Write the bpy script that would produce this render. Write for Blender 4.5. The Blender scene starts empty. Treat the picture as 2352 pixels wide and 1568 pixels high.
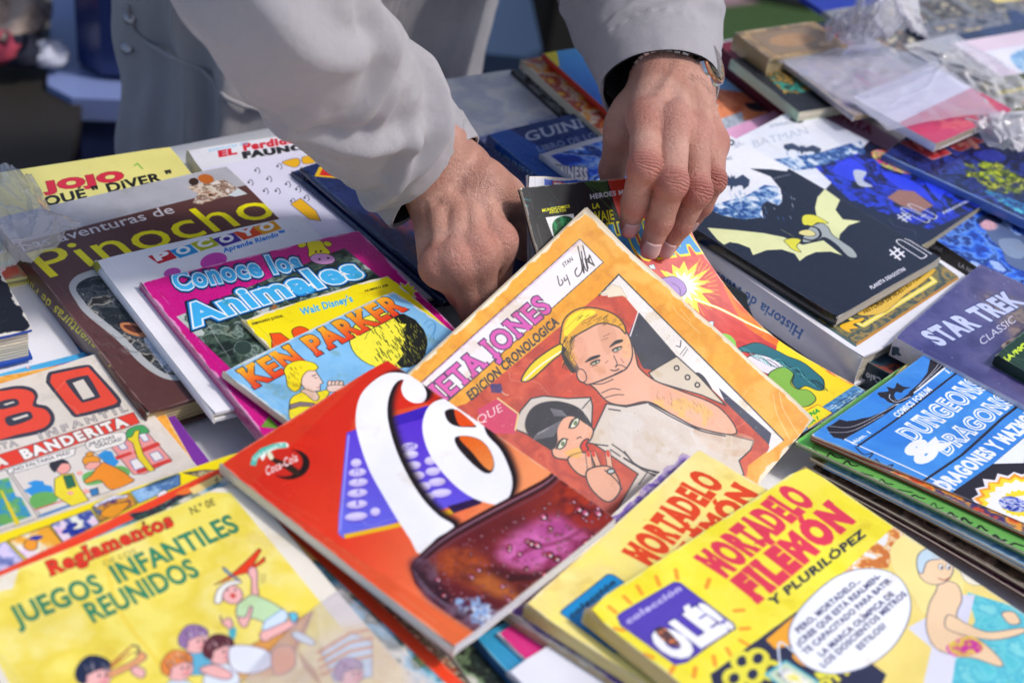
import bpy, math, random
import numpy as np
from mathutils import Matrix, Vector

# ------------------------------------------------------------------ camera, sky, sun, exposure
SC = bpy.context.scene
COL = SC.collection
F_PX, PITCH, ROLL = 3900.0, math.radians(36.0), math.radians(10.7)
TABLE = 0.75                       # height of the stall top
EYE = np.array([0.0, 0.0, TABLE + 0.75])
_c, _s = math.cos(ROLL), math.sin(ROLL)
_cp, _sp = math.cos(PITCH), math.sin(PITCH)
RIGHT = np.array([_c, _s * _sp, _s * _cp])
UP = np.array([-_s, _c * _sp, _c * _cp])
FWD = np.array([0.0, _cp, -_sp])
cam_d = bpy.data.cameras.new('camera')
cam_d.sensor_width = 36.0
cam_d.lens = F_PX / 2352 * 36.0
cam_d.clip_start = 0.05
cam_d.clip_end = 200
cam_d.dof.use_dof = True
cam_d.dof.focus_distance = 1.24
cam_d.dof.aperture_fstop = 5.0
cam = bpy.data.objects.new('camera', cam_d)
COL.objects.link(cam)
m3 = np.stack([RIGHT, UP, -FWD], 1)
cam.matrix_world = Matrix([list(m3[0]) + [EYE[0]], list(m3[1]) + [EYE[1]], list(m3[2]) + [EYE[2]], [0, 0, 0, 1]])
SC.camera = cam

SUN_EL, SUN_AZ = math.radians(54), math.radians(95)     # azimuth measured from +Y towards +X
world = bpy.data.worlds.new('World')
SC.world = world
world.use_nodes = True
_n = world.node_tree.nodes
_l = world.node_tree.links
_sky = _n.new('ShaderNodeTexSky')
_sky.sky_type = 'NISHITA'
_sky.sun_disc = False
_sky.sun_elevation = SUN_EL
_sky.sun_rotation = SUN_AZ
_sky.air_density = 1.0
_sky.dust_density = 3.0
_l.new(_sky.outputs[0], _n['Background'].inputs[0])
_n['Background'].inputs[1].default_value = 0.135
sd = bpy.data.lights.new('sun', 'SUN')
sd.energy = 2.1
sd.angle = math.radians(7)
sd.color = (1.0, 0.955, 0.90)
sun = bpy.data.objects.new('sun', sd)
COL.objects.link(sun)
_dir = Vector((math.sin(SUN_AZ) * math.cos(SUN_EL), math.cos(SUN_AZ) * math.cos(SUN_EL), math.sin(SUN_EL)))
sun.rotation_euler = _dir.to_track_quat('Z', 'Y').to_euler()
sun.location = _dir * 5
SC.view_settings.view_transform = 'Standard'
SC.view_settings.look = 'None'
SC.view_settings.exposure = 0.02
SC.view_settings.gamma = 1.0
SC.view_settings.use_curve_mapping = False


# ------------------------------------------------------------------ picture <-> place
def ray(p):
    p = np.asarray(p, float)
    x = (p[..., 0] - 1176) / F_PX
    y = -(p[..., 1] - 784) / F_PX
    return x[..., None] * RIGHT + y[..., None] * UP + FWD


def at(px, py, h):
    """point at height h above the stall top"""
    r = ray((px, py))
    return EYE + r * ((TABLE + h - EYE[2]) / r[2])


def atd(px, py, d):
    """point at depth d"""
    return EYE + ray((px, py)) * d


def proj(q):
    q = np.asarray(q, float) - EYE
    d = q @ FWD
    return np.stack([1176 + F_PX * (q @ RIGHT) / d, 784 - F_PX * (q @ UP) / d], -1)


def view(ox, oy, s):
    """reading coordinates of an enlarged detail"""
    def f(*a):
        a = np.array(a, float).reshape(-1, 2)
        return [((ox + x / s) * 0.574219, (oy + y / s) * 0.574219) for x, y in a]
    return f


Z1 = view(0, 500, 1.742); Z2 = view(0, 1300, 1.742); Z3 = view(0, 1900, 1.68); Z4 = view(800, 900, 1.742)
ZJ = view(1500, 800, 1.4254); Z6 = view(1000, 1400, 1.178); Z7 = view(2200, 1700, 1.5208); Z8 = view(3100, 1300, 1.742)
Y1 = view(0, 0, 2.0909); Y2 = view(400, 0, 1.47); Y3 = view(1500, 400, 1.742); Y4 = view(1600, 0, 1.809)
Y5 = view(2200, 200, 1.742); Y6 = view(2700, 0, 1.568); Y7 = view(2700, 700, 1.685); Y8 = view(3000, 1900, 1.887)


# ------------------------------------------------------------------ small print shop: polygons and letters to pixels
def rgb(c):
    if isinstance(c, str):
        if len(c) == 3:
            c = ''.join(k * 2 for k in c)
        return np.array([int(c[i:i + 2], 16) / 255 for i in (0, 2, 4)])
    return np.array(c, float)


def coverage(polys, w, h, K=3):
    """non-zero winding coverage of closed polygons (texture pixels), bounding box + mask"""
    allp = np.concatenate(polys)
    x0 = int(max(0, math.floor(allp[:, 0].min()) - 1)); x1 = int(min(w, math.ceil(allp[:, 0].max()) + 2))
    y0 = int(max(0, math.floor(allp[:, 1].min()) - 1)); y1 = int(min(h, math.ceil(allp[:, 1].max()) + 2))
    if x1 <= x0 or y1 <= y0:
        return None
    A = np.concatenate(polys)
    B = np.concatenate([np.roll(p, -1, 0) for p in polys])
    ya = (A[:, 1] - y0) * K - .5; yb = (B[:, 1] - y0) * K - .5
    sgn = np.sign(yb - ya)
    lo = np.minimum(ya, yb); hi = np.maximum(ya, yb)
    r0 = np.ceil(lo); r1 = np.ceil(hi)
    R = (y1 - y0) * K
    r0 = np.clip(r0, 0, R); r1 = np.clip(r1, 0, R)
    n = (r1 - r0).astype(int)
    k = n > 0
    if not k.any():
        return None
    A, B, ya, yb, sgn, r0, n = A[k], B[k], ya[k], yb[k], sgn[k], r0[k], n[k]
    idx = np.repeat(np.arange(len(n)), n)
    off = np.arange(n.sum()) - np.repeat(np.cumsum(n) - n, n)
    row = (r0[idx] + off).astype(int)
    t = (row - ya[idx]) / (yb[idx] - ya[idx])
    x = A[idx, 0] + t * (B[idx, 0] - A[idx, 0]) - x0
    x = np.clip(x, 0, x1 - x0)
    Wd = x1 - x0 + 2
    acc = np.zeros(R * Wd)
    ix = np.floor(x).astype(int); fr = x - ix
    np.add.at(acc, row * Wd + ix, sgn[idx] * (1 - fr))
    np.add.at(acc, row * Wd + ix + 1, sgn[idx] * fr)
    m = np.cumsum(acc.reshape(R, Wd), 1)[:, :x1 - x0]
    m = np.clip(np.abs(m), 0, 1).reshape(y1 - y0, K, x1 - x0).mean(1)
    return x0, y0, x1, y1, m


def fbm(h, w, cell, seed, octv=4):
    rs = np.random.RandomState(seed)
    out = np.zeros((h, w)); amp = 1; tot = 0
    for o in range(octv):
        c = max(1.5, cell / 2 ** o)
        gh, gw = int(h / c) + 3, int(w / c) + 3
        g = rs.rand(gh, gw)
        yy = np.arange(h) / c; xx = np.arange(w) / c
        yi = yy.astype(int); xi = xx.astype(int)
        fy = (yy - yi)[:, None]; fx = (xx - xi)[None]
        fy = fy * fy * (3 - 2 * fy); fx = fx * fx * (3 - 2 * fx)
        a = g[yi][:, xi]; b = g[yi][:, xi + 1]; c2 = g[yi + 1][:, xi]; d = g[yi + 1][:, xi + 1]
        out += amp * ((a * (1 - fx) + b * fx) * (1 - fy) + (c2 * (1 - fx) + d * fx) * fy)
        tot += amp; amp *= .55
    return out / tot


def spline(pts, n=6, closed=True):
    p = np.array(pts, float)
    if closed:
        q = np.concatenate([p[-1:], p, p[:2]])
    else:
        q = np.concatenate([2 * p[:1] - p[1:2], p, 2 * p[-1:] - p[-2:-1]])
    out = []
    for i in range(1, len(q) - 2):
        for t in np.arange(n) / n:
            a, b, c, d = q[i - 1:i + 3]
            out.append(.5 * (2 * b + (c - a) * t + (2 * a - 5 * b + 4 * c - d) * t * t + (3 * b - a - 3 * c + d) * t ** 3))
    if not closed:
        out.append(p[-1])
    return np.array(out)


_glyphs = {}


ACC = dict(zip('ÁÉÍÓÚáéíóúÑñ', 'AEIOUaeiouNn'))


def glyph_tris(s, bold, spc=1.0):
    """flat triangles of a line of letters; accents are laid on top as slanted bars"""
    k = (s, bold, spc)
    if k not in _glyphs and any(c in ACC for c in s):
        plain = ''.join(ACC.get(c, c) for c in s)
        T = [glyph_tris(plain, bold, spc)]
        for i, c in enumerate(s):
            if c in ACC:
                x1 = glyph_tris(plain[:i + 1], 0.0, spc)[..., 0].max()
                x0 = glyph_tris(plain[:i] + '|', 0.0, spc)[..., 0].max() - .06 if i else glyph_tris(plain[:1], 0.0, spc)[..., 0].min()
                m = (x0 + x1) / 2; y = .76 if c.isupper() else .58; w = .035 + bold; h = .13
                q = [(m - .05 - w, y), (m - .05 + w, y), (m + .06 + w, y + h), (m + .06 - w, y + h)]
                T.append(np.array([[q[0], q[1], q[2]], [q[0], q[2], q[3]]]))
        _glyphs[k] = np.concatenate(T)
    if k not in _glyphs:
        cu = bpy.data.curves.new('t', 'FONT'); cu.body = s; cu.offset = bold; cu.resolution_u = 3; cu.space_character = spc
        ob = bpy.data.objects.new('t', cu); COL.objects.link(ob)
        bpy.context.view_layer.update()
        me = ob.to_mesh(); me.calc_loop_triangles()
        v = np.array([x.co[:2] for x in me.vertices]) if len(me.vertices) else np.zeros((1, 2))
        t = np.array([list(x.vertices) for x in me.loop_triangles], int) if len(me.loop_triangles) else np.zeros((1, 3), int)
        ob.to_mesh_clear(); bpy.data.objects.remove(ob); bpy.data.curves.remove(cu)
        _glyphs[k] = v[t]
    return _glyphs[k]


CAP = 0.73 * 1.0


class Art:
    """one printed face: S(u,v) gives the place of the point u,v (u right, v down, 0..1)"""

    def __init__(self, S, W, H, base, ppm=2300):
        self.S, self.W, self.H = S, W, H
        self.w, self.h = max(8, int(W * ppm)), max(8, int(H * ppm))
        self.im = np.ones((self.h, self.w, 3)) * rgb(base)
        g = np.linspace(-.3, 1.3, 25)
        self.gu, self.gv = [a.ravel() for a in np.meshgrid(g, g)]
        self.gp = proj(self.S(self.gu, self.gv))

    def inv(self, pts):
        """photo position -> texture pixel"""
        p = np.array(pts, float).reshape(-1, 2)
        i = ((self.gp[None] - p[:, None]) ** 2).sum(-1).argmin(1)
        u, v = self.gu[i].copy(), self.gv[i].copy()
        e = 1e-3
        for _ in range(5):
            P = proj(self.S(u, v)); Pu = (proj(self.S(u + e, v)) - P) / e; Pv = (proj(self.S(u, v + e)) - P) / e
            det = Pu[:, 0] * Pv[:, 1] - Pu[:, 1] * Pv[:, 0]
            det = np.where(np.abs(det) < 1e-6, 1e-6, det)
            d = p - P
            u += np.clip((d[:, 0] * Pv[:, 1] - d[:, 1] * Pv[:, 0]) / det, -.3, .3)
            v += np.clip((Pu[:, 0] * d[:, 1] - Pu[:, 1] * d[:, 0]) / det, -.3, .3)
        return np.stack([u * self.w, v * self.h], 1)

    def uv(self, pts):
        """0..1 cover position -> texture pixel"""
        return np.array(pts, float).reshape(-1, 2) * [self.w, self.h]

    def put(self, polys, col, al=1.0, fn=None, blur=0, rag=0):
        if blur:
            polys = list(polys) + [np.array([[q.min(0) - blur * 2], [q.min(0) - blur * 2]]).reshape(-1, 2) for q in polys] + [np.array([[q.max(0) + blur * 2], [q.max(0) + blur * 2]]).reshape(-1, 2) for q in polys]
        r = coverage(polys, self.w, self.h)
        if r is None:
            return
        x0, y0, x1, y1, m = r
        if blur:
            n = int(blur)
            for ax in (0, 1, 0, 1):
                pad = [(0, 0), (0, 0)]; pad[ax] = (n + 1, n)
                c_ = np.cumsum(np.pad(m, pad, mode='edge'), ax)
                m = (c_[2 * n + 1:] - c_[:-2 * n - 1]) / (2 * n + 1) if ax == 0 else (c_[:, 2 * n + 1:] - c_[:, :-2 * n - 1]) / (2 * n + 1)
        if rag:
            m = np.clip((m - .5) * 2.2 + (fbm(y1 - y0, x1 - x0, rag, 77, 4) - .5) * 5 * (.3 + blur * .1), 0, 1) if blur else m * np.clip((fbm(y1 - y0, x1 - x0, rag, 77, 4) - .36) * 8, 0, 1)
        m = (m * al)[..., None]
        c = rgb(col) if fn is None else fn(x0, y0, x1, y1)
        t = self.im[y0:y1, x0:x1]
        self.im[y0:y1, x0:x1] = t * (1 - m) + c * m

    def pts(self, p, sm=0, sp='p', closed=True):
        q = spline(p, 6, closed) if sm else np.array(p, float)
        return self.inv(q) if sp == 'p' else self.uv(q)

    def poly(self, p, col, sm=0, sp='p', ol=None, lw=1.0, al=1.0):
        q = self.pts(p, sm, sp)
        self.put([q], col, al)
        if ol:
            self._stroke(q, lw, ol, True)
        return self

    def grad(self, p, c0, c1, a, b, sm=0, sp='p'):
        q = self.pts(p, sm, sp)
        A, B = (self.inv([a, b]) if sp == 'p' else self.uv([a, b]))
        d = B - A; L = (d ** 2).sum()

        def fn(x0, y0, x1, y1):
            X, Y = np.meshgrid(np.arange(x0, x1), np.arange(y0, y1))
            t = np.clip(((X - A[0]) * d[0] + (Y - A[1]) * d[1]) / L, 0, 1)[..., None]
            return rgb(c0) * (1 - t) + rgb(c1) * t
        self.put([q], c0, 1, fn)

    def photo(self, p, cols, cell=30, seed=1, sm=0, sp='p', al=1.0, octv=5, con=2.2, blur=0, rag=0):
        q = self.pts(p, sm, sp)
        C = np.array([rgb(c) for c in cols])

        def fn(x0, y0, x1, y1):
            f = fbm(y1 - y0, x1 - x0, cell, seed, octv)
            t = np.clip((f - .5) * con + .5, 0, .999) * (len(C) - 1)
            i = np.minimum(t.astype(int), len(C) - 2); fr = (t - i)[..., None]
            return C[i] * (1 - fr) + C[i + 1] * fr
        self.put([q], cols[0], al, fn, blur, rag)

    def _stroke(self, q, lw, col, closed=False, al=1.0):
        """lw in photo pixels"""
        r = lw * self.w / (self.W * 3050) / 2
        a = q; b = np.roll(q, -1, 0)
        if not closed:
            a, b = q[:-1], q[1:]
        d = b - a; L = np.hypot(d[:, 0], d[:, 1]); k = L > 1e-6
        a, b, d, L = a[k], b[k], d[k], L[k]
        if not len(a):
            return
        n = np.stack([-d[:, 1], d[:, 0]], 1) / L[:, None] * r
        quads = [np.array([a[i] + n[i], a[i] - n[i], b[i] - n[i], b[i] + n[i]]) for i in range(len(a))]
        if r > 1.0:
            th = np.arange(8) / 8 * 2 * np.pi
            circ = np.stack([np.cos(th), -np.sin(th)], 1) * r
            quads += [c + circ for c in a]
            if not closed:
                quads.append(b[-1] + circ)
        for i, c in enumerate(quads):
            s = np.sum(c[:, 0] * np.roll(c[:, 1], -1) - c[:, 1] * np.roll(c[:, 0], -1))
            if s < 0:
                quads[i] = c[::-1]
        self.put(quads, col, al)

    def line(self, p, lw, col, sm=0, sp='p', closed=False, al=1.0):
        self._stroke(self.pts(p, sm, sp, closed), lw, col, closed, al)
        return self

    def ell(self, c, rx, ry, col, rot=0, sp='p', ol=None, lw=1, al=1.0):
        th = np.arange(28) / 28 * 2 * np.pi
        x, y = rx * np.cos(th), ry * np.sin(th); a = math.radians(rot)
        self.poly(np.stack([c[0] + x * math.cos(a) - y * math.sin(a), c[1] + x * math.sin(a) + y * math.cos(a)], 1), col, 0, sp, ol, lw, al)

    def text(self, s, p0, p1, top, col, b=0.0, ser=0.0, ol=None, ow=.03, sp='p', grad=None, sh=None, arc=0.0, spc=None):
        """p0,p1: ends of the baseline; top: point above p0 at capital height"""
        P0, P1, PT = (self.inv([p0, p1, top]) if sp == 'p' else self.uv([p0, p1, top]))
        spc = 1.0 + max(0, b) * 2.2 + (ow * 1.2 if ol else 0) + ser * .8 if spc is None else spc
        base = glyph_tris(s, 0.0, spc)
        xmin, xmax = base[..., 0].min(), base[..., 0].max()
        X = (P1 - P0) / max(1e-6, xmax - xmin); Yv = (PT - P0) / 0.7

        def build(bold, serf, dx=(0, 0)):
            T = glyph_tris(s, bold, spc)
            L = [T]
            if serf:
                ext = []
                for yy in (.035, .665):
                    y0, y1 = (-.0 - bold, .085) if yy < .3 else (.615, .70 + bold)
                    seg = []
                    for t in T:
                        if t[:, 1].min() < yy < t[:, 1].max():
                            xs = []
                            for i in range(3):
                                a, c = t[i], t[(i + 1) % 3]
                                if (a[1] - yy) * (c[1] - yy) < 0:
                                    xs.append(a[0] + (yy - a[1]) / (c[1] - a[1]) * (c[0] - a[0]))
                            if len(xs) == 2:
                                seg.append(sorted(xs))
                    seg.sort(); mer = []
                    for q in seg:
                        if mer and q[0] <= mer[-1][1] + .003:
                            mer[-1][1] = max(mer[-1][1], q[1])
                        else:
                            mer.append(list(q))
                    for q in mer:
                        if q[1] - q[0] < .26:
                            a, c = q[0] - serf, q[1] + serf
                            ext += [[[a, y0], [c, y0], [c, y1]], [[a, y0], [c, y1], [a, y1]]]
                if ext:
                    L.append(np.array(ext))
            T = np.concatenate(L)
            xx = (T[..., 0:1] - xmin); yy = T[..., 1:2].copy()
            if arc:
                tt = xx / (xmax - xmin)
                yy = yy + arc * 4 * tt * (1 - tt)
            Q = P0 + xx * X + yy * Yv + np.array(dx)
            ar = (Q[:, 1, 0] - Q[:, 0, 0]) * (Q[:, 2, 1] - Q[:, 0, 1]) - (Q[:, 1, 1] - Q[:, 0, 1]) * (Q[:, 2, 0] - Q[:, 0, 0])
            Q = np.where((ar < 0)[:, None, None], Q[:, ::-1], Q)
            return list(Q[np.abs(ar) > 1e-9])
        if sh:
            self.put(build(b + ow, ser), sh, .8) if not ol else self.put(build(b + ow, ser, (3, 3)), sh, .9)
        if ol:
            self.put(build(b + ow, ser + (.0 if not ser else .01)), ol)
        if grad:
            c0, c1 = rgb(grad[0]), rgb(grad[1])
            yl = (Yv ** 2).sum()

            def fn(x0, y0, x1, y1):
                Xg, Yg = np.meshgrid(np.arange(x0, x1), np.arange(y0, y1))
                t = ((Xg - P0[0]) * -X[1] + (Yg - P0[1]) * X[0])
                t = np.clip(t / (((PT - P0)[0]) * -X[1] + (PT - P0)[1] * X[0]), 0, 1)[..., None]
                return c0 * (1 - t) + c1 * t
            self.put(build(b, ser), col, 1, fn)
        else:
            self.put(build(b, ser), col)
        return self

    def wear(self, amt=.5, seed=3, paper='e9e3d8', yellow=.0, creases=2):
        h, w = self.h, self.w
        rs = np.random.RandomState(seed)
        f = fbm(h, w, 22, seed, 5)
        y = np.minimum(np.arange(h), h - 1 - np.arange(h))[:, None]; x = np.minimum(np.arange(w), w - 1 - np.arange(w))[None]
        d = np.minimum(y, x) + 0 * f
        cd = np.hypot(np.minimum(y, 60) + 0 * f, np.minimum(x, 60) + 0 * f)
        m = np.clip((f - .40) * 9 - d / (2.2 * amt + .3) + 1.2 - 0 * cd, 0, 1) * min(1, amt * 1.4)
        m = np.maximum(m, np.clip((f + .25 - cd / (16 * amt + 2)) * 4, 0, 1) * .9)
        sp = fbm(h, w, 3.2, seed + 5, 2)
        m = np.maximum(m, np.clip((sp - .905 + .03 * amt) * 30, 0, 1) * .6 * min(1, amt * 1.5))
        self.im = self.im * (1 - m[..., None]) + rgb(paper) * m[..., None]
        for _ in range(creases):
            a = rs.rand(2) * [w, h]; ang = rs.rand() * 6.28; L = (.1 + .25 * rs.rand()) * min(w, h)
            pts = np.array([a + np.array([math.cos(ang + .3 * math.sin(k)), math.sin(ang + .3 * math.sin(k))]) * L * k / 6 for k in range(7)])
            self._stroke(pts + rs.randn(7, 2) * 1.2, 1.0, paper, False, .45)
        # rubbed line beside the spine, small dents and foxing
        hx = int(w * .035) + 2
        ln = np.clip((fbm(h, 1, 14, seed + 21, 3) - .42) * 5, 0, 1) * min(1, amt * 1.2) * .5
        self.im[:, hx:hx + 2] = self.im[:, hx:hx + 2] * (1 - ln[..., None]) + rgb(paper) * ln[..., None]
        self.im[:, hx + 2:hx + 3] *= 1 - .25 * amt
        st = np.clip((fbm(h, w, 34, seed + 31, 4) - .66) * 7, 0, 1)[..., None] * .16 * min(1, amt * 2)
        self.im = self.im * (1 - st * np.array([.4, .6, 1.0]))
        for _ in range(int(14 * amt)):
            c_ = rs.rand(2) * [w, h]; an = rs.rand() * 6.28; L_ = rs.uniform(6, 34)
            self._stroke(np.array([c_, c_ + np.array([math.cos(an), math.sin(an)]) * L_ * .5 + rs.randn(2), c_ + np.array([math.cos(an), math.sin(an)]) * L_]), .7, paper, False, .4)
        g = fbm(h, w, 90, seed + 9, 3)[..., None] - .5
        self.im = self.im * (1 + g * .10)
        if yellow:
            g2 = np.clip(fbm(h, w, 120, seed + 11, 4) - .35, 0, 1)[..., None] * yellow
            self.im = self.im * (1 - g2 * np.array([.15, .3, .7]))
        self.im = np.clip(self.im + rs.randn(h, w, 1) * .008, 0, 1)
        return self

    def image(self, name):
        img = bpy.data.images.new(name, self.w, self.h)
        a = np.ones((self.h, self.w, 4), np.float32)
        g_ = self.im.mean(2, keepdims=True)
        a[..., :3] = np.clip(g_ + (self.im - g_) * 1.12, 0, 1)[::-1]
        img.pixels.foreach_set(a.ravel())
        img.update()
        img.pack()
        return img


# ------------------------------------------------------------------ materials
_mats = {}


def srgb(c):
    c = rgb(c)
    return tuple(np.where(c <= .04045, c / 12.92, ((c + .055) / 1.055) ** 2.4)) + (1.0,)


def mat(name, col, rough=.5, metal=0.0, bump=0.0, bscale=200, var=0.0, vscale=12, coat=0.0, trans=0.0, sss=0.0, stripes=None, alpha=1.0):
    if name in _mats:
        return _mats[name]
    m = bpy.data.materials.new(name); m.use_nodes = True
    N, L = m.node_tree.nodes, m.node_tree.links
    b = N['Principled BSDF']
    b.inputs['Base Color'].default_value = srgb(col)
    b.inputs['Roughness'].default_value = rough; b.inputs['Metallic'].default_value = metal
    b.inputs['Coat Weight'].default_value = coat; b.inputs['Transmission Weight'].default_value = trans
    b.inputs['Alpha'].default_value = alpha
    tc = N.new('ShaderNodeTexCoord')
    if var:
        nz = N.new('ShaderNodeTexNoise'); nz.inputs['Scale'].default_value = vscale; nz.inputs['Detail'].default_value = 6
        L.new(tc.outputs['Object'], nz.inputs['Vector'])
        mx = N.new('ShaderNodeMix'); mx.data_type = 'RGBA'
        c = np.array(srgb(col)[:3])
        mx.inputs[6].default_value = tuple(c * (1 - var)) + (1,); mx.inputs[7].default_value = tuple(np.clip(c * (1 + var), 0, 1)) + (1,)
        L.new(nz.outputs[0], mx.inputs[0]); L.new(mx.outputs[2], b.inputs['Base Color'])
    if stripes:
        wv = N.new('ShaderNodeTexWave'); wv.bands_direction = 'Z'; wv.inputs['Scale'].default_value = stripes
        wv.inputs['Distortion'].default_value = 2.5; wv.inputs['Detail'].default_value = 3; wv.inputs['Detail Scale'].default_value = 1.0
        L.new(tc.outputs['Object'], wv.inputs['Vector'])
        mx = N.new('ShaderNodeMix'); mx.data_type = 'RGBA'
        c = np.array(srgb(col)[:3])
        mx.inputs[6].default_value = tuple(c * .55) + (1,); mx.inputs[7].default_value = tuple(c) + (1,)
        L.new(wv.outputs[1], mx.inputs[0]); L.new(mx.outputs[2], b.inputs['Base Color'])
    if bump:
        nb = N.new('ShaderNodeTexNoise'); nb.inputs['Scale'].default_value = bscale; nb.inputs['Detail'].default_value = 4
        L.new(tc.outputs['Object'], nb.inputs['Vector'])
        bp = N.new('ShaderNodeBump'); bp.inputs['Strength'].default_value = bump; bp.inputs['Distance'].default_value = .002
        L.new(nb.outputs[0], bp.inputs['Height']); L.new(bp.outputs[0], b.inputs['Normal'])
    _mats[name] = m
    return m


def art_mat(name, img, rough=.42, coat=.15):
    m = bpy.data.materials.new(name); m.use_nodes = True
    N, L = m.node_tree.nodes, m.node_tree.links
    b = N['Principled BSDF']
    t = N.new('ShaderNodeTexImage'); t.image = img; t.extension = 'EXTEND'
    L.new(t.outputs[0], b.inputs['Base Color'])
    b.inputs['Coat Weight'].default_value = coat; b.inputs['Coat Roughness'].default_value = .22
    b.inputs['Specular IOR Level'].default_value = .4
    tc = N.new('ShaderNodeTexCoord')
    nz = N.new('ShaderNodeTexNoise'); nz.inputs['Scale'].default_value = 60; nz.inputs['Detail'].default_value = 5
    L.new(tc.outputs['Object'], nz.inputs['Vector'])
    mr = N.new('ShaderNodeMapRange'); mr.inputs[3].default_value = rough - .12; mr.inputs[4].default_value = rough + .14
    L.new(nz.outputs[0], mr.inputs[0]); L.new(mr.outputs[0], b.inputs['Roughness'])
    n2 = N.new('ShaderNodeTexNoise'); n2.inputs['Scale'].default_value = 28; n2.inputs['Detail'].default_value = 3
    L.new(tc.outputs['Object'], n2.inputs['Vector'])
    bp = N.new('ShaderNodeBump'); bp.inputs['Strength'].default_value = .35; bp.inputs['Distance'].default_value = .0012
    L.new(n2.outputs[0], bp.inputs['Height']); L.new(bp.outputs[0], b.inputs['Normal'])
    return m


# ------------------------------------------------------------------ scene graph helpers
def tag(o, label=None, cat=None, group=None, kind=None):
    for k, v in (('label', label), ('category', cat), ('group', group), ('kind', kind)):
        if v:
            o[k] = v
    return o


def empty(name, label, cat, M=None, group=None):
    o = bpy.data.objects.new(name, None); COL.objects.link(o)
    o.empty_display_size = .02
    if M is not None:
        o.matrix_world = M
    return tag(o, label, cat, group)


def mesh(name, v, f, mats=(), parent=None, mi=None, uv=None, smooth=False):
    me = bpy.data.meshes.new(name)
    me.from_pydata([tuple(map(float, p)) for p in v], [], [tuple(map(int, q)) for q in f])
    for m in mats:
        me.materials.append(m)
    if mi is not None:
        me.polygons.foreach_set('material_index', np.array(mi, np.int32))
    if uv is not None:
        l = me.uv_layers.new(name='UVMap')
        vi = np.zeros(len(me.loops), np.int32); me.loops.foreach_get('vertex_index', vi)
        l.data.foreach_set('uv', np.array(uv, np.float32)[vi].ravel())
    if smooth:
        me.polygons.foreach_set('use_smooth', np.ones(len(me.polygons), bool))
    me.update()
    o = bpy.data.objects.new(name, me); COL.objects.link(o)
    if parent is not None:
        o.parent = parent
    return o


def slab(name, top, bot, mt, ms, parent, nx, ny, uvs=None, smooth=True):
    """closed sheet between two (ny+1)x(nx+1) grids of points"""
    n = (nx + 1) * (ny + 1)
    v = list(top) + list(bot); f = []; mi = []
    I = lambda i, j: j * (nx + 1) + i
    for j in range(ny):
        for i in range(nx):
            q = (I(i, j), I(i, j + 1), I(i + 1, j + 1), I(i + 1, j))
            f.append(q); mi.append(0)
            f.append(tuple(n + k for k in q[::-1])); mi.append(1)
    ring = [I(i, 0) for i in range(nx)] + [I(nx, j) for j in range(ny)] + [I(i, ny) for i in range(nx, 0, -1)] + [I(0, j) for j in range(ny, 0, -1)]
    v += [top[k] for k in ring] + [bot[k] for k in ring]
    m_ = len(ring)
    for a in range(m_):
        b = (a + 1) % m_
        f.append((2 * n + a, 2 * n + b, 2 * n + m_ + b, 2 * n + m_ + a)); mi.append(1)
    uv = None
    if uvs is not None:
        uv = list(uvs) + list(uvs) + [uvs[k] for k in ring] * 2
    o = mesh(name, v, f, (mt, ms), parent, mi, uv)
    if smooth:
        k = np.zeros(len(f), bool)
        k[:2 * nx * ny] = True
        o.data.polygons.foreach_set('use_smooth', k)
    return o


# ------------------------------------------------------------------ books and comics
def unit(v):
    return v / np.linalg.norm(v)


def frame3(tl, tr, bl, W=None, H=None):
    A, B, C = at(*tl), at(*tr), at(*bl)
    ux = unit(B - A); v = C - A
    W = W or np.linalg.norm(B - A)
    uy = unit(v - (v @ ux) * ux)
    H = H or v @ uy
    return A, ux, uy, W, H


def frameA(corner, p, h, W, H, xd=None, yd=None):
    """corner 'tl','tr','bl','br' at photo point p; xd / yd: two photo points along the top edge / left edge"""
    if xd:
        ux = unit(at(*xd[1], h) - at(*xd[0], h)); uy = np.array([ux[1], -ux[0], 0.0])
    else:
        uy = unit(at(*yd[1], h) - at(*yd[0], h)); ux = np.array([-uy[1], uy[0], 0.0])
    A = at(*p, h)
    if corner[1] == 'r':
        A = A - ux * W
    if corner[0] == 'b':
        A = A - uy * H
    return A, ux, uy, W, H


def frameR(tl, tr, re, W, H):
    """top edge from tl to tr, anchored at tr; re: a point down the right edge"""
    A, B, C = at(*tl), at(*tr), at(*re)
    ux = unit(B - A); v = C - B
    return B - ux * W, ux, unit(v - (v @ ux) * ux), W, H


def sheet_bump(seed, amp):
    r = random.Random(seed)
    k = [(r.uniform(2, 7), r.uniform(2, 7), r.uniform(0, 6), r.uniform(.3, 1)) for _ in range(4)]

    def f(u, v):
        return amp * sum(w * np.sin(a * u + b * v + c) for a, b, c, w in k) / 4
    return f


_bk = [0]


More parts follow.
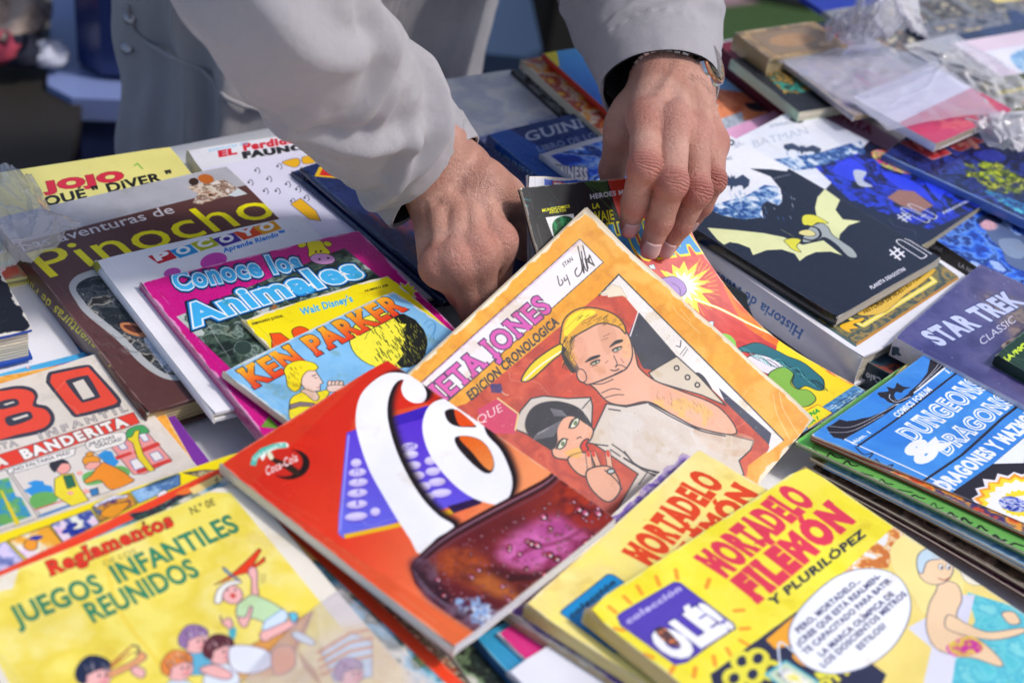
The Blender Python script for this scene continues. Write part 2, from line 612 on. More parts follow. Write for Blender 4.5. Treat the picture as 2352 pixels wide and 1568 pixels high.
def book(name, label, cat, fr, t, kind='soft', base='ffffff', spine=None, art=None, sart=None, curl=(), group='books and comics on the stall',
         page='e6ddc8', wear=.35, wave=.0007, gloss=.42, coat=.15, back=None, ppm=2300, yellow=0.0, creases=1, rnd=.003, paper='e9e3d8'):
    _bk[0] += 1
    seed = _bk[0] * 7
    A, ux, uy, W, H = fr
    n = np.cross(ux, -uy)
    org = A + uy * H - n * t
    M = Matrix([[ux[i], -uy[i], n[i], org[i]] for i in range(3)] + [[0, 0, 0, 1]])
    root = empty(name, label, cat, M, group)
    wv = sheet_bump(seed, wave)
    spine = spine or base

    def lift(u, v):
        z = wv(u, v)
        for c, amp, ext in curl:
            du = {'l': u, 'r': 1 - u}.get(c[-1] if c[-1] in 'lr' else '', None)
            dv = {'t': v, 'b': 1 - v}.get(c[0] if c[0] in 'tb' else '', None)
            if du is not None and dv is not None:
                d = (du * W + dv * H) / (ext * (W + H) / 2)
            elif du is not None:
                d = du / ext
            else:
                d = dv / ext
            z = z + amp * np.clip(1 - d, 0, 1) ** 2
        return z

    def loc(u, v, z, k=1.0):
        u = np.asarray(u, float); v = np.asarray(v, float)
        return np.stack([u * W, (1 - v) * H, z + lift(u, v) * k * np.ones_like(u)], -1)

    def S(u, v):
        q = loc(u, v, t)
        return org + q[..., 0:1] * ux - q[..., 1:2] * uy + q[..., 2:3] * n

    hard = kind == 'hard'
    cov = .0022 if hard else .0004
    nx, ny = max(8, int(W / .016)), max(8, int(H / .016))
    uu, vv = np.meshgrid(np.linspace(0, 1, nx + 1), np.linspace(0, 1, ny + 1))
    # rounded paper corners
    U, V = uu.copy(), vv.copy()
    for a, b in ((0, 0), (0, ny), (nx, 0), (nx, ny)):
        U[b, a] += (1 if a == 0 else -1) * rnd * .35 / W
        V[b, a] += (1 if b == 0 else -1) * rnd * .35 / H
    U, V = U.ravel(), V.ravel()
    a = Art(S, W, H, base, ppm)
    if art:
        art(a)
    a.wear(wear, seed, paper, yellow, creases)
    m = art_mat(name + '_print', a.image(name), gloss, coat)
    pm = mat('paper_edge_' + page, page, .8, var=.12, vscale=90)
    pg = mat('page_block_' + page, page, .85, stripes=130)
    white = mat('cover_inside', 'e4e0d6', .6)
    uvs = np.stack([U, 1 - V], -1)
    slab('front_cover', loc(U, V, t), loc(U, V, t - cov), m, pm if not hard else mat('board_' + spine, spine, .5), root, nx, ny, uvs)
    bm = mat('back_' + (back or spine), back or spine, .45, coat=.1, var=.1)
    bk = 1.0 if t < .008 else .25
    slab('back_cover', loc(U, V, cov, bk), loc(U, V, 0, bk), bm, bm, root, nx, ny)
    # page block, edges slightly uneven
    ins = .003 if hard else .0005
    pu = np.linspace(.0012 / W, 1 - ins / W, nx + 1); pv = np.linspace(ins / H, 1 - ins / H, ny + 1)
    PU, PV = [q.ravel() for q in np.meshgrid(pu, pv)]
    nl = 1 if t < .003 else (3 if t < .012 else 5)
    z0, z1 = cov + .0001, t - cov - .0001
    vtx, fcs = [], []
    rr = random.Random(seed)
    for k in range(nl):
        za, zb = z0 + (z1 - z0) * k / nl, z0 + (z1 - z0) * (k + 1) / nl - .00006
        sh = rr.uniform(-.0004, .0004)
        ka = bk + (1 - bk) * (za / t); kb = bk + (1 - bk) * (zb / t)
        top = loc(PU, PV, zb, kb); bot = loc(PU, PV, za, ka)
        for q in (top, bot):
            q[:, 0] += sh; q[:, 1] += sh
        o = len(vtx); nn = len(PU)
        vtx += list(bot) + list(top)
        I = lambda i, j: o + j * (nx + 1) + i
        ring = [I(i, 0) for i in range(nx)] + [I(nx, j) for j in range(ny)] + [I(i, ny) for i in range(nx, 0, -1)] + [I(0, j) for j in range(ny, 0, -1)]
        for p, q in zip(ring, ring[1:] + ring[:1]):
            fcs.append((nn + p, nn + q, q, p))
        for j in range(ny):
            for i in range(nx):
                fcs.append(tuple(nn + w for w in (I(i, j), I(i, j + 1), I(i + 1, j + 1), I(i + 1, j))))
    mesh('page_block', vtx, fcs, (pg,), root)
    # spine
    ns = ny
    bulge = .0018 if hard else (.0005 if t > .003 else .0008)
    lay = 5
    vs = np.linspace(0, 1, ns + 1)
    pts = []; us = []
    for j in range(ns + 1):
        for k in range(lay + 1):
            zz = t * (1 - k / lay)
            kk = bk + (1 - bk) * (zz / t)
            q = loc(0, vs[j], zz, kk)
            q = np.array(q).reshape(3)
            q[0] = -.0003 - bulge * math.sin(math.pi * k / lay)
            pts.append(q); us.append((vs[j], 1 - k / lay))

    def SS(u, v):
        u = np.asarray(u, float); v = np.asarray(v, float)
        zz = t * (1 - v)
        q = loc(np.zeros_like(u), u, zz, 1.0)
        return org + (-.0003) * ux - q[..., 1:2] * uy + q[..., 2:3] * n
    sa = Art(SS, H, max(t, .003), spine, ppm)
    if sart:
        sart(sa)
    if t > .004:
        sa.wear(wear * .8, seed + 3, paper, 0, 0)
    sm = art_mat(name + '_spine_print', sa.image(name + '_spine'), gloss, coat)
    fc = []
    for j in range(ns):
        for k in range(lay):
            p = j * (lay + 1) + k
            fc.append((p, p + 1, p + lay + 2, p + lay + 1))
    back_pts = [p + np.array([.0012, 0, 0]) for p in pts]
    nn = len(pts)
    fc2 = [tuple(nn + q for q in f[::-1]) for f in fc]
    for k in range(lay):
        fc2.append((k, nn + k, nn + k + 1, k + 1)); e = ns * (lay + 1) + k
        fc2.append((e, e + 1, nn + e + 1, nn + e))
    o = mesh('spine', pts + back_pts, fc + fc2, (sm,), root, None, us + us, True)
    return root


def bez_grid(ctrl):
    C = np.array([[at(*p) for p in r] for r in ctrl])      # rows (v) x cols (u)
    nv, nu = C.shape[:2]

    def cr(P, t, n):
        t = np.clip(t, -.35, 1.35) * (n - 1)
        i = np.clip(np.floor(t), 0, n - 2).astype(int); f = t - i
        g = lambda k: np.where((k < 0)[:, None], 2 * P[0] - P[1], np.where((k > n - 1)[:, None], 2 * P[n - 1] - P[n - 2], P[np.clip(k, 0, n - 1)]))
        a, b, c, d = g(i - 1), g(i), g(i + 1), g(i + 2)
        f = f[:, None]
        lin = b + (c - b) * f
        cub = .5 * (2 * b + (c - a) * f + (2 * a - 5 * b + 4 * c - d) * f * f + (3 * b - a - 3 * c + d) * f ** 3)
        return np.where((f < 0) | (f > 1), lin, cub)

    def S(u, v):
        u = np.atleast_1d(np.asarray(u, float)); v = np.atleast_1d(np.asarray(v, float))
        sh = u.shape; u = u.ravel(); v = v.ravel()
        out = np.zeros((len(u), 3))
        # interpolate along u in every row, then along v
        rows = [cr(C[k], u, nu) for k in range(nv)]
        R = np.stack(rows)                                    # nv x N x 3
        t = np.clip(v, -.35, 1.35) * (nv - 1)
        i = np.clip(np.floor(t), 0, nv - 2).astype(int); f = (t - i)[:, None]
        ar = np.arange(len(u))

        def g(k):
            kk = np.clip(k, 0, nv - 1); q = R[kk, ar]
            q = np.where((k < 0)[:, None], 2 * R[0] - R[1], q)
            return np.where((k > nv - 1)[:, None], 2 * R[nv - 1] - R[nv - 2], q)
        a, b, c, d = g(i - 1), g(i), g(i + 1), g(i + 2)
        lin = b + (c - b) * f
        cub = .5 * (2 * b + (c - a) * f + (2 * a - 5 * b + 4 * c - d) * f * f + (3 * b - a - 3 * c + d) * f ** 3)
        return np.where((f < 0) | (f > 1), lin, cub).reshape(sh + (3,))
    return S


def bent_comic(name, label, cat, ctrl, t, base='ffffff', art=None, group='books and comics on the stall', page='e6ddc8', back='cfc7b8',
               wear=.4, ppm=2300, gloss=.42, coat=.15, yellow=0.0, creases=2, leaves=2, edge=None):
    """thin comic whose sheets are bent: ctrl = rows of (photo x, photo y, height)"""
    _bk[0] += 1; seed = _bk[0] * 7
    S = bez_grid(ctrl)
    k = np.linspace(0, 1, 12)
    W = np.mean([np.linalg.norm(np.diff(S(k, k * 0 + c), axis=0), axis=1).sum() for c in (0, .5, 1)])
    H = np.mean([np.linalg.norm(np.diff(S(k * 0 + c, k), axis=0), axis=1).sum() for c in (0, .5, 1)])
    nx, ny = 20, 26
    U, V = [q.ravel() for q in np.meshgrid(np.linspace(0, 1, nx + 1), np.linspace(0, 1, ny + 1))]
    e = 1e-3
    P = S(U, V)
    n = np.cross(S(U, V + e) - P, S(U + e, V) - P)
    n /= np.linalg.norm(n, axis=1)[:, None]
    org = P.mean(0); org[2] = P[:, 2].min() - t
    root = empty(name, label, cat, Matrix.Translation(Vector(org)), group)
    a = Art(S, W, H, base, ppm)
    if art:
        art(a)
    a.wear(wear, seed, 'e9e3d8', yellow, creases)
    m = art_mat(name + '_print', a.image(name), gloss, coat)
    em = mat('paper_edge_' + page, page, .8, var=.12, vscale=90)
    L = P - org
    uvs = np.stack([U, 1 - V], -1)
    slab('front_cover', L, L - n * .0004, m, em if not edge else mat('edge_' + edge, edge, .6), root, nx, ny, uvs)
    for q in range(leaves):
        z0 = .0005 + (t - .001) * q / leaves; z1 = .0005 + (t - .001) * (q + 1) / leaves - .0001
        ins = .0008 * (1 + .5 * q)
        s = .992
        Lq = (L - L.mean(0)) * s + L.mean(0)
        slab('page_block', Lq - n * z0, Lq - n * z1, em, em, root, nx, ny)
    bm = mat('back_' + back, back, .5, coat=.1, var=.1)
    slab('back_cover', L - n * (t - .0004), L - n * t, bm, bm, root, nx, ny)
    return root


# ------------------------------------------------------------------ ground and stall
gm = mat('ground_stone', '5c5650', .9, bump=.4, bscale=60, var=.3, vscale=5)
ground = mesh('ground', [(-30, -30, 0), (30, -30, 0), (30, 30, 0), (-30, 30, 0)], [(0, 1, 2, 3)], (gm,))
tag(ground, kind='structure')
# stall: its long edge runs at 42 degrees to the camera
EDGE0, EDGE1 = at(0, 438, 0)[:2], at(2352, -22, 0)[:2]
ed = unit(np.array(EDGE1) - np.array(EDGE0)); en = np.array([ed[1], -ed[0]])


def edge_pt(a, b, z):
    """a metres along the far edge, b metres towards the camera"""
    q = np.array(EDGE0) + ed * a + en * b
    return (q[0], q[1], z)


def prism(name, pts, z0, z1, mats, parent=None):
    n = len(pts)
    v = [(p[0], p[1], z0) for p in pts] + [(p[0], p[1], z1) for p in pts]
    f = [tuple(range(n))[::-1], tuple(range(n, 2 * n))] + [(i, (i + 1) % n, n + (i + 1) % n, n + i) for i in range(n)]
    return mesh(name, v, f, mats, parent)


# ------------------------------------------------------------------ what is printed on each cover
def tz(a, V, s, x0, y0, x1, y1, dx, dy, col, **k):
    a.text(s, V(x0, y0)[0], V(x1, y1)[0], V(x0 + dx, y0 + dy)[0], col, **k)


def el(a, V, x, y, rx, ry, col, rot=0, **k):
    s = abs(V(1, 0)[0][0] - V(0, 0)[0][0])
    a.ell(V(x, y)[0], rx * s, ry * s, col, rot, **k)


def bat(a, V, x, y, w, h, rot, col):
    """bat emblem"""
    pts = [(-1, -.35), (-.55, -.75), (-.30, -.45), (-.14, -.25), (-.09, -.62), (-.03, -.42), (.03, -.42), (.09, -.62), (.14, -.25), (.30, -.45), (.55, -.75), (1, -.35),
           (.98, .2), (.72, .62), (.62, .28), (.40, .30), (.22, .48), (.10, .42), (0, .95), (-.10, .42), (-.22, .48), (-.40, .30), (-.62, .28), (-.72, .62), (-.98, .2)]
    c, s = math.cos(math.radians(rot)), math.sin(math.radians(rot))
    a.poly(V(*[(x + w * (p * c) - h * (q * s), y + w * (p * s) + h * (q * c)) for p, q in pts]), col)


def kid(a, V, x, y, r, hair, skin='f0b8b0', shirt=None, look=1, rot=0):
    if shirt:
        a.poly(V(*[(x - r * 1.1, y + r * 2.4), (x - r * .8, y + r * 1.1), (x, y + r * .8), (x + r * .9, y + r * 1.1), (x + r * 1.3, y + r * 2.3)]), shirt, 1, ol='30283a', lw=1)
    el(a, V, x, y, r, r * .92, skin, ol='50384a', lw=1)
    el(a, V, x + r * .55 * look, y + r * .3, r * .22, r * .16, 'e88c90', al=.6); el(a, V, x - r * .7 * look, y + r * .25, r * .2, r * .24, skin, ol='50384a', lw=1)
    a.poly(V(*[(x - r * 1.12 * look, y + r * .35), (x - r * 1.2 * look, y - r * .3), (x - r * .7 * look, y - r * 1.02), (x, y - r * 1.2), (x + r * .8 * look, y - r * .9), (x + r * .95 * look, y - r * .4),
              (x + r * .3 * look, y - r * .35), (x - r * .3 * look, y - r * .1), (x - r * .55 * look, y + r * .1), (x - r * .6 * look, y + r * .55)]), hair, 1, ol='2a2030', lw=1)
    rr_ = random.Random(int(x))
    for k in range(26):
        t = rr_.uniform(-2.9, -.4); q = rr_.uniform(.55, 1.12)
        hx, hy = x + r * q * math.cos(t), y + r * q * math.sin(t) * 1.02
        if hy < y - r * .38 or hx < x - r * .75:
            a.line(V(hx, hy, hx + r * .12 * look, hy + r * .14, hx + r * .15 * look, hy + r * .3), 1.3, rr_.choice(('2a2030', '5a4a58', 'f0e4e0')), 1, al=.7)
    for s in (.25, .65):
        el(a, V, x + r * s * look, y + r * .02, r * .07, r * .12, '2a2030')
    a.line(V(x + r * .2 * look, y + r * .45, x + r * .5 * look, y + r * .55, x + r * .75 * look, y + r * .38), 1.2, '8a3038', 1)


def art_jojo(a):
    tz(a, Z1, 'JOJO', 325, 462, 855, 380, -18, -62, 'd03448', b=.075, ol='9a2434', ow=.02)
    tz(a, Z1, 'QUÉ " DiVER "', 322, 566, 1210, 372, -22, -62, '1c1c1c', b=.035)
    a.line(Z1(935, 285, 958, 268, 992, 306), 3.2, '58b030')
    a.photo([(0, .55), (1, .55), (1, 1), (0, 1)], ('f0e48c', 'e8dc84', 'b4d4a0', 'e86a4a'), 60, 4, sp='u', con=1.6)


def art_fau(a):
    tz(a, Y2, 'EL', 705, 922, 800, 905, -6, -34, 'c8283a', b=.07)
    tz(a, Y2, 'Perdido', 850, 885, 1150, 838, -8, -40, 'c8283a', b=.06)
    tz(a, Y2, 'FAUNO', 850, 930, 1200, 880, -10, -34, '202028', b=.08)
    tz(a, Y2, 'aventuras del', 640, 895, 870, 850, -5, -26, '8ac4e4')
    a.grad(Y2(600, 990, 1180, 880, 1700, 1500, 1100, 1600), 'e2e0f2', 'dcdcf6', Y2(900, 900)[0], Y2(1400, 1400)[0])
    r = random.Random(4)
    for x, y in ((910, 1000), (980, 1050), (1040, 975), (1090, 1080), (870, 1070), (1030, 1120), (1150, 1110), (1200, 1160), (1120, 1180), (960, 1120)):
        a.line(Y2(x, y, x + 18, y - 14, x + 30, y + 10, x + 22, y + 22), 1.6, '2a2a3c', 1)
        el(a, Y2, x + 4, y + 4, 7, 5, '2a2a3c')
    a.poly(Y2(1070, 955, 1160, 930, 1175, 965, 1140, 985), 'e8b428', 1, ol='38408c', lw=1.5)
    a.poly(Y2(1190, 925, 1260, 915, 1280, 950, 1200, 965), 'e8b428', 1, ol='38408c', lw=1.5)
    a.poly(Y2(1120, 1200, 1180, 1165, 1270, 1240, 1300, 1300, 1230, 1290), 'e8b428', 0, ol='38408c', lw=1.5)


def art_pino(a):
    a.photo(Z1(-600, 760, 1600, 200, 1850, 385, -600, 1010), ('a8a8b0', 'b8b8c0', 'b0b0b8'), 80, 3)
    a.line(Z1(1585, 278, 1960, 540), 5, 'c02830')
    # small photograph of two figures
    a.photo(Z1(1300, 430, 1420, 400, 1560, 380, 1720, 480, 1560, 500, 1440, 540, 1400, 555, 1340, 545, 1380, 480), ('3a2a24', 'c09a80', 'e4dcd0', '7a5a48', 'ece4dc'), 22, 7, con=2.6)
    el(a, Z1, 1435, 375, 55, 32, 'b8682c', 8)
    el(a, Z1, 1350, 395, 34, 26, '3a2820', 0)
    a.poly(Z1(1590, 490, 1660, 440, 1725, 480, 1640, 500), 'd4dce0')
    tz(a, Z1, 'Las aventuras de', 165, 880, 1220, 610, -38, -58, 'd8d4d8', b=.012)
    tz(a, Z1, 'Pinocho', 352, 1062, 1945, 622, -176, -172, 'f2e614', b=.004)
    ring = Z1(480, 1130, 520, 1060, 600, 1022, 700, 1005, 1100, 1000) + Z2(1700, 200, 1560, 330, 1390, 372, 1200, 383, 1080, 340, 960, 250, 800, 90) + Z1(600, 1320, 530, 1230)
    a.poly(ring, 'b4b6b8', 1)
    inn = Z1(530, 1140, 580, 1080, 700, 1050, 1000, 1060) + Z2(1600, 180, 1480, 300, 1350, 345, 1200, 345, 1110, 310, 980, 200, 840, 60) + Z1(650, 1300, 580, 1220)
    a.photo(inn, ('0e1216', '2c3236', '16191c', '5a5e60', '20242a', 'b0aca4', '282420'), 34, 21, 1, con=2.9, octv=5)
    r = random.Random(3)
    for k in range(70):                                   # waves of grey hair
        x, y = r.uniform(600, 1000), r.uniform(1120, 1600)
        a.line(Z1(x, y, x + 40, y + 22 + r.uniform(-10, 10), x + 95, y + 18, x + 130, y + 50), r.uniform(.6, 1.6), r.choice(('8a8e92', 'b4b8ba', '5c6064', '0c0e12')), 1, al=.6)
    a.poly(Z1(835, 1385, 900, 1375, 1010, 1400, 1040, 1440, 1100, 1470, 980, 1475, 870, 1440), 'c08058', 1)
    a.poly(Z1(860, 1395, 930, 1395, 1000, 1425, 960, 1450, 890, 1425), '5a3020', 1)
    a.photo(Z2(1000, 90, 1140, 110, 1230, 230, 1170, 330, 1090, 230), ('a8b0c0', 'd8dce4', '585e6a'), 18, 3, 1)
    a.photo(Z2(1200, 250, 1300, 200, 1420, 300, 1340, 342, 1220, 340), ('3a2c24', 'b89a70', '201a18', '6a5040'), 14, 5, 1)
    a.line(Z2(880, 160, 960, 260, 1180, 500), 1.2, '4a2c2c', al=.6)


def spine_pino(a):
    tz(a, Z1, 'Las aventuras de Pinocho', 800, 1632, 78, 945, -34, 52, 'e0d818', b=.02)
    a.line([(.02, .08), (.98, .08)], 1.5, '8a6a64', sp='u', al=.5)


def art_poc(a):
    for (x, y), c, l in zip(((1030, 915), (1178, 875), (1325, 826), (1480, 795), (1625, 750), (1760, 712)), ('c02034', '2a94d0', 'b4b81c', '46288e', 'dc4a22', 'e49c1c'), 'POCOYO'):
        a.poly(Z1(x, y, x + 146, y - 45, x + 205, y + 10, x + 75, y + 52), c)
        tz(a, Z1, l, x + 72, y + 30, x + 155, y + 6, -30, -42, 'ffffff', b=.06)
    tz(a, Z4, 'Aprende Riendo™', 168, 192, 595, 62, -10, -30, '2a7ad4', b=.03)
    el(a, Z4, 95, 250, 95, 55, 'd050b4', -15)
    el(a, Z1, 1200, 1030, 60, 34, 'c85ab8', -12)


def spine_poc(a):
    el(a, Z1, 1000, 1290, 50, 46, '5a3aa0', 0)
    el(a, Z1, 1010, 1285, 22, 22, 'e8e8f0', 0)
    tz(a, Z1, 'pi', 1085, 1425, 1060, 1370, -35, 10, '3a5ab8', b=.05)
    a.poly(Z1(655, 955, 700, 950, 700, 1035, 660, 1010), 'c0b838')


def art_con(a):
    a.photo(Z1(1228, 1335) + Z4(1005, 160, 1760, 770, 650, 1420), ('1c2826', '34463e', '506458', '2a3832', '8a9c94', '3c4e46', 'c4ccc8'), 34, 5, con=2.5)
    for x, y, r in ((325, 612, 58), (300, 855, 62), (650, 510, 50)):
        el(a, Z4, x, y, r, r * .8, '30423c', ol='8c9c94', lw=1.2)
    a.line(Z4(115, 905, 230, 860, 240, 890), 1.2, '8c9c94')
    a.poly(Z4(395, 590, 405, 570, 430, 600), '8a6038'); a.poly(Z4(495, 585, 505, 540, 545, 570, 520, 590), '9a6a40')
    for k in (dict(ol='10223a', ow=.10, b=.06), dict(ol='2a86cc', ow=.065, b=.05), dict(ol='ffffff', ow=.042, b=.035)):
        a.text('Conoce los', Z1(1240, 1153)[0], Z4(716, 308)[0], Z1(1186, 1030)[0], '4ab4ec', arc=.05, **k)
    for k in (dict(ol='10223a', ow=.09, b=.07), dict(ol='2a86cc', ow=.06, b=.055), dict(ol='ffffff', ow=.040, b=.04)):
        tz(a, Z4, 'Animales', -28, 700, 1135, 355, -108, -126, '4ab4ec', arc=.05, **k)
    # cow's head
    for s in (-1, 1):
        el(a, Z4, 800 + s * 88, 135 - s * 4, 32, 18, 'f0dc1c', s * 12, ol='1c1c1c', lw=1.4)
    a.poly(Z4(745, 120, 800, 108, 850, 115, 872, 150, 905, 200, 770, 225, 755, 170), 'f4e01c', 1, ol='1c1c1c', lw=1.4)
    a.line(Z4(762, 108, 752, 98), 3, 'f0f0f0'); a.line(Z4(798, 108, 792, 94), 3, 'f0f0f0')
    el(a, Z4, 855, 236, 88, 38, 'e0a4d8', 4, ol='1c1c1c', lw=1.4)
    for x, y in ((808, 186), (842, 182)):
        el(a, Z4, x, y, 7, 8, '1c1c1c')
    for x, y in ((832, 238), (893, 230)):
        el(a, Z4, x, y, 9, 7, '30203c')
    c = (1440, 460); st = []
    for k in range(18):
        r = 88 if k % 2 == 0 else 46
        st.append((c[0] + r * math.cos(k * math.pi / 9), c[1] + r * .8 * math.sin(k * math.pi / 9)))
    a.poly(Z4(*st), 'e8e420', 0, ol='ffffff', lw=2)
    a.poly(Z4(425, 1405, 480, 1330, 560, 1420), '6a9a38')
    a.line(Z4(60, 700, 120, 800, 210, 930), 1.2, 'e8dce4', al=.7)


def spine_con(a):
    tz(a, Z2, 'Animales de granja', 1800, 805, 1478, 428, -24, 30, 'f0e4ea', b=.02)
    tz(a, Z2, 'Conoce', 1452, 408, 1285, 190, -26, 34, '58b8e4', b=.04, ol='f0f0f4', ow=.03)
    tz(a, Z1, 'los', 1280, 1560, 1215, 1470, -26, 34, '58b8e4', b=.04, ol='f0f0f4', ow=.03)
    tz(a, Z1, 'Animales', 1195, 1440, 990, 1165, -26, 34, '58b8e4', b=.04, ol='f0f0f4', ow=.03)


def art_dis(a):
    tz(a, Z4, 'SEMANARIO JUVENIL', 366, 697, 584, 638, -9, -16, '2a2618', b=.02)
    tz(a, Z4, 'NUMERO 338', 1155, 467, 1312, 424, -8, -14, '2a2618', b=.02)
    tz(a, Z4, "Walt Disney's", 712, 628, 1066, 530, -18, -46, '3aa8e0', b=.03, ol='ffffff', ow=.02)
    a.poly(Z4(485, 755, 560, 750, 625, 800, 500, 860, 500, 790), 'e85a24', 0, ol='30201c', lw=1.6)
    a.poly(Z4(640, 735, 700, 705, 760, 740, 680, 800), 'e85a24', 1, ol='30201c', lw=1.6)


def art_ken(a):
    a.photo([(0, 0), (1, 0), (1, 1), (0, 1)], ('80b8e2', '8ec4ea', '86bde6'), 40, 8, sp='u')
    el(a, Z4, 1312, 806, 272, 196, 'f0e850', 6, ol='1c2418', lw=1.6)
    a.poly(Z4(1330, 625, 1420, 618, 1500, 660, 1560, 730, 1582, 820, 1570, 900, 1530, 960, 1460, 992, 1400, 990, 1370, 960, 1420, 900, 1400, 860, 1440, 780, 1400, 740, 1440, 690, 1380, 680), '161c1c', 0)
    r = random.Random(11)
    for k in range(230):
        x = r.uniform(1190, 1500); y = 640 + r.uniform(0, 340)
        if ((x - 1312) / 262) ** 2 + ((y - 806) / 186) ** 2 > .9:
            continue
        d = (x - 1190) / 310
        L_ = r.uniform(18, 52)
        a.line(Z4(x, y, x + L_ * .55, y + L_ * .8), 1.5, '1a2018' if r.random() < d + .12 else 'e8e04c')
    for k in range(60):
        x, y = r.uniform(1400, 1560), r.uniform(680, 960)
        a.line(Z4(x, y, x + 10, y + 20), 1.0, 'e8e850', al=.8)
    a.line(Z4(1150, 795, 1180, 740, 1250, 690, 1330, 670), 1, '5a5a30', 1)
    for o in (0, 26):
        a.line(Z4(1560 + o, 690 + o, 1600 + o, 660 + o, 1640, 690 + o, 1630, 740 + o, 1600 + o, 800), 1, '3a7ab8', 1)
    a.text('KEN PARKER', Z4(388, 1128)[0], Z4(1432, 588)[0], Z4(272, 1012)[0], 'e05a28', b=.05, ser=.035, ol='16202c', ow=.022, grad=('d8442a', 'f4b434'))
    O = dict(ol='201c18', lw=1.3)
    # man with yellow hair and yellow coat
    a.poly(Z4(640, 1200, 720, 1160, 800, 1165, 900, 1145, 880, 1200, 800, 1260, 720, 1320, 630, 1350, 622, 1260), 'f2e23a', 1, **O)
    a.poly(Z4(625, 1250, 700, 1230, 800, 1240, 790, 1262, 690, 1262, 625, 1285), '8a7a80', 0, **O)
    a.poly(Z4(700, 1150, 780, 1140, 830, 1195, 800, 1225, 740, 1180), 'ecd0c4', 1, **O)
    a.poly(Z4(690, 1085, 730, 1020, 800, 1005, 822, 1040, 858, 1098, 838, 1108, 838, 1150, 790, 1160, 730, 1140), 'f0d4c8', 0, **O)
    a.poly(Z4(585, 1010, 620, 965, 700, 942, 790, 958, 822, 990, 800, 1012, 750, 1016, 712, 1060, 700, 1130, 660, 1160, 610, 1120, 600, 1060), 'f4e030', 1, **O)
    for k in range(26):
        x, y = r.uniform(600, 700), r.uniform(980, 1120)
        a.line(Z4(x, y, x + 14, y + 22), 1, '8a7418')
    a.line(Z4(780, 1052, 810, 1040), 2, '201c18'); a.line(Z4(795, 1062, 815, 1066), 1.4, '201c18'); a.line(Z4(812, 1132, 838, 1128), 1.4, '8a3a30')
    for k in range(4):
        el(a, Z4, 905 + k * 26, 1102 + (k % 2) * 4, 17, 22, 'f0d4c8', 10, **O)
    a.poly(Z4(890, 1120, 1000, 1115, 980, 1150, 900, 1160), 'f0d4c8', 1, **O)


def art_navy(a):
    a.photo([(0, 0), (1, 0), (1, 1), (0, 1)], ('18264e', '1e3060', '1c2c5a'), 60, 5, sp='u')
    w = [(.08, .03), (.34, .03), (.41, .08), (.21, .19), (.01, .08)]
    a.poly(w, 'e0b828', 0, 'u'); a.poly([((x - .21) * .86 + .21, (y - .09) * .86 + .09) for x, y in w], 'c42c28', 0, 'u')
    a.text('S', (.14, .145), (.27, .145), (.14, .05), 'e8c030', b=.06, sp='u')
    a.ell((.5, .62), .32, .2, 'b03028', 0, 'u'); a.ell((.9, .93), .05, .03, 'c83030', 0, 'u'); a.ell((.9, .93), .03, .018, 'e8e0e0', 0, 'u')
    a.photo([(.05, .25), (.95, .25), (.95, .88), (.05, .88)], ('1a2850', '24386c', 'b04030', '1c2c58', '8a90a8'), 80, 9, sp='u', al=.5)


def art_silver(a):
    a.photo([(0, 0), (1, 0), (1, 1), (0, 1)], ('dcdfea', 'e4e6f0', 'fbfcfd', 'd8dcea', 'f2f5f5'), 120, 4, sp='u', con=2)
    a.grad([(0, 0), (.16, 0), (.10, 1), (0, 1)], 'd0704c', 'd4c8cc', (0, .3), (.16, .3), sp='u')
    a.photo([(.2, .45), (1, .4), (1, .75), (.2, .9)], ('dcdfea', '6478c8', 'e0e3f0', 'fbfcfd', 'd8dcec'), 60, 6, sp='u', con=2.2, blur=8)


def art_guin(a):
    a.poly([(0, 0), (1, 0), (1, .62), (.13, .55), (.13, .18), (0, .12)], '16306e', 0, 'u')
    a.grad([(0, 0), (.12, 0), (.2, .4), (.2, 1), (0, 1)], '2a5cac', '1c4690', (0, 0), (.2, 1), sp='u')
    tz(a, Y3, 'GUINNESS', 1065, 290, 1740, 110, -30, -62, 'c0c8dc', b=.02, ser=.05)
    tz(a, Y3, 'LIBRO DE LOS RECORDS', 1145, 362, 1900, 170, -22, -36, 'a8b4d4', b=.0, ser=.04)


def spine_guin(a):
    tz(a, Y3, 'GUINNESS', 832, 385, 1110, 560, -6, -48, 'c4c8d0', b=.01, ser=.05)


def art_guinb(a):
    a.photo([(.05, .04), (1, .04), (1, .6), (.05, .55)], ('1a3a9a', '2a5ad0', '9ab8e8', '0e2468', '4a80e0', 'e8f0fc'), 60, 7, sp='u', con=2.8)
    a.photo([(.05, .55), (1, .6), (1, 1), (.05, 1)], ('9aa0ac', '5a6068', 'c8ccd4', '2a2e34'), 30, 8, sp='u', con=2.4)
    tz(a, Y3, 'GUINNESS', 1185, 540, 1480, 560, 0, -85, 'e8e8f0', b=.06, ol='30343c', ow=.05)


def art_backa(a):
    a.photo([(0, 0), (1, 0), (1, 1), (0, 1)], ('c84a28', 'e8a040', 'e8dcc8', 'a03828', 'f0c040'), 50, 14, sp='u', con=2.6)


def art_backb(a):
    a.grad([(0, 0), (1, 0), (1, 1), (0, 1)], '5ab0ec', '2a50b8', (0, 0), (0, 1), sp='u')
    a.poly([(0, 0), (.14, 0), (.02, .2), (0, .2)], 'f0dc20', 0, 'u'); a.photo([(.4, .1), (.8, .08), (.75, .4), (.4, .4)], ('e8a090', 'c8d8f0', 'd86a60'), 20, 3, sp='u')


def art_backc(a):
    a.photo([(0, 0), (1, 0), (1, 1), (0, 1)], ('e8d83a', '3a4a2a', 'f0e040', '7aa84a', '202418'), 26, 12, sp='u', con=2.8)


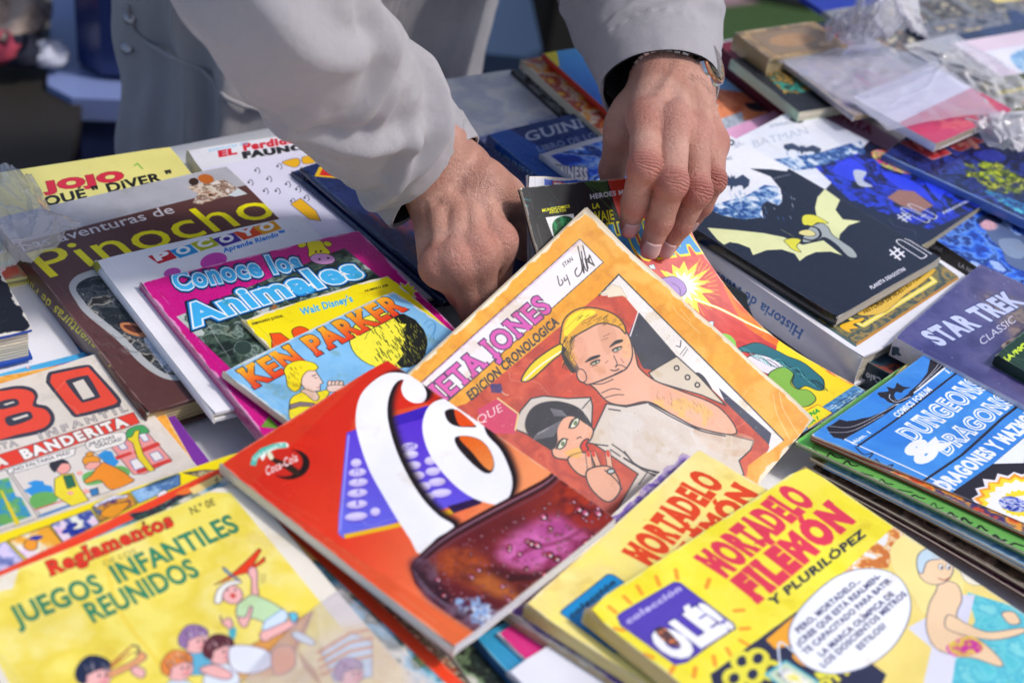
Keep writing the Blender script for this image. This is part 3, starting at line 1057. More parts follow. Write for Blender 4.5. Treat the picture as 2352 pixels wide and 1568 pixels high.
def art_backd(a):
    a.photo([(0, 0), (1, 0), (1, 1), (0, 1)], ('202428', '383c40', 'c8cccc', '101214'), 40, 12, sp='u', con=2)


def art_orange(a):
    a.grad([(0, 0), (1, 0), (1, 1), (0, 1)], '78b8ec', 'a8ccec', (0, 0), (1, 1), sp='u')
    a.photo(Y6(150, 560, 480, 590, 640, 630, 700, 680, 560, 740, 420, 760, 180, 800, 100, 700), ('d8805a', 'e89870', 'c86a4a', 'e8a888'), 40, 5, 1, con=2)
    a.poly(Y6(440, 650, 560, 650, 640, 680, 560, 700, 480, 690), '2a2c38', 1)
    a.photo(Y6(220, 770, 420, 700, 440, 790, 260, 820), ('c8ccd8', '9aa8b8', 'e8e8ee'), 14, 3)


def art_julia(a):
    a.photo([(0, 0), (1, 0), (1, 1), (0, 1)], ('d8a4cc', 'e0acd0', 'e4b8d8'), 60, 4, sp='u')
    a.text('JULINITA', Y6(885, 680)[0], Y6(1225, 840)[0], Y6(905, 640)[0], 'a8246c', b=.05, ser=.03)
    tz(a, Y6, 'Nº 12', 830, 680, 890, 712, 8, -14, '38305c', b=.03)


def art_green(a):
    tz(a, Y6, 'SELECCION', 620, 318, 970, 238, -20, -26, 'f0e020', b=.05)
    tz(a, Y6, 'TERROR', 735, 378, 985, 308, -24, -44, 'f0e020', b=.09)
    a.poly(Y6(520, 320, 600, 310, 700, 370, 640, 380), 'c03a2a', 0)
    a.photo(Y6(450, 350, 640, 400, 900, 560, 700, 600), ('1c2420', '4ab8a0', '2a3430', 'c8a050', '202820'), 24, 4, con=2.6)
    a.poly(Y6(440, 325, 500, 315, 540, 345, 480, 358), 'e8dc28', 0)


def art_oldbk(a):
    a.photo([(0, 0), (1, 0), (1, 1), (0, 1)], ('7a6a5a', '9c8468', 'a8906c', '6a5c50'), 50, 4, sp='u')
    a.poly([(.12, .12), (.88, .12), (.88, .88), (.12, .88)], '8c7a68', 0, 'u', ol='5c4c40', lw=2)
    a.ell((.5, .5), .28, .22, 'a8886a', 0, 'u')


def art_greyc(a):
    a.photo([(0, 0), (1, 0), (1, 1), (0, 1)], ('9c9aa4', 'b0a8a4', 'a49cb0', 'c0b8b8', '8c94a0'), 90, 4, sp='u', con=2)
    a.photo([(.35, .45), (.7, .4), (.72, .7), (.4, .75)], ('b88aa0', 'a88aa8', 'b8a0b0'), 30, 4, 1, 'u', blur=10, rag=20)
    a.poly([(.02, .03), (.98, .03), (.98, .97), (.02, .97)], 'a8a4b0', 0, 'u', al=.0, ol='c8b090', lw=3)


def art_whpink(a):
    a.poly([(0, .56), (1, .50), (1, 1), (0, 1)], 'c43c62', 0, 'u')
    a.photo([(.3, .7), (.9, .6), (.9, .95), (.3, .95)], ('c43c62', 'd86a70', 'b43458'), 30, 4, 1, 'u', blur=8)


def art_navym(a):
    a.photo([(0, 0), (1, 0), (1, 1), (0, 1)], ('222c4a', '2c3a5c', '34406a', '1c243e'), 100, 4, sp='u', con=2.2)
    a.photo([(.02, .0), (.9, 0), (.8, .16), (.0, .2)], ('b8a890', '5a5a60', '8c8c94', '2a2c34'), 30, 4, sp='u')


def art_collage(a):
    a.photo([(0, 0), (1, 0), (1, 1), (0, 1)], ('8c8e94', '74767c', '9a9ca0'), 120, 14, sp='u', con=2)
    r = random.Random(3)
    for i in range(5):
        for j in range(4):
            x, y = .04 + i * .19, .05 + j * .24
            a.photo([(x, y), (x + .16, y), (x + .16, y + .2), (x, y + .2)], (r.choice(('c8bca0', '5a6a8c', 'a89080')), '3c3e46', r.choice(('d8d0bc', '8c9498', '6c5c50'))), 20, i * 7 + j, sp='u', blur=2)


def art_royal(a):
    a.poly([(.0, .8), (.3, .85), (.25, 1), (0, 1)], 'c8a848', 0, 'u')


def art_farcorn(a):
    a.poly([(.2, .2), (1, .2), (1, 1), (.2, 1)], 'e8b0a8', 0, 'u'); a.poly([(.4, .3), (1, .3), (1, 1), (.4, 1)], 'c84838', 0, 'u')


def art_pinkw(a):
    a.poly([(.1, .12), (.9, .12), (.9, .8), (.1, .8)], 'f0eef8', 0, 'u', ol='c8a8c8', lw=1.5)
    a.photo([(.2, .2), (.75, .2), (.72, .62), (.22, .6)], ('a8c8e8', '78a4d4', 'c8e0f0', '8ab8dc'), 26, 4, 1, 'u')


def art_ojos(a):
    a.photo([(0, 0), (1, 0), (1, 1), (0, 1)], ('5c6238', '8a8448', '30341c', 'b0a04a'), 30, 6, sp='u')
    a.poly([(.03, .1), (1, .1), (1, .13), (.03, .13)], 'e0d040', 0, 'u'); a.poly([(.03, .52), (1, .52), (1, .56), (.03, .56)], 'e0d040', 0, 'u')
    a.text('OJO ROJO', (.08, .48), (.98, .48), (.08, .2), 'c83c38', b=.06, sp='u')
    a.poly([(0, .6), (1, .6), (1, 1), (0, 1)], '78c0d8', 0, 'u')


def city(a, poly_, seed):
    a.photo(poly_, ('f0f4fa', 'd4e0f0', '8cacd4', '3c64a0', '20407c', '7c9ccc'), 16, seed, 0, con=2.2)
    r = random.Random(seed); q = np.array(poly_); c = q.mean(0)
    for k in range(40):
        x, y = c[0] + r.uniform(-.5, .5) * np.ptp(q[:, 0]), c[1] + r.uniform(-.4, .4) * np.ptp(q[:, 1])
        a.line([(x, y), (x + 3.5, y + r.uniform(4, 12))], 2.2, r.choice(('f0f4fa', '3c64a0', 'c0d0e8', '5c84b8')), al=.7)


def art_b01(a):
    white = Y6(-100, 1100, 100, 640, 480, 560, 760, 1000, 700, 1075, 600, 1062, 470, 1057, 600, 1108, 662, 1185, 672, 1255, 650, 1288, 575, 1262, 540, 1290, 552, 1362, 430, 1376, 300, 1352, 190, 1302, 120, 1250)
    a.poly(white, 'eef0f8')
    city(a, Y6(190, 1302, 320, 1262, 440, 1232, 560, 1160, 640, 1170, 672, 1225, 668, 1270, 650, 1288, 575, 1262, 540, 1290, 552, 1362, 430, 1376, 300, 1352), 3)
    bat(a, Y5, 1270, 915, 120, 76, 8, '303a54')
    el(a, Y6, 350, 895, 24, 20, '2c3444'); el(a, Y6, 350, 895, 12, 10, 'eef0f8')
    tz(a, Y6, 'BATMAN', 380, 930, 520, 880, -14, -34, 'b8bcd0', b=.02)
    tz(a, Y6, 'DC', 300, 1010, 360, 998, -6, -16, '3a4458', b=.02)
    tz(a, Y7, 'edición', 668, 28, 778, 0, -6, -12, 'a8a8b4')
    a.poly(Y7(218, 355, 420, 372, 600, 392, 730, 418, 860, 470, 1000, 440, 1130, 542, 1050, 516, 950, 520, 885, 546, 840, 580, 806, 530, 720, 502, 620, 506, 525, 540, 505, 492, 430, 462, 370, 452, 330, 470, 285, 435), 'e6eab4', 0)
    a.poly(Y7(1010, 95, 1060, 130, 1112, 168, 1082, 235, 1130, 298, 1252, 312, 1170, 340, 1112, 400, 1100, 470, 1040, 380, 960, 310, 944, 220, 960, 150), 'e6eab4', 0)
    # loose brush shapes in the middle
    a.poly(Y7(900, 360, 980, 325, 1030, 350, 1060, 400, 1130, 450, 1200, 500, 1228, 552, 1168, 548, 1090, 470, 1010, 420, 960, 440, 860, 450), 'a8b0b0', 1, ol='14161e', lw=2)
    a.poly(Y7(862, 275, 930, 268, 1000, 300, 1032, 325, 960, 322, 920, 345, 862, 330), 'e0dc48', 1, ol='14161e', lw=1.5)
    a.poly(Y7(735, 440, 800, 425, 850, 440, 820, 480, 850, 520, 790, 500, 760, 470), 'e0dc48', 1, ol='14161e', lw=1.5)
    a.poly(Y7(850, 375, 910, 370, 950, 402, 900, 412, 835, 395), 'e8e09a', 1, ol='14161e', lw=1.5)
    a.line(Y7(890, 340, 960, 360, 980, 410, 930, 440, 870, 430), 6, '14161e', 1)
    a.line(Y7(710, 365, 800, 415), 1.5, 'b8bc94'); a.line(Y7(680, 425, 760, 450), 1.5, 'b8bc94')
    W = 'ececf4'
    for p in ((1425, 492, 1462, 462), (1450, 560, 1545, 490),):
        pass
    tz(a, Y7, '#', 1500, 572, 1562, 528, -88, -58, W, b=.01)
    a.line(Y7(1500, 458, 1530, 440, 1680, 530, 1692, 548, 1664, 562, 1640, 552), 3.4, W, 1, closed=True)
    a.line(Y7(1550, 430, 1580, 440, 1728, 532), 3.4, W)
    tz(a, Y7, 'PLANETA DEAGOSTINI', 1326, 770, 1556, 640, -16, -20, W, b=.045)


def spine_b01(a):
    a.poly(Y7(150, 300, 205, 345, 330, 435, 318, 470, 190, 380, 130, 330), 'b89a48')
    tz(a, Y7, 'BATMAN · AÑO UNO', 655, 655, 352, 466, -10, 24, 'd8d8e0', b=.0, ser=.03)
    el(a, Y7, 1052, 915, 12, 12, 'd0d0d8')


def art_b08(a):
    a.poly([(0, 0), (1, 0), (1, .38), (0, .5)], 'e8ecf6', 0, 'u')
    a.poly(Y6(100, 700, 740, 560, 1180, 850, 1100, 930, 900, 1000, 700, 1040, 400, 1050), 'e8ecf6')
    city(a, Y6(620, 1000, 900, 960, 1160, 880, 1200, 960, 1000, 1040, 760, 1070), 8)
    bat(a, Y6, 798, 934, 118, 40, 6, '38445c')
    el(a, Y6, 765, 752, 42, 20, '28303c', 10); el(a, Y6, 765, 752, 24, 10, 'e0e4ee', 10)
    tz(a, Y6, 'LEYENDAS DE', 600, 800, 760, 770, -14, -16, '707c94')
    tz(a, Y6, 'BATMAN', 500, 925, 840, 838, -22, -44, 'bcc4d6')
    a.photo(Y6(880, 1050, 1150, 960, 1500, 1100, 1850, 1200, 1960, 1280, 1600, 1440, 1100, 1260), ('141830', '2434b0', '3048d8', '10142a', '2a3cc4'), 46, 31, con=2.8)
    for p in ((980, 1060, 1090, 990, 1200, 1060, 1180, 1140, 1060, 1120), (1290, 1080, 1420, 1100, 1560, 1180, 1640, 1280, 1700, 1340, 1540, 1230, 1400, 1180), (1560, 1130, 1700, 1150, 1850, 1220, 1700, 1210, 1660, 1260)):
        a.poly(Y6(*p), '3448e0', 1, ol='0c1024', lw=2)
    a.poly(Y6(1330, 1240, 1400, 1190, 1500, 1200, 1620, 1290, 1540, 1330, 1420, 1290), '9c7468', 0)
    a.photo(Y6(1230, 960, 1300, 940, 1420, 980, 1540, 1080, 1450, 1090, 1300, 1040), ('c83a8a', '48a848', 'e8d050', 'c8a0c0', 'd86a50'), 12, 4, 1, con=2.8)
    a.poly(Y6(1120, 1070, 1200, 1080, 1180, 1130, 1240, 1170, 1150, 1160), 'c0c8dc', 1)
    W = 'd8dcea'
    tz(a, Y6, '#', 1440, 1392, 1492, 1362, -72, -38, W, b=.01)
    for x, y in ((1425, 1318), (1470, 1296)):
        a.line(Y6(x, y, x + 26, y - 12, x + 160, y + 52, x + 170, y + 66, x + 140, y + 74), 3.2, W, 1, closed=True)
    a.line(Y6(1545, 1362, 1575, 1344), 3, W)
    tz(a, Y6, 'DEAGOSTINI', 1685, 1342, 1850, 1262, -8, -12, W, b=.05)


def art_btm(a):
    a.photo([(0, 0), (1, 0), (1, 1), (0, 1)], ('1c2450', '2c3a80', '12162c', '3446a0', '161a38'), 60, 17, sp='u', con=2.6)
    for p in ((1405, 892, 1575, 862, 1735, 962, 1615, 1002), (1568, 858, 1735, 808, 1945, 886, 1790, 952)):
        a.poly(Y6(*p), 'b03c40', 0, ol='e8e0e8', lw=1.6)
    tz(a, Y6, 'BAT', 1455, 985 - 40, 1600, 985 + 5, 0, -1, 'd88a80') if 0 else None
    for i in range(5):
        x = 1450 + i * 42
        a.poly(Y6(x, 890 + i * 12 - 8, x + 26, 884 + i * 12 - 8, x + 80, 925 + i * 12, x + 52, 935 + i * 12), 'd87a70' if i % 2 else '8c2830')
        x = 1620 + i * 50
        a.poly(Y6(x, 858 + i * 8 - 18, x + 30, 850 + i * 8 - 18, x + 96, 896 + i * 8, x + 62, 906 + i * 8), 'd87a70' if i % 2 else 'e0a090')
    a.photo(Y6(1790, 1050, 1900, 1020, 2060, 1030, 2200, 1130, 2250, 1220, 2050, 1210, 1900, 1150), ('b8c430', '8aa028', '2c3820', 'd0d448', '404c28'), 22, 4, 1, con=2.8, blur=7, rag=14)
    a.poly(Y6(1870, 960, 2000, 940, 2080, 1000, 1950, 1010), '4450c8', 1)
    a.photo(Y6(1900, 1180, 2100, 1240, 2300, 1330, 2300, 1400, 2100, 1300), ('40b0c8', '2c5c9c', '60c8d8'), 20, 4, 1, blur=4, rag=10)
    a.line([(.01, .0), (.01, 1)], 5, '7a9ad0', sp='u')


def art_beg(a):
    a.photo([(0, 0), (1, 0), (1, 1), (0, 1)], ('1c3c98', '3068d8', '6a98e8', '142a6c', '2450b8', 'a8c0ec'), 44, 17, sp='u', con=2.8)
    a.poly(Y7(2060, 290, 2120, 270, 2190, 300, 2300, 400, 2400, 420, 2400, 640, 2250, 600, 2200, 500, 2120, 420), '5c6c90', 1)
    a.poly(Y7(2180, 440, 2300, 430, 2360, 480, 2340, 560, 2240, 540), '8494b0', 1)
    a.photo(Y7(2050, 320, 2110, 300, 2172, 335, 2150, 368, 2080, 365), ('e0b8c4', 'd0a0ac', 'f0d0d8'), 10, 2, 1, blur=3)
    a.poly(Y7(2030, 300, 2110, 262, 2200, 300, 2180, 330, 2100, 300, 2050, 330), '2a3454', 1)


def spine_beg(a):
    tz(a, Y7, 'BATMAN BEGINS', 1522, 405, 1800, 520, 8, -24, 'b0b0b8', b=.02)
    tz(a, Y7, 'LA NOVELA', 1912, 612, 2100, 720, 6, -26, 'e0e0e8', b=.05)


def art_hist(a):
    pic = Y7(120, 380, 1215, 1152, 1912, 685, 1500, 380, 900, 60)
    a.photo(pic, ('2c3a3c', '586058', '8c8050', '3c4c50', 'a88c50', '485858'), 60, 4, con=2.6)
    a.line(Y7(150, 430, 1215, 1148), 8, '4c6468')
    a.line(Y7(1228, 1140, 1905, 695), 7, 'c08a3c')
    fr_ = Y7(180, 400, 1265, 1015, 1752, 715, 1400, 400)
    a._stroke(a.pts(fr_), 13, 'f0e478', True); a._stroke(a.pts(fr_), 8, 'e8cc20', True); a._stroke(a.pts(fr_), 3, 'fbf6d0', True)
    tz(a, Y7, 'NUESTRO', 215, 440, 420, 560, 40, -60, 'e8d840', b=.06)
    a.poly(Y7(1232, 905, 1340, 880, 1480, 800, 1580, 690, 1680, 640, 1740, 630, 1752, 650, 1650, 740, 1560, 800, 1420, 920, 1300, 945, 1240, 940), 'e0bc58', 1, ol='8a6420', lw=1.4)
    tz(a, Y7, 'HISTORIA DE NUESTRO PUEBLO', 1278, 932, 1700, 650, -14, -26, '5c4214', b=.03, arc=-.5)
    a.poly(Y7(1110, 1015, 1180, 985, 1270, 960, 1260, 985, 1200, 1005, 1235, 1030, 1180, 1040, 1190, 1060, 1150, 1050), 'e8b830', 1, ol='8a6420', lw=1.2)


def spine_hist(a):
    tz(a, Y7, 'Historia de Nuestro Pueblo', 872, 1040, -60, 410, -28, 60, '2c68b4', b=.018, ser=.035)


def spine_calo(a):
    tz(a, Y7, 'Calo', 1392, 1368, 1292, 1330, -6, 40, 'e4e4ec', b=.05)


def art_calo(a):
    a.photo([(0, 0), (1, 0), (1, 1), (0, 1)], ('1a2e40', '24485c', 'a04a38', '16283a'), 40, 4, sp='u', con=2)


def art_trek(a):
    a.grad([(0, 0), (1, 0), (1, 1), (0, 1)], '40407c', '8a7a70', (0, 0), (1, .9), sp='u')
    a.photo([(0, 0), (1, 0), (1, 1), (0, 1)], ('3c3c70', '54548c', '6c6898', '46447c'), 70, 3, sp='u', al=.6)
    for i in range(24):
        a.line([(.35 + i * .025, .02), (.38 + i * .03, .95)], 1, '786c78', sp='u', al=.4)
    a.photo(Y7(2060, 800, 2352, 860, 2500, 1000, 2352, 1150, 2200, 1000), ('6c6470', '9c8a70', '584c60', 'a89078'), 40, 4, 1, al=.8, blur=12)
    for k in range(60):
        rk = random.Random(k); a.ell((rk.random(), rk.random()), .004, .003, 'c8d0f0', 0, 'u', al=.6)
    tz(a, Y7, 'STAR TREK', 1790, 1148, 2352, 862, -138, -82, 'ccd4f2', b=.055, ol='2c3468', ow=.03)
    tz(a, Y7, 'CLASSIC', 2072, 1148, 2300, 985, -28, -44, 'dcdcf0', b=.0)
    a.photo(Y7(2200, 1150, 2300, 1090, 2400, 1120, 2400, 1200, 2260, 1190), ('d8b090', 'e8d0b8', '80604c'), 14, 4, 1)


def spine_trek(a):
    tz(a, Y7, 'R', 1470, 1205, 1515, 1208, 4, -46, '3c5468', b=.1)


def art_noche(a):
    tz(a, Y7, 'LA NOCHE', 2236, 1262, 2480, 1075, -30, -26, 'c8dc40', b=.04)
    tz(a, Z8, 'LA NOCHE', 1612, 245, 1800, 120, -18, -24, 'c8e040', b=.05)


def art_notes(a):
    for i in range(12):
        a.line([(0, .06 + i * .08), (1, .06 + i * .08)], .8, '8c8c50', sp='u')


def art_dnd(a):
    B, K, W = '3f88d8', '221a20', 'f4f6fc'
    a.photo([(0, 0), (1, 0), (1, 1), (0, 1)], ('3a80d4', '4c94e0', '4288d8'), 90, 3, sp='u')
    # inner panel and its frame
    a.line(Z8(480, 792, 1010, 440, 1325, 180, 1400, 190, 1760, 372), 5, W)
    a.line(Z8(480, 792, 900, 980, 1400, 1215, 1760, 1400), 4, W)
    a.line(Z8(470, 800, 1000, 430, 1320, 168), 2, K)
    # wings
    a.poly(Z8(930, 470, 1010, 400, 1062, 330, 1082, 240, 1080, 190, 1140, 175, 1145, 140, 1210, 112, 1270, 120, 1335, 130, 1350, 155, 1420, 175, 1400, 195, 1330, 178, 1200, 275, 1060, 390, 960, 472), K, 0)
    for p in ((1215, 112, 1210, 200, 1150, 290, 1000, 430), (1140, 140, 1160, 220, 1110, 310, 980, 445), (1330, 130, 1310, 175)):
        a.line(Z8(*p), 1.6, 'd8dcec', 1)
    a.poly(Z8(360, 712, 400, 690, 450, 655, 500, 668, 560, 662, 600, 650, 660, 640, 760, 600, 860, 540, 830, 580, 680, 680, 480, 795, 410, 782, 380, 750), K, 0)
    for p in ((380, 705, 560, 700, 860, 545), (370, 745, 540, 735, 760, 620)):
        a.line(Z8(*p), 1.6, 'd8dcec', 1)
    # dragon head and neck
    a.poly(Z8(718, 470, 790, 460, 780, 430, 830, 440, 850, 402, 870, 415, 905, 430, 945, 432, 900, 450, 880, 470, 845, 465, 830, 490, 860, 520, 950, 470, 965, 485, 920, 520, 870, 545, 800, 540, 760, 510, 735, 500), K, 1)
    a.line(Z8(800, 480, 800, 510, 850, 535, 945, 495), 2, 'd8dcec', 1)
    for i in range(9):
        a.line(Z8(820 + i * 15, 520 - i * 3, 830 + i * 15, 538 - i * 4), 1, 'd8dcec')
    a.poly(Z8(1420, 190, 1560, 200, 1700, 290, 1800, 340, 1800, 430, 1640, 320, 1500, 250), K, 1)
    a.line(Z8(1490, 235, 1560, 225, 1640, 300, 1740, 330), 3, B, 1); a.line(Z8(1600, 250, 1680, 330, 1760, 400), 3, B, 1)
    # side scrolls
    for x, y in ((560, 850), (700, 930), (820, 1010)):
        a.line(Z8(x, y, x + 60, y + 50, x + 120, y + 40, x + 90, y + 80), 3, K, 1)
    a.line(Z8(575, 842, 800, 690, 1100, 460, 1405, 225), 5, K)
    a.line(Z8(1035, 1085, 1300, 905, 1580, 650, 1900, 400), 6, K)
    tz(a, Z8, 'Núm. 1', 548, 830, 668, 752, -26, -16, W, b=.04)
    tz(a, Z8, '125 ptas.', 1215, 336, 1362, 232, -30, -22, W, b=.05)
    tz(a, Z8, 'COMICS FORUM', 858, 642, 1096, 452, -38, -22, W, b=.05)
    for s, q in (('DUNGEONS', (985, 812, 1478, 432, -140, -72)), ('DRAGONS', (1205, 905, 1668, 535, -118, -68))):
        tz(a, Z8, s, *q, W, b=.055, ser=.04, spc=1.12)
        tz(a, Z8, s, *q, '3f88d8', b=-.022, spc=1.12)
    tz(a, Z8, '&', 1040, 965, 1200, 830, -170, -78, W, b=.06)
    tz(a, Z8, '™', 1340, 352, 1362, 338, -12, -8, W)
    tz(a, Z8, 'DRAGONES Y MAZMORRAS', 1206, 1152, 1965, 560, -100, -52, W, b=.06)
    a.poly(Z8(1225, 1170, 1520, 965, 1760, 760, 2100, 1000, 2100, 1700, 1700, 1420), K)
    a.poly(Z8(1520, 965, 1740, 780, 1740, 900, 1735, 960), 'f0f4fc')
    fl = random.Random(2)
    for rad_, c_ in ((285, 'f2eef4'), (262, 'f0a028'), (235, 'f2dc30'), (205, 'fbfaf6'), (120, 'f2dc30'), (70, 'f6f4fa')):
        pts = []
        for k in range(40):
            t = 2 * math.pi * k / 40
            rr = rad_ * (1 + (.16 if k % 2 else -.03) * fl.uniform(.5, 1.2))
            pts.append((1720 + rr * 1.15 * math.cos(t), 1240 + rr * .72 * math.sin(t)))
        a.poly(Z8(*pts), c_, 0)
    a.photo(Z8(1560, 1220, 1640, 1190, 1760, 1240, 1720, 1300, 1600, 1280), ('2c3c9c', 'e8ecf8', '4a58b8'), 8, 4, 1, con=2.8)


def art_lime(a):
    r = random.Random(3)
    for i in range(13):
        x, y = 230 + i * 118 + r.uniform(-20, 20), 862 + i * 56 + r.uniform(-8, 14)
        a.line(Z8(x, y, x + r.uniform(20, 40), y - r.uniform(8, 26), x + 60, y + r.uniform(-4, 12), x + r.uniform(70, 120), y + 10), r.uniform(2, 6), '182018', 1)
    a.line(Z8(170, 830, 700, 1080, 1735, 1600), 3, 'c8dcc0', al=.6)
    a.poly(Z8(165, 800, 240, 770, 280, 800, 260, 850, 220, 880), '70d060', 1)


def art_mortb(a):
    a.photo([(0, 0), (1, 0), (1, 1), (0, 1)], ('f2e494', 'f6e684', 'eedc8c', 'f8eaa0'), 90, 3, sp='u')
    tz(a, Z7, 'MORTADELO', 622, 860, 1050, 352, -170, -92, 'd4481e', b=.06, ser=.02, spc=1.12)
    tz(a, Z7, 'Y', 850, 660, 890, 620, -60, -25, 'd4481e', b=.08, ser=.04)
    tz(a, Z7, 'FILEMÓN', 850, 900, 1250, 420, -130, -70, 'd4481e', b=.075, ser=.03)
    a.poly(Z7(62, 1140, 80, 1118, 350, 905, 385, 908, 700, 1120, 700, 1160, 420, 1385, 390, 1380), '1e8cc8', 0, ol='123c64', lw=2)
    tz(a, Z7, 'colección', 130, 1175, 398, 962, -18, -30, '16304c', b=.06)
    tz(a, Z7, 'OLÉ!', 420, 1360, 690, 1170, -120, -100, 'f0f0f0', b=.08, ol='1c2c40', ow=.04, spc=1.12)


def art_mortf(a):
    a.photo([(0, 0), (1, 0), (1, 1), (0, 1)], ('efe23a', 'f4e858', 'eadc34', 'f3e65c'), 110, 3, sp='u')
    R = 'd84058'
    tz(a, Z7, 'MORTADELO', 1062, 918, 1606, 462, -172, -112, R, b=.06, ser=.02, ol='f0c83c', ow=.02, spc=1.12)
    tz(a, Z7, 'Y', 1325, 745, 1385, 690, -62, -35, R, b=.09, ser=.05)
    tz(a, Z7, 'FILEMÓN', 1262, 1062, 1838, 580, -148, -118, R, b=.08, ser=.035, ol='f0c83c', ow=.02)
    tz(a, Y8, 'Y PLURILÓPEZ', 178, 985, 872, 455, -40, -52, '26283a', b=.04)
    a.poly(Z7(408, 1162, 430, 1140, 755, 952, 790, 955, 1118, 1205, 1118, 1232, 830, 1440, 760, 1455, 430, 1215), '5846ac', 0, ol='3c307c', lw=1.5)
    tz(a, Z7, 'colección', 478, 1208, 800, 1002, -22, -32, 'c0b8e4', b=.05)
    tz(a, Z7, 'OLÉ!', 770, 1425, 1100, 1216, -168, -132, 'f4f4f8', b=.085, ol='38307a', ow=.035, spc=1.12)
    a.photo(Z7(640, 1240, 690, 1225, 760, 1290, 790, 1335, 740, 1340, 670, 1290), ('c87850', '302838', 'e8a078'), 10, 3, 1)
    r = random.Random(6)
    for x, y, d in ((770, 905, 80), (655, 945, 70), (545, 1000, 60), (470, 1060, 45), (380, 1120, 40), (960, 960, 110), (1150, 1125, 175), (1185, 1235, 175), (1180, 1320, 210), (1090, 1380, 240), (1000, 1430, 260), (880, 1500, 280), (740, 1490, 300), (600, 1400, 20), (420, 1240, 10)):
        c, s = math.cos(math.radians(d)), math.sin(math.radians(d))
        a.line(Z7(x - 28 * c, y - 28 * s, x + 28 * c, y + 28 * s), 8, 'e88a30', al=.8)
    # picture
    a.photo(Y8(700, 752, 830, 640, 1000, 480, 1140, 345, 2400, 1130, 2400, 2200, 900, 2200, -200, 1600, 0, 1290, 350, 1030, 600, 850), ('ecd880', 'f0dc88', 'e8d490'), 60, 4)
    a.poly(Y8(-300, 1500, 350, 1028, 470, 1085, 700, 1260, 1030, 1500, 900, 1800, -200, 1900), '2c2e48')
    a.poly(Y8(120, 1240, 330, 1060, 420, 1130, 420, 1250, 190, 1310), 'eca838'); a.poly(Y8(320, 1350, 500, 1300, 640, 1440, 420, 1440), 'eca838', 1)
    for x, y in ((-60, 1400), (60, 1350 + 30), (20, 1500), (160, 1470), (-120, 1530)):
        el(a, Y8, x, y, 66, 60, '2c2e48', 0, ol='e4dc50', lw=12)
    a.poly(Y8(120, 1500, 270, 1400, 520, 1560, 380, 1700), 'c8d8c0', 0, ol='5ab0c0', lw=5)
    a.photo(Y8(200, 1500, 280, 1450, 460, 1560, 380, 1640), ('e8e070', 'f4f4f0', '5a5a60'), 18, 4)
    a.poly(Y8(480, 1490, 600, 1460, 620, 1500, 520, 1540), 'e0dc50'); tz(a, Y8, 'OTT', 560, 1620, 760, 1480, -50, -50, 'e4dc50', b=.1)
    # crowd in the stands
    a.photo(Y8(650, 780, 1130, 345, 1330, 470, 1330, 560, 1130, 520, 1040, 700, 880, 700), ('f0f0f0', 'e0902c', 'f0ece8', 'e8b060', 'c8783c'), 11, 5, con=3, octv=2)
    a.poly(Y8(1060, 560, 1180, 440, 1330, 470, 1560, 540, 1600, 900, 1340, 1050, 1230, 900, 1100, 740), 'f2e49c', 1)
    a.poly(Y8(1560, 590, 1700, 560, 1850, 780, 1760, 830, 1620, 790), 'f0ead8', 1, ol='8a8478', lw=1.2)
    # pool
    a.photo(Y8(1640, 880, 2200, 1050, 2400, 1400, 2400, 2200, 1350, 2200, 1560, 1330, 1700, 1100), ('60c4d0', '78d0d8', '58b8cc', '8cd8dc'), 20, 4, con=2.4)
    a.poly(Y8(1560, 900, 1700, 900, 1640, 1130, 1560, 1060), 'dcdcf0'); a.poly(Y8(1190, 1150, 1330, 1070, 1560, 1330, 1520, 1600, 1360, 1900, 1280, 1700, 1370, 1300), 'e4e4f4')
    O = dict(ol='6a6470', lw=2)
    S_ = 'f2d4b0'
    # a swimmer in patterned trunks, seen from the side
    a.poly(Y8(1350, 980, 1400, 880, 1440, 800, 1560, 820, 1600, 930, 1560, 1050, 1600, 1180, 1760, 1260, 1900, 1400, 1880, 1440, 1700, 1380, 1560, 1360, 1400, 1300, 1330, 1150), S_, 1, **O)
    a.poly(Y8(1500, 1050, 1640, 1120, 1800, 1180, 2050, 1150, 2060, 1190, 1850, 1240, 1640, 1210, 1480, 1150), S_, 1, **O)
    a.photo(Y8(1480, 1290, 1640, 1210, 1750, 1260, 1740, 1330, 1560, 1370), ('c83ca0', 'e8dc50', 'e070b8'), 20, 4, 1, con=3)
    el(a, Y8, 1400, 700, 135, 125, S_, 0, **O)
    a.poly(Y8(1262, 700, 1270, 600, 1350, 545, 1450, 550, 1530, 620, 1440, 630, 1340, 650, 1300, 740), 'c8dce8', 1, **O)
    for x in (1440, 1495):
        el(a, Y8, x, 690, 17, 22, 'ffffff', 0, ol='2c2c3c', lw=1); el(a, Y8, x + 5, 694, 7, 9, '22222c')
    a.line(Y8(1420, 775, 1470, 790, 1510, 770), 2.5, '8a4038', 1)
    a.poly(Y8(1900, 1040, 1990, 1030, 2040, 1110, 1960, 1120), S_, 1, **O)
    bub = Y8(640, 770, 880, 702, 1090, 745, 1200, 890, 1200, 1080, 1080, 1290, 880, 1440, 640, 1495, 450, 1450, 330, 1330, 295, 1170, 400, 980)
    a.poly(bub, 'f4f6fc', 1, ol='6a6c88', lw=2)
    a.line(Y8(330, 1330, 240, 1260, 215, 1300, 235, 1500), 4, 'dce4f0', 1)
    for s, q in (('PERO, MORTADELO...', (372, 1188, 838, 800)), ('¿CREE QUE ESTÁ REALMEN-', (372, 1290, 992, 768)), ('TE CAPACITADO PARA BATIR', (425, 1352, 1070, 800)),
                 ('LA MARCA OLÍMPICA DE', (545, 1368, 1092, 900)), ('LOS DOSCIENTOS METROS', (560, 1450, 1185, 900)), ('ESTILOS?', (832, 1318, 1032, 1140))):
        tz(a, Y8, s, *q, -36, -30, '3c3c64', b=.03)


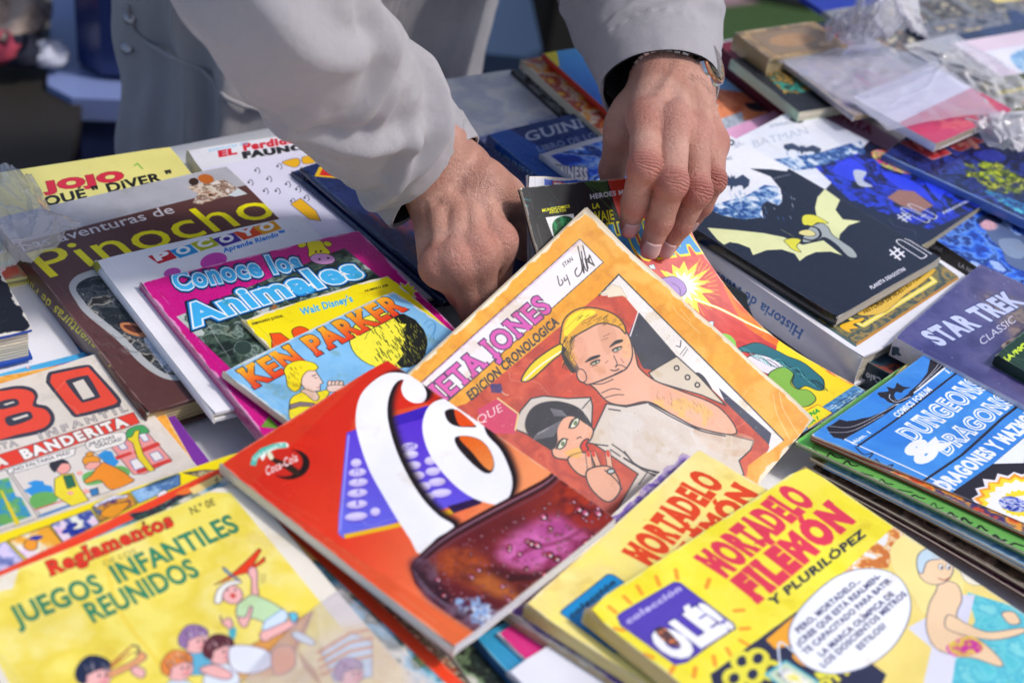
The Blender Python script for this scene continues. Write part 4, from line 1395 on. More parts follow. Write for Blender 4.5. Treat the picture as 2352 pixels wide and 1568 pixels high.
def art_purple(a):
    a.photo([(0, 0), (1, 0), (1, 1), (0, 1)], ('7a60b0', '8c74b8', 'c8b8d0', '7058a4'), 30, 9, sp='u', con=2.4)


def art_coke(a):
    a.grad([(0, 0), (1, 0), (1, 1), (0, 1)], 'c83820', 'ee8c50', (0, .28), (.65, 1.05), sp='u')
    a.grad(Z6(1120, 330, 1560, 520, 1400, 600, 1200, 720, 900, 860, 800, 1000, 1050, 1330, 0, 640), 'd83a1e', 'f09a68', Z6(560, 560)[0], Z6(1250, 720)[0])
    a.grad(Z6(630, 30, 1180, 340, 1000, 330, 830, 250, 480, 330, 420, 880, 60, 680, 0, 640), 'ca2c18', 'd8401e', Z6(100, 600)[0], Z6(420, 900)[0])
    # pocket calculator
    a.grad(Z6(455, 388, 490, 376, 830, 262, 905, 262, 1000, 420, 1090, 680, 1060, 705, 760, 790, 440, 886, 415, 862, 418, 780), '5a30c0', '6a70dc', Z6(800, 300)[0], Z6(480, 860)[0])
    a.poly(Z6(440, 868, 700, 812, 940, 752, 1080, 690, 1090, 716, 950, 772, 660, 842, 450, 886), 'e8b820'); a.poly(Z6(930, 735, 1090, 690, 1090, 722, 960, 768), '281440')
    a.line(Z6(465, 400, 424, 850), 4, '9a98f0'); a.line(Z6(690, 350, 880, 290), 5, '30188c'); a.poly(Z6(680, 310, 870, 255, 900, 300, 700, 352), '3c20a8')
    for x, y, w_ in ((500, 530, 26), (506, 575, 42), (510, 622, 46), (506, 672, 48), (504, 725, 50), (500, 782, 54), (750, 455, 42), (752, 492, 42), (770, 542, 36), (790, 590, 34), (590, 760, 24), (850, 520, 28), (862, 570, 36), (880, 620, 42), (900, 672, 50), (820, 640, 34), (840, 690, 30)):
        el(a, Z6, x, y + 5, w_, 23, '5a48c0', -6); el(a, Z6, x, y, w_, 20, 'c8bcec', -6); el(a, Z6, x, y - 5, w_ * .8, 11, 'dcd4f6', -6)
    tz(a, Z6, 'OFF', 728, 466, 778, 456, 0, -18, '6a5ac0', b=.03); tz(a, Z6, 'M+', 732, 500, 774, 492, 0, -20, 'f0f0fc', b=.02); tz(a, Z6, '7', 500, 628, 516, 626, 0, -26, '7a6ad0'); tz(a, Z6, '4', 500, 680, 518, 678, 0, -26, '7a6ad0'); tz(a, Z6, '1', 500, 732, 512, 730, 0, -26, '7a6ad0'); tz(a, Z6, 'M', 492, 582, 516, 580, 0, -22, '7a6ad0')
    C_ = Z6(800, 958, 755, 890, 690, 790, 625, 680, 560, 560, 515, 430, 497, 330, 515, 225, 570, 155, 650, 108, 740, 112, 800, 145, 832, 200, 818, 243, 770, 248, 728, 222, 712, 180, 722, 140, 690, 152, 662, 200, 648, 270, 655, 350, 690, 470, 745, 590, 815, 700, 890, 778, 962, 830, 880, 885)
    o_ = Z6(915, 228, 990, 228, 1045, 262, 1085, 308, 1165, 340, 1150, 358, 1105, 348, 1120, 400, 1175, 460, 1212, 530, 1236, 610, 1226, 680, 1186, 722, 1130, 722, 1050, 695, 970, 640, 890, 555, 835, 465, 812, 370, 825, 295, 860, 248)
    sw = Z6(1216, 372, 1260, 378, 1320, 425, 1410, 470, 1350, 468, 1280, 448, 1235, 412)
    for p in (C_, o_, sw):
        q = a.pts(p, 1)
        a.put([q + np.array([11, 2])], '140a10', .95, None, 4)
        a.put([q + np.array([6, 2])], '140a10', .95)
    for p in (C_, o_, sw):
        a.poly(p, 'f6f6fc', 1)
    h1 = Z6(918, 292, 945, 276, 972, 284, 1010, 318, 1066, 358, 1030, 362, 975, 358, 935, 336)
    a.poly(h1, '1c1014', 1); a.poly(Z6(962, 285, 990, 290, 1060, 352, 1030, 358, 985, 352), 'd8501c', 1)
    h2 = Z6(968, 410, 1030, 404, 1090, 425, 1130, 470, 1150, 530, 1140, 572, 1108, 578, 1060, 545, 1010, 495, 975, 450)
    a.poly(h2, '1c1014', 1); a.grad(Z6(985, 412, 1035, 406, 1092, 428, 1130, 472, 1148, 530, 1136, 566, 1100, 545, 1045, 480), 'd8601c', 'e89050', Z6(1000, 400)[0], Z6(1140, 560)[0], 1)
    a.line(Z6(1085, 318, 1110, 348, 1160, 352), 5, '1c1014', 1)
    # glass of cola
    G_ = Z6(755, 1022, 775, 985, 840, 925, 960, 835, 1200, 705, 1400, 600, 1475, 512, 1530, 515, 1900, 700, 1900, 800, 1300, 1300, 1120, 1340, 1080, 1340, 930, 1240, 830, 1165, 775, 1095)
    a.grad(G_, '4a1420', '8a2c1c', Z6(820, 1100)[0], Z6(1650, 640)[0]); a.photo(G_, ('401420', '6c2024', '8a3424', '501824'), 60, 5, con=1.6, al=.35)
    a.photo(Z6(1150, 960, 1230, 870, 1400, 780, 1560, 790, 1620, 860, 1560, 960, 1400, 1040, 1240, 1030), ('b05090', 'd87ab8', '8a3058', 'c866a4'), 60, 15, 1, con=2, al=.95, blur=9)
    a.photo(Z6(1480, 540, 1560, 560, 1800, 690, 1740, 760, 1600, 860, 1480, 780, 1440, 680), ('902818', '5c1818', 'b03a1c', '701c18'), 40, 7, 1, al=.9, blur=7)
    a.photo(Z6(850, 1000, 1000, 920, 1150, 1010, 1300, 1060, 1350, 1130, 1200, 1180, 1000, 1100), ('8a3a20', 'b85a28', '5c2018', '3c1418'), 50, 9, 1, al=.85, blur=8)
    for dy, c_, w_ in ((0, '1c0c14', 7), (16, '9a8aa4', 3), (30, '281018', 8), (52, '6c4a5c', 3)):
        a.line(Z6(775, 1000 + dy, 850, 925 + dy, 970, 838 + dy, 1200, 712 + dy, 1390, 612 + dy, 1480, 530 + dy), w_, c_, 1, al=.8)
    a.photo(Z6(755, 1022, 790, 970, 870, 1010, 900, 1100, 1000, 1200, 1180, 1290, 1100, 1340, 930, 1240, 830, 1165), ('2c1420', '503040', '7c6478', '1c0c14'), 30, 11, 1, al=.9, blur=4)
    a.photo(Z6(950, 1170, 1060, 1160, 1200, 1240, 1180, 1300, 1060, 1290, 980, 1230), ('4a2c50', 'a8c8e8', '7c98c8', 'e0ecf8', '3c2440'), 14, 4, 1, con=2.8, blur=4, rag=8)
    a.photo(Z6(1000, 1015, 1100, 1035, 1230, 1110, 1260, 1175, 1150, 1160, 1040, 1090), ('a8582c', 'b86a34', '8a4024'), 30, 3, 1, al=.9, blur=5)
    a.line(Z6(1240, 985, 1330, 930, 1450, 905, 1560, 850), 9, '7a2448', 1, al=.55); a.line(Z6(1230, 1075, 1360, 1060, 1500, 1000, 1640, 880), 16, '2c0c14', 1, al=.6)
    for k in range(9):
        a.line(Z6(770 + k * 6, 1030 + k * 9, 800 + k * 10, 1100 + k * 8, 900 + k * 12, 1190 + k * 6, 1040 + k * 12, 1262 + k * 4), 2.2, ('8c7a90', '3a2230', 'b0a4b8', '1c0c14')[k % 4], 1, al=.55)
    r = random.Random(9)
    for k in range(520):
        t = r.random(); x = r.uniform(860, 1790); y = r.uniform(560, 1180)
        if not (y > 1330 - .45 * x + 20 and y < 1700 - .55 * x + 300):
            continue
        s = r.choice((3, 4, 5, 6, 7, 9, 14)) * (1.25 if x > 1300 else .85)
        el(a, Z6, x, y, s * 1.15, s, '2c0c14', 0); el(a, Z6, x - s * .15, y - s * .1, s * .75, s * .65, r.choice(('a83a4a', 'c05a78', '8a2c34')), 0)
        el(a, Z6, x + s * .25, y + s * .3, s * .42, s * .34, 'f8e4ec', 0)
        if s < 5 and x > 1200 and y < 850 and r.random() < .6:
            el(a, Z6, x, y, s * .8, s * .7, 'f4f0f4')
    # round badge
    el(a, Z6, 190, 538, 92, 70, '1a0c0c', -8); el(a, Z6, 165, 530, 84, 64, 'c02a1c', -8)
    a.poly(Z6(45, 490, 60, 470, 115, 440, 168, 434, 180, 456, 120, 466, 80, 490, 60, 520), 'f4f4ec', 1)
    a.poly(Z6(0, 540, 10, 500, 50, 462, 110, 440, 168, 436, 172, 458, 112, 462, 62, 486, 36, 514, 28, 545), '5cb8a8', 0)
    tz(a, Z6, 'SIEMPRE', 20, 525, 165, 448, -10, -14, 'f0f4f0', b=.0, arc=.35)
    a.poly(Z6(75, 490, 100, 480, 118, 508, 180, 530, 236, 572, 214, 588, 170, 560, 112, 528), '2c1c10', 1); a.poly(Z6(78, 488, 98, 480, 112, 506, 96, 516), 'e8e4c8', 1)
    tz(a, Z6, 'Coca-Cola', 78, 590, 226, 520, -6, -40, 'f8f4f4', b=.02, ol='c02a1c', ow=.04)
    a.line(Z6(60, 660, 140, 705, 330, 800), 1, 'e88a70', al=.6)


def art_jones(a):
    a.photo([(0, 0), (1, 0), (1, 1), (0, 1)], ('dc9a26', 'e4a638', 'd89422', 'e8b050'), 60, 3, sp='u')
    K = '23283c'
    ln = dict(ol=K, lw=1.6)
    O = dict(ol='1a1c28', lw=2.7)
    band = ZJ(1168, 222, 1302, 355, 245, 1300, 90, 1195)
    a.poly(band, 'ece8f0', 0, **ln)
    a.line(ZJ(1172, 232, 60, 1228), 1, 'c878b0')
    for s, q in (('ETA JONES', (432, 1116, 1008, 622)), ('JULI', (178, 1330, 408, 1136))):
        tz(a, ZJ, s, *q, -88, -84, 'd05cb0', b=.035, ser=.055, ol='262348', ow=.034, spc=1.16)
    # signature
    a.line(ZJ(1040, 432, 1050, 478, 1058, 488, 1072, 470, 1062, 452), 2.0, '16161c', 1); a.line(ZJ(1078, 440, 1082, 462, 1096, 448), 1.8, '16161c', 1); a.line(ZJ(1090, 425, 1104, 458, 1112, 485), 1.8, '16161c', 1)
    tz(a, ZJ, 'STAN', 1076, 384, 1130, 344, -10, -22, '16161c')
    a.line(ZJ(1152, 385, 1140, 410, 1152, 436, 1172, 420, 1180, 380, 1156, 262), 2.2, '16161c', 1)
    a.line(ZJ(1172, 330, 1186, 400, 1192, 410, 1176, 290), 2.2, '16161c', 1); a.line(ZJ(1180, 340, 1200, 395, 1212, 400, 1196, 330), 2.2, '16161c', 1)
    a.line(ZJ(1184, 258, 1216, 392), 2.2, '16161c', 1); a.line(ZJ(1200, 350, 1228, 320, 1216, 345, 1250, 372, 1205, 348), 2.2, '16161c', 1); a.line(ZJ(1222, 355, 1222, 312, 1236, 345, 1252, 378), 1.8, '16161c', 1)
    # frame right of the picture
    a.photo(ZJ(1390, 425, 1853, 888, 2330, 1370, 2240, 1440, 1280, 530), ('ece8e8', 'e0dce0', 'f0ecec'), 4, 6, 0)
    a.line(ZJ(1275, 545, 1390, 424, 1853, 886, 2330, 1368), 3.2, K)
    a.poly(ZJ(1700, 820, 1750, 800, 1850, 900, 2200, 1270, 2150, 1330, 1900, 1100), 'ece8ea')
    a.poly(ZJ(1960, 1070, 2260, 1330, 2240, 1420, 2080, 1350, 2030, 1230), '2c3450')
    a.line(ZJ(1715, 830, 1740, 838, 1745, 800), 2, K); a.line(ZJ(1740, 880, 1775, 835), 1, K); a.line(ZJ(1755, 890, 1785, 845), 1, K)
    a.poly(ZJ(1830, 990, 1880, 1010, 1960, 1150, 1900, 1120), '23283c', 1)
    # picture (a sheet pasted on the cover)
    pic = ZJ(1270, 545, 1420, 545, 1500, 640, 1720, 888, 1853, 1010) + Z7(1320, 105, 1335, 130, 1325, 155, 1205, 245) + D_(1700, 1200, 1400, 1200, 1150, 1150, 960, 960) + ZJ(520, 1160)
    a.photo(pic, ('b43e2c', 'c04a34', 'a83c30', 'c85840', 'b44434'), 70, 5)
    tz(a, ZJ, 'EDICION CRONOLOGICA', 550, 1142, 1050, 704, -30, -44, '262c40', b=.03)
    a.poly(ZJ(1505, 640, 1720, 888, 1590, 970, 1530, 960, 1450, 790, 1440, 770), '2a3042')
    a.line(ZJ(1500, 640, 1455, 775), 3, 'e8e0e4'); a.line(ZJ(1485, 650, 1445, 770), 1.6, 'c83c60')
    sh = 'd2c8c0'
    a.poly(ZJ(1320, 1160, 1430, 1178, 1560, 1152, 1700, 1225, 1853, 1310) + Z7(860, 0, 1240, 95, 1220, 150, 1150, 215, 1180, 300) + D_(1640, 1110, 1500, 1160, 1400, 1200) + ZJ(1500, 1560, 1250, 1390, 1210, 1380, 1250, 1310), sh, 0, **O)
    a.photo(Z7(870, 30, 1000, 20, 1240, 80, 1150, 190, 960, 140), ('c8a890', 'd2c0b0', 'b89880'), 30, 4, 1, al=.5)
    a.photo(ZJ(1350, 1220, 1700, 1260, 1900, 1420, 1700, 1500, 1400, 1420), ('d4ccc6', 'c8bcb0', 'd8d2ce', 'd0c6c0'), 40, 14, 1, al=.6)
    a.poly(ZJ(1560, 985, 1600, 960, 1720, 890, 1853, 1010, 2000, 1170, 1860, 1110, 1600, 1035), 'd0c4b4', 0, **O)
    for x, y in ((1720, 957), (1782, 1010), (1838, 1053)):
        el(a, ZJ, x, y, 13, 13, 'd0c4b4', 0, **O)
    skin = 'e2ac94'
    a.poly(ZJ(1228, 1042, 1300, 1010, 1400, 965, 1440, 900, 1470, 830, 1490, 900, 1510, 960, 1600, 1030, 1740, 1085, 1960, 1180, 2060, 1330, 1853, 1300, 1700, 1225, 1560, 1150, 1430, 1170, 1330, 1150, 1260, 1080), skin, 1, **O)
    a.photo(ZJ(1600, 1050, 1900, 1180, 1900, 1290, 1600, 1160), ('e0b090', 'e8b850', 'dca890', 'd8a084'), 30, 4, 1, al=.6)
    a.poly(ZJ(1112, 800, 1160, 745, 1290, 690, 1400, 725, 1450, 780, 1468, 880, 1440, 950, 1390, 985, 1240, 1045, 1190, 1040, 1140, 965, 1100, 900), skin, 1, **O)
    a.poly(ZJ(1270, 720, 1350, 710, 1380, 800, 1330, 880, 1290, 820), 'cf9a80', 1, al=.6)
    el(a, ZJ, 1178, 1000, 26, 40, skin, -20, **O)
    a.poly(ZJ(1060, 760, 1075, 690, 1120, 640, 1190, 613, 1280, 620, 1370, 655, 1420, 710, 1428, 762, 1385, 722, 1290, 702, 1200, 742, 1130, 790, 1115, 870, 1160, 960, 1122, 975, 1080, 890, 1056, 830), 'd8a032', 1, **O)
    a.poly(ZJ(1080, 720, 1120, 655, 1200, 625, 1260, 640, 1180, 690, 1110, 760, 1082, 780), 'e8d830', 1)
    r = random.Random(5)
    for k in range(70):
        x, y = r.uniform(1065, 1125), r.uniform(800, 970)
        a.line(ZJ(x, y, x + 16, y - 34), 1.3, r.choice(('1c1a1c', 'e0b038', '1c1a1c')))
    for k in range(36):
        x, y = r.uniform(1150, 1400), r.uniform(665, 720)
        a.line(ZJ(x, y, x + 24, y - 16), 1.1, '5a4012', al=.8)
    a.poly(ZJ(1062, 830, 1100, 860, 1118, 915, 1160, 960, 1128, 985, 1095, 950, 1066, 890), '1c1a20', 1)
    for k in range(12):
        a.line(ZJ(1080 + k * 5, 880 + k * 7, 1100 + k * 5, 835 + k * 5), 1.1, 'd8a032')
    a.photo(ZJ(1120, 820, 1180, 780, 1220, 900, 1240, 1030, 1190, 1035, 1140, 960), ('c88c74', 'd89c84', 'c48870'), 14, 3, 1, al=.45, blur=2)
    a.photo(ZJ(1400, 760, 1450, 790, 1462, 880, 1420, 900, 1400, 830), ('c88c74', 'e8c070', 'c48870'), 14, 5, 1, al=.4, blur=2)
    for p in ((1300, 780, 1340, 760), (1290, 800, 1330, 785), (1310, 930, 1330, 915), (1400, 900, 1420, 930)):
        a.line(ZJ(*p), 1.0, '6a3c34')
    a.poly(ZJ(1196, 925, 1230, 895, 1280, 882, 1278, 895, 1235, 912), '1a1c28', 1); a.poly(ZJ(1335, 840, 1370, 802, 1412, 795, 1408, 808, 1372, 822), '1a1c28', 1)
    for x, y in ((1256, 926), (1380, 850)):
        a.poly(ZJ(x - 26, y + 12, x - 6, y - 4, x + 24, y - 12, x + 16, y + 2, x - 8, y + 12), 'd0d4c0', 1, ol='1a1c28', lw=1.4); el(a, ZJ, x + 3, y - 1, 7, 6, '3c5c40'); a.line(ZJ(x - 28, y + 8, x - 6, y - 8, x + 28, y - 16), 2.6, '1a1c28', 1)
        a.line(ZJ(x - 20, y + 22, x + 10, y + 16), 1.2, '6a3c34', 1)
    a.line(ZJ(1360, 885, 1380, 930, 1372, 955), 1.6, '1a1c28', 1); a.line(ZJ(1342, 968, 1368, 972, 1392, 962), 2.2, '1a1c28', 1)
    a.line(ZJ(1290, 1030, 1350, 1002, 1412, 970), 2, '1a1c28', 1)
    for p in ((1290, 1100, 1350, 1075, 1400, 1080), (1240, 1050, 1300, 1045, 1360, 1020), (1300, 1130, 1370, 1110, 1420, 1110), (1440, 960, 1400, 940, 1370, 945)):
        a.line(ZJ(*p), 1.6, '1a1c28', 1)
    for k in range(46):
        x = r.uniform(1600, 1900); y = 1075 + (x - 1600) * .36 + r.uniform(-15, 55)
        a.line(ZJ(x, y, x + 8, y + 20), .6, '5a3c34', al=.7)
    # surfboard
    a.poly(ZJ(845, 1035, 838, 1012, 890, 935, 970, 870, 1060, 820, 1062, 872, 1010, 915, 900, 1015), 'e8c828', 1, **O)
    a.line(ZJ(852, 1025, 940, 945, 1060, 862), 3, 'f0ecec', 1)
    # woman in a white cap
    a.poly(ZJ(785, 1300, 830, 1200, 890, 1130, 960, 1116, 1100, 1130, 1228, 1124, 1240, 1170, 1235, 1300, 1180, 1240, 1080, 1240, 1000, 1420, 860, 1330), 'ccc4be', 0, **O)
    a.line(ZJ(1180, 1190, 1228, 1135), 2, '1a1c28')
    a.poly(ZJ(1035, 1240, 1120, 1225, 1200, 1270, 1245, 1310, 1225, 1370, 1190, 1380, 1200, 1420, 1180, 1472, 1090, 1478, 1010, 1440), skin, 1, **O)
    a.poly(ZJ(1100, 1470, 1220, 1440, 1250, 1568, 1160, 1560), skin, 1, **O)
    a.poly(ZJ(856, 1262, 890, 1190, 960, 1152, 1060, 1148, 1170, 1190, 1240, 1290, 1200, 1262, 1120, 1232, 1070, 1250, 1040, 1310, 1040, 1375, 1012, 1420, 930, 1380, 870, 1330), '1a1d2c', 1)
    for k in range(11):
        a.line(ZJ(905 + k * 11, 1368 - k * 2, 918 + k * 12, 1340 - k * 4, 945 + k * 11, 1318 - k * 6), .9, 'e8e4e8', 1)
    for k in range(7):
        a.line(ZJ(1000 + k * 10, 1185 + k * 2, 1028 + k * 11, 1232), 1.0, 'e8e4e8', 1)
    for x, y in ((1140, 1272), (1068, 1390)):
        a.poly(ZJ(x - 28, y + 22, x - 6, y - 22, x + 22, y - 30, x + 18, y + 4, x - 6, y + 26), 'dce0cc', 1, ol='14161e', lw=2.2); el(a, ZJ, x + 3, y - 2, 8, 11, '6c8a58', 20, ol='14161e', lw=1); a.line(ZJ(x + 20, y - 28, x + 34, y - 26), 2, '14161e')
        a.line(ZJ(x - 34, y + 26, x - 20, y - 10, x + 4, y - 32), 3, '14161e', 1)
    a.poly(ZJ(1172, 1400, 1192, 1368, 1218, 1362, 1205, 1395, 1216, 1420, 1192, 1438, 1178, 1425), 'c8342c', 1, **O)
    a.line(ZJ(1150, 1360, 1168, 1350, 1180, 1355), 1.8, '14161e', 1)
    a.poly(ZJ(1080, 1440, 1150, 1470, 1180, 1440, 1160, 1410), 'e8b850', 1, al=.6)
    for x0, y0, x1, y1 in ((1215, 1440, 1230, 1560), (1245, 1440, 1290, 1560), (1328, 1440, 1345, 1560)):
        a.line(ZJ(x0, y0, x1, y1), 13, '1a1c28'); a.line(ZJ(x0, y0, x1, y1), 10.5, skin); a.line(ZJ(x0 - 2, y0 - 6, x0 + 2, y0 + 14), 7, 'c8342c')
    a.poly(ZJ(1210, 1540, 1340, 1520, 1400, 1640, 1330, 1720, 1230, 1640), skin, 1, **O)
    el(a, ZJ, 1345, 1545, 22, 14, 'c0c8c8', -10, **O)
    for p in ((1250, 1390, 1330, 1400), (1350, 1390, 1420, 1440, 1480, 1500, 1560, 1545), (1420, 1430, 1500, 1520, 1640, 1590), (1340, 1420, 1400, 1460), (1560, 1160, 1700, 1240, 1853, 1312, 2000, 1345), (1330, 1190, 1400, 1200)):
        a.line(ZJ(*p), 2.6, '1a1c28', 1)
    a.line(Z7(330, 270, 400, 330, 440, 390), 2.2, '1a1c28', 1); a.line(Z7(500, 540, 560, 440, 640, 350), 3, '1a1c28', 1); a.line(Z7(450, 200, 560, 260, 700, 295, 760, 300), 4, '1a1c28', 1); a.line(Z7(590, 290, 540, 360), 2, '1a1c28')
    # pink board, biro scribble, torn paper
    a.poly(ZJ(580, 1195, 700, 1130, 818, 1218, 800, 1330, 640, 1330), 'c23a66', 0); a.line(ZJ(700, 1130, 818, 1218, 800, 1310), 4, 'e0c890')
    tz(a, ZJ, 'QUE', 590, 1280, 730, 1200, -14, -44, 'ecd8e0', ser=.04)
    a.line([tuple(p) for p in np.array([ZJ(692 + 38 * math.cos(k * 1.7) * (1 - .01 * k), 1072 + 26 * math.sin(k * 1.9))[0] for k in range(46)])], 1.2, '3a2c6c', 1)
    a.line(ZJ(720, 1090, 745, 1110, 762, 1108), 1.5, 'e8dccc', 1)
    a.poly(ZJ(1280, 535, 1330, 505, 1350, 480, 1400, 495, 1440, 560, 1410, 545, 1330, 555, 1320, 535), 'e2d8c8', 0, ol='a89880', lw=1)
    a.line(ZJ(1700, 600, 1720, 640, 1790, 700, 1853, 760), 1.4, 'f0e4cc', 1, al=.8); a.line(ZJ(1740, 620, 1800, 690), 1.2, 'f0e4cc', 1, al=.8)
    a.line(D_(1790, 900, 1800, 940, 1835, 1000), 1.6, 'f4ead8', 1, al=.8); a.line(D_(1776, 905, 1785, 950, 1815, 1010), 1.4, 'f4ead8', 1, al=.8)
    a.line(ZJ(1262, 560, 1100, 720, 860, 930), 1.0, '8a3024', al=.5)
    for k in range(60):
        x, y = r.uniform(.02, .98), r.uniform(.02, .98)
        a.ell((x, y), .002, .002, 'a06a30', 0, 'u', al=.5)


def D_(*a):
    return list(zip(a[::2], a[1::2]))


def art_hulk(a):
    a.photo([(0, 0), (1, 0), (1, 1), (0, 1)], ('c03c38', 'cc5048', 'b83a3c', 'd05a48'), 60, 4, sp='u')
    a.poly(Y3(900, 560, 1612, 530, 1660, 700, 1720, 860, 1700, 1000, 1400, 1100, 1080, 1250, 900, 900), '15191f')
    a.poly(Y3(1612, 520, 1900, 500, 1960, 760, 1800, 820, 1700, 760), 'b83424')
    r = random.Random(2)
    for k in range(22):
        x = r.uniform(1000, 1600)
        a.line(Y3(x, 560 + r.uniform(0, 300), x + 120, 700 + r.uniform(0, 300)), r.uniform(.6, 1.6), r.choice(('1c4a44', '2c6c5c', '20403c')), al=.7)
    a.poly(Y3(1440, 560, 1612, 545, 1640, 700, 1560, 640), '34502c', 0); a.line(Y3(1450, 560, 1680, 800), 2.5, '4a7a3a'); a.line(Y3(1500, 560, 1660, 730), 1.5, '18240f')
    for k in range(10):
        a.line(Y3(1030 + r.uniform(-25, 15), 680 + k * 40, 1050 + r.uniform(-15, 30), 700 + k * 40), 3, '2c8a90', 1, al=.7)
    tz(a, Y3, 'HEROES MARVEL', 1504, 692, 1880, 640, -6, -34, 'e8e8ee', b=.04)
    tz(a, Y3, 'MUNDICOMICS', 1168, 780, 1358, 748, -5, -20, 'e8e430', b=.05)
    tz(a, Y3, 'ADULTOS', 1212, 792, 1332, 774, -2, -18, 'e8e430', b=.05) if 0 else tz(a, Y3, 'ADULTOS', 1216, 788 + 4, 1332, 776, -3, -18, 'e8e430', b=.05)
    a.poly(Y3(1188, 818, 1382, 792, 1420, 900, 1260, 1000), 'e8eaea')
    a.photo(Y3(1235, 880, 1260, 830, 1320, 808, 1372, 825, 1385, 880, 1330, 930, 1260, 960), ('0f2a1c', '1c7048', '123824', '2a8a58'), 9, 4, 1, con=2.8)
    tz(a, Y3, 'LA', 1518, 757, 1566, 750, -4, -34, 'f0e828', b=.04)
    tz(a, Y3, 'SALVAJE', 1440, 862, 1668, 832, -14, -72, 'f0e828', b=.03)
    tz(a, Y5, 'HULKA', 500, 1452, 1022, 1380, -82, -215, '3c90cc', b=.09, ol='f0e428', ow=.05, ser=.02)
    cx, cy = 1762, 490
    for k0, R_, c_ in ((0, 190, 'f0dc3c'), (1, 150, 'f8f080'), (0, 105, 'fcfcf0')):
        pts = []
        for k in range(28):
            t = 2 * math.pi * k / 28 + k0 * .1
            rr = R_ * (1 if k % 2 else .55) * r.uniform(.8, 1.15)
            pts.append((cx + rr * math.cos(t), cy + rr * .85 * math.sin(t)))
        a.poly(ZJ(*pts), c_)
    a.poly(ZJ(1640, 445, 1700, 435, 1760, 470, 1775, 520, 1740, 550, 1700, 530, 1660, 500, 1590, 440), 'a488c8', 1, ol='2c2440', lw=1.5)
    a.line(ZJ(1690, 470, 1735, 500, 1740, 540), 1.6, '2c2440', 1); a.poly(ZJ(1558, 372, 1590, 366, 1602, 395, 1572, 392), 'd0e0f0', 0, ol='2c2440', lw=1)
    for k in range(16):
        t = -1.2 + k * .16
        a.line(Y7(90 + 130 * math.cos(t), 760 + 130 * math.sin(t), 90 + (190 + r.uniform(0, 40)) * math.cos(t), 760 + (190 + r.uniform(0, 40)) * math.sin(t)), 1.2, 'f4e050')
    # sweeping tail of light, yellow field and sea
    a.photo(Y7(200, 420, 400, 700, 620, 1000, 1000, 1290, 1260, 1440, 900, 1260, 560, 1080, 400, 900), ('d86a28', 'e08030', 'd05a30'), 30, 4, 1)
    a.poly(Y7(700, 1110, 900, 1200, 1120, 1330, 1260, 1440, 1330, 1600, 900, 1700, 700, 1500), 'f2d828', 1)
    a.photo(Y7(900, 1170, 1100, 1290, 1240, 1420, 1120, 1380, 980, 1290), ('e89a30', 'd86028', 'f2d028'), 20, 4, 1)
    a.line(Y7(130, 840, 300, 900, 520, 1010, 760, 1120, 960, 1220, 1010, 1300), 9, 'f0d838', 1); a.line(Y7(130, 835, 300, 900, 520, 1012, 760, 1125), 5, 'fbf8e8', 1)
    a.poly(Y7(310, 1075, 370, 1080, 410, 1130, 400, 1200, 340, 1180), '8ac858', 1)
    a.poly(Y7(230, 985, 262, 985, 258, 1020, 236, 1015), 'd8e4f0', 0, ol='2c3040', lw=1)
    # reclining figure with long dark hair, seen from behind
    a.poly(Y7(470, 1250, 560, 1200, 650, 1190, 740, 1240, 760, 1310, 700, 1350, 600, 1330), 'ece8f0', 1, ol='1c2430', lw=1.4)
    a.poly(Y7(640, 1330, 740, 1290, 800, 1330, 780, 1400, 820, 1440, 900, 1450, 950, 1510, 880, 1560, 760, 1540, 700, 1470, 630, 1400), '88b850', 1, ol='1c2c20', lw=1.6)
    a.poly(Y7(415, 1180, 470, 1150, 560, 1130, 680, 1180, 760, 1220, 860, 1260, 950, 1330, 1000, 1380, 1000, 1440, 960, 1450, 880, 1420, 830, 1440, 790, 1400, 800, 1340, 740, 1290, 640, 1230, 520, 1200), '2c6c78', 1, ol='142830', lw=2)
    for k in range(26):
        t = k / 26
        x, y = 440 + 520 * t, 1160 + 230 * t + 20 * math.sin(9 * t)
        a.line(Y7(x, y, x + 50, y + 20 + 20 * math.sin(k), x + 90, y + 60), 1.8, r.choice(('122430', '60b0b0', '122430')), 1)
    a.photo(Z8(150, 690, 560, 415, 690, 480, 260, 780, 150, 820), ('3a78b8', '6aa8d8', '2c6098', 'a8d0e8'), 10, 4, con=2.8)
    for k in range(26):
        x = 280 + k * 14; y = 650 - k * 8 + r.uniform(-30, 30)
        a.line(Z8(x, y, x + 60, y - 34), 1.2, r.choice(('1c3c60', 'd8ecf8')))
    a.poly(Z8(150, 630, 300, 552, 402, 612, 232, 718), 'f2e420', 0, ol='c05030', lw=1.4)
    tz(a, Z8, 'ASESINA', 140, 690, 312, 602, -10, -26, '2c9a40', b=.06); tz(a, Z8, 'CAIDA !', 170, 740, 302, 655, -8, -24, '2c9a40', b=.06)


def art_pocket(a):
    a.poly([(0, 0), (.12, 0), (.12, 1), (0, 1)], 'dce0ec', 0, 'u')
    a.text('DON', (.2, .2), (.6, .2), (.2, .05), 'e8e8f0', b=.06, ol='c84040', ow=.05, sp='u')


def art_poster(a):
    a.photo([(.02, .4), (.42, .4), (.42, .78), (.02, .78)], ('5a4a3a', 'b89a78', '28304c', 'e8d8c0', '1c2030'), 30, 4, sp='u', con=2.6)
    a.photo([(.5, .62), (.8, .62), (.8, .9), (.5, .9)], ('8a5a30', 'c89a58', 'e8dccc', '3a2c24'), 20, 14, sp='u', con=2.6)


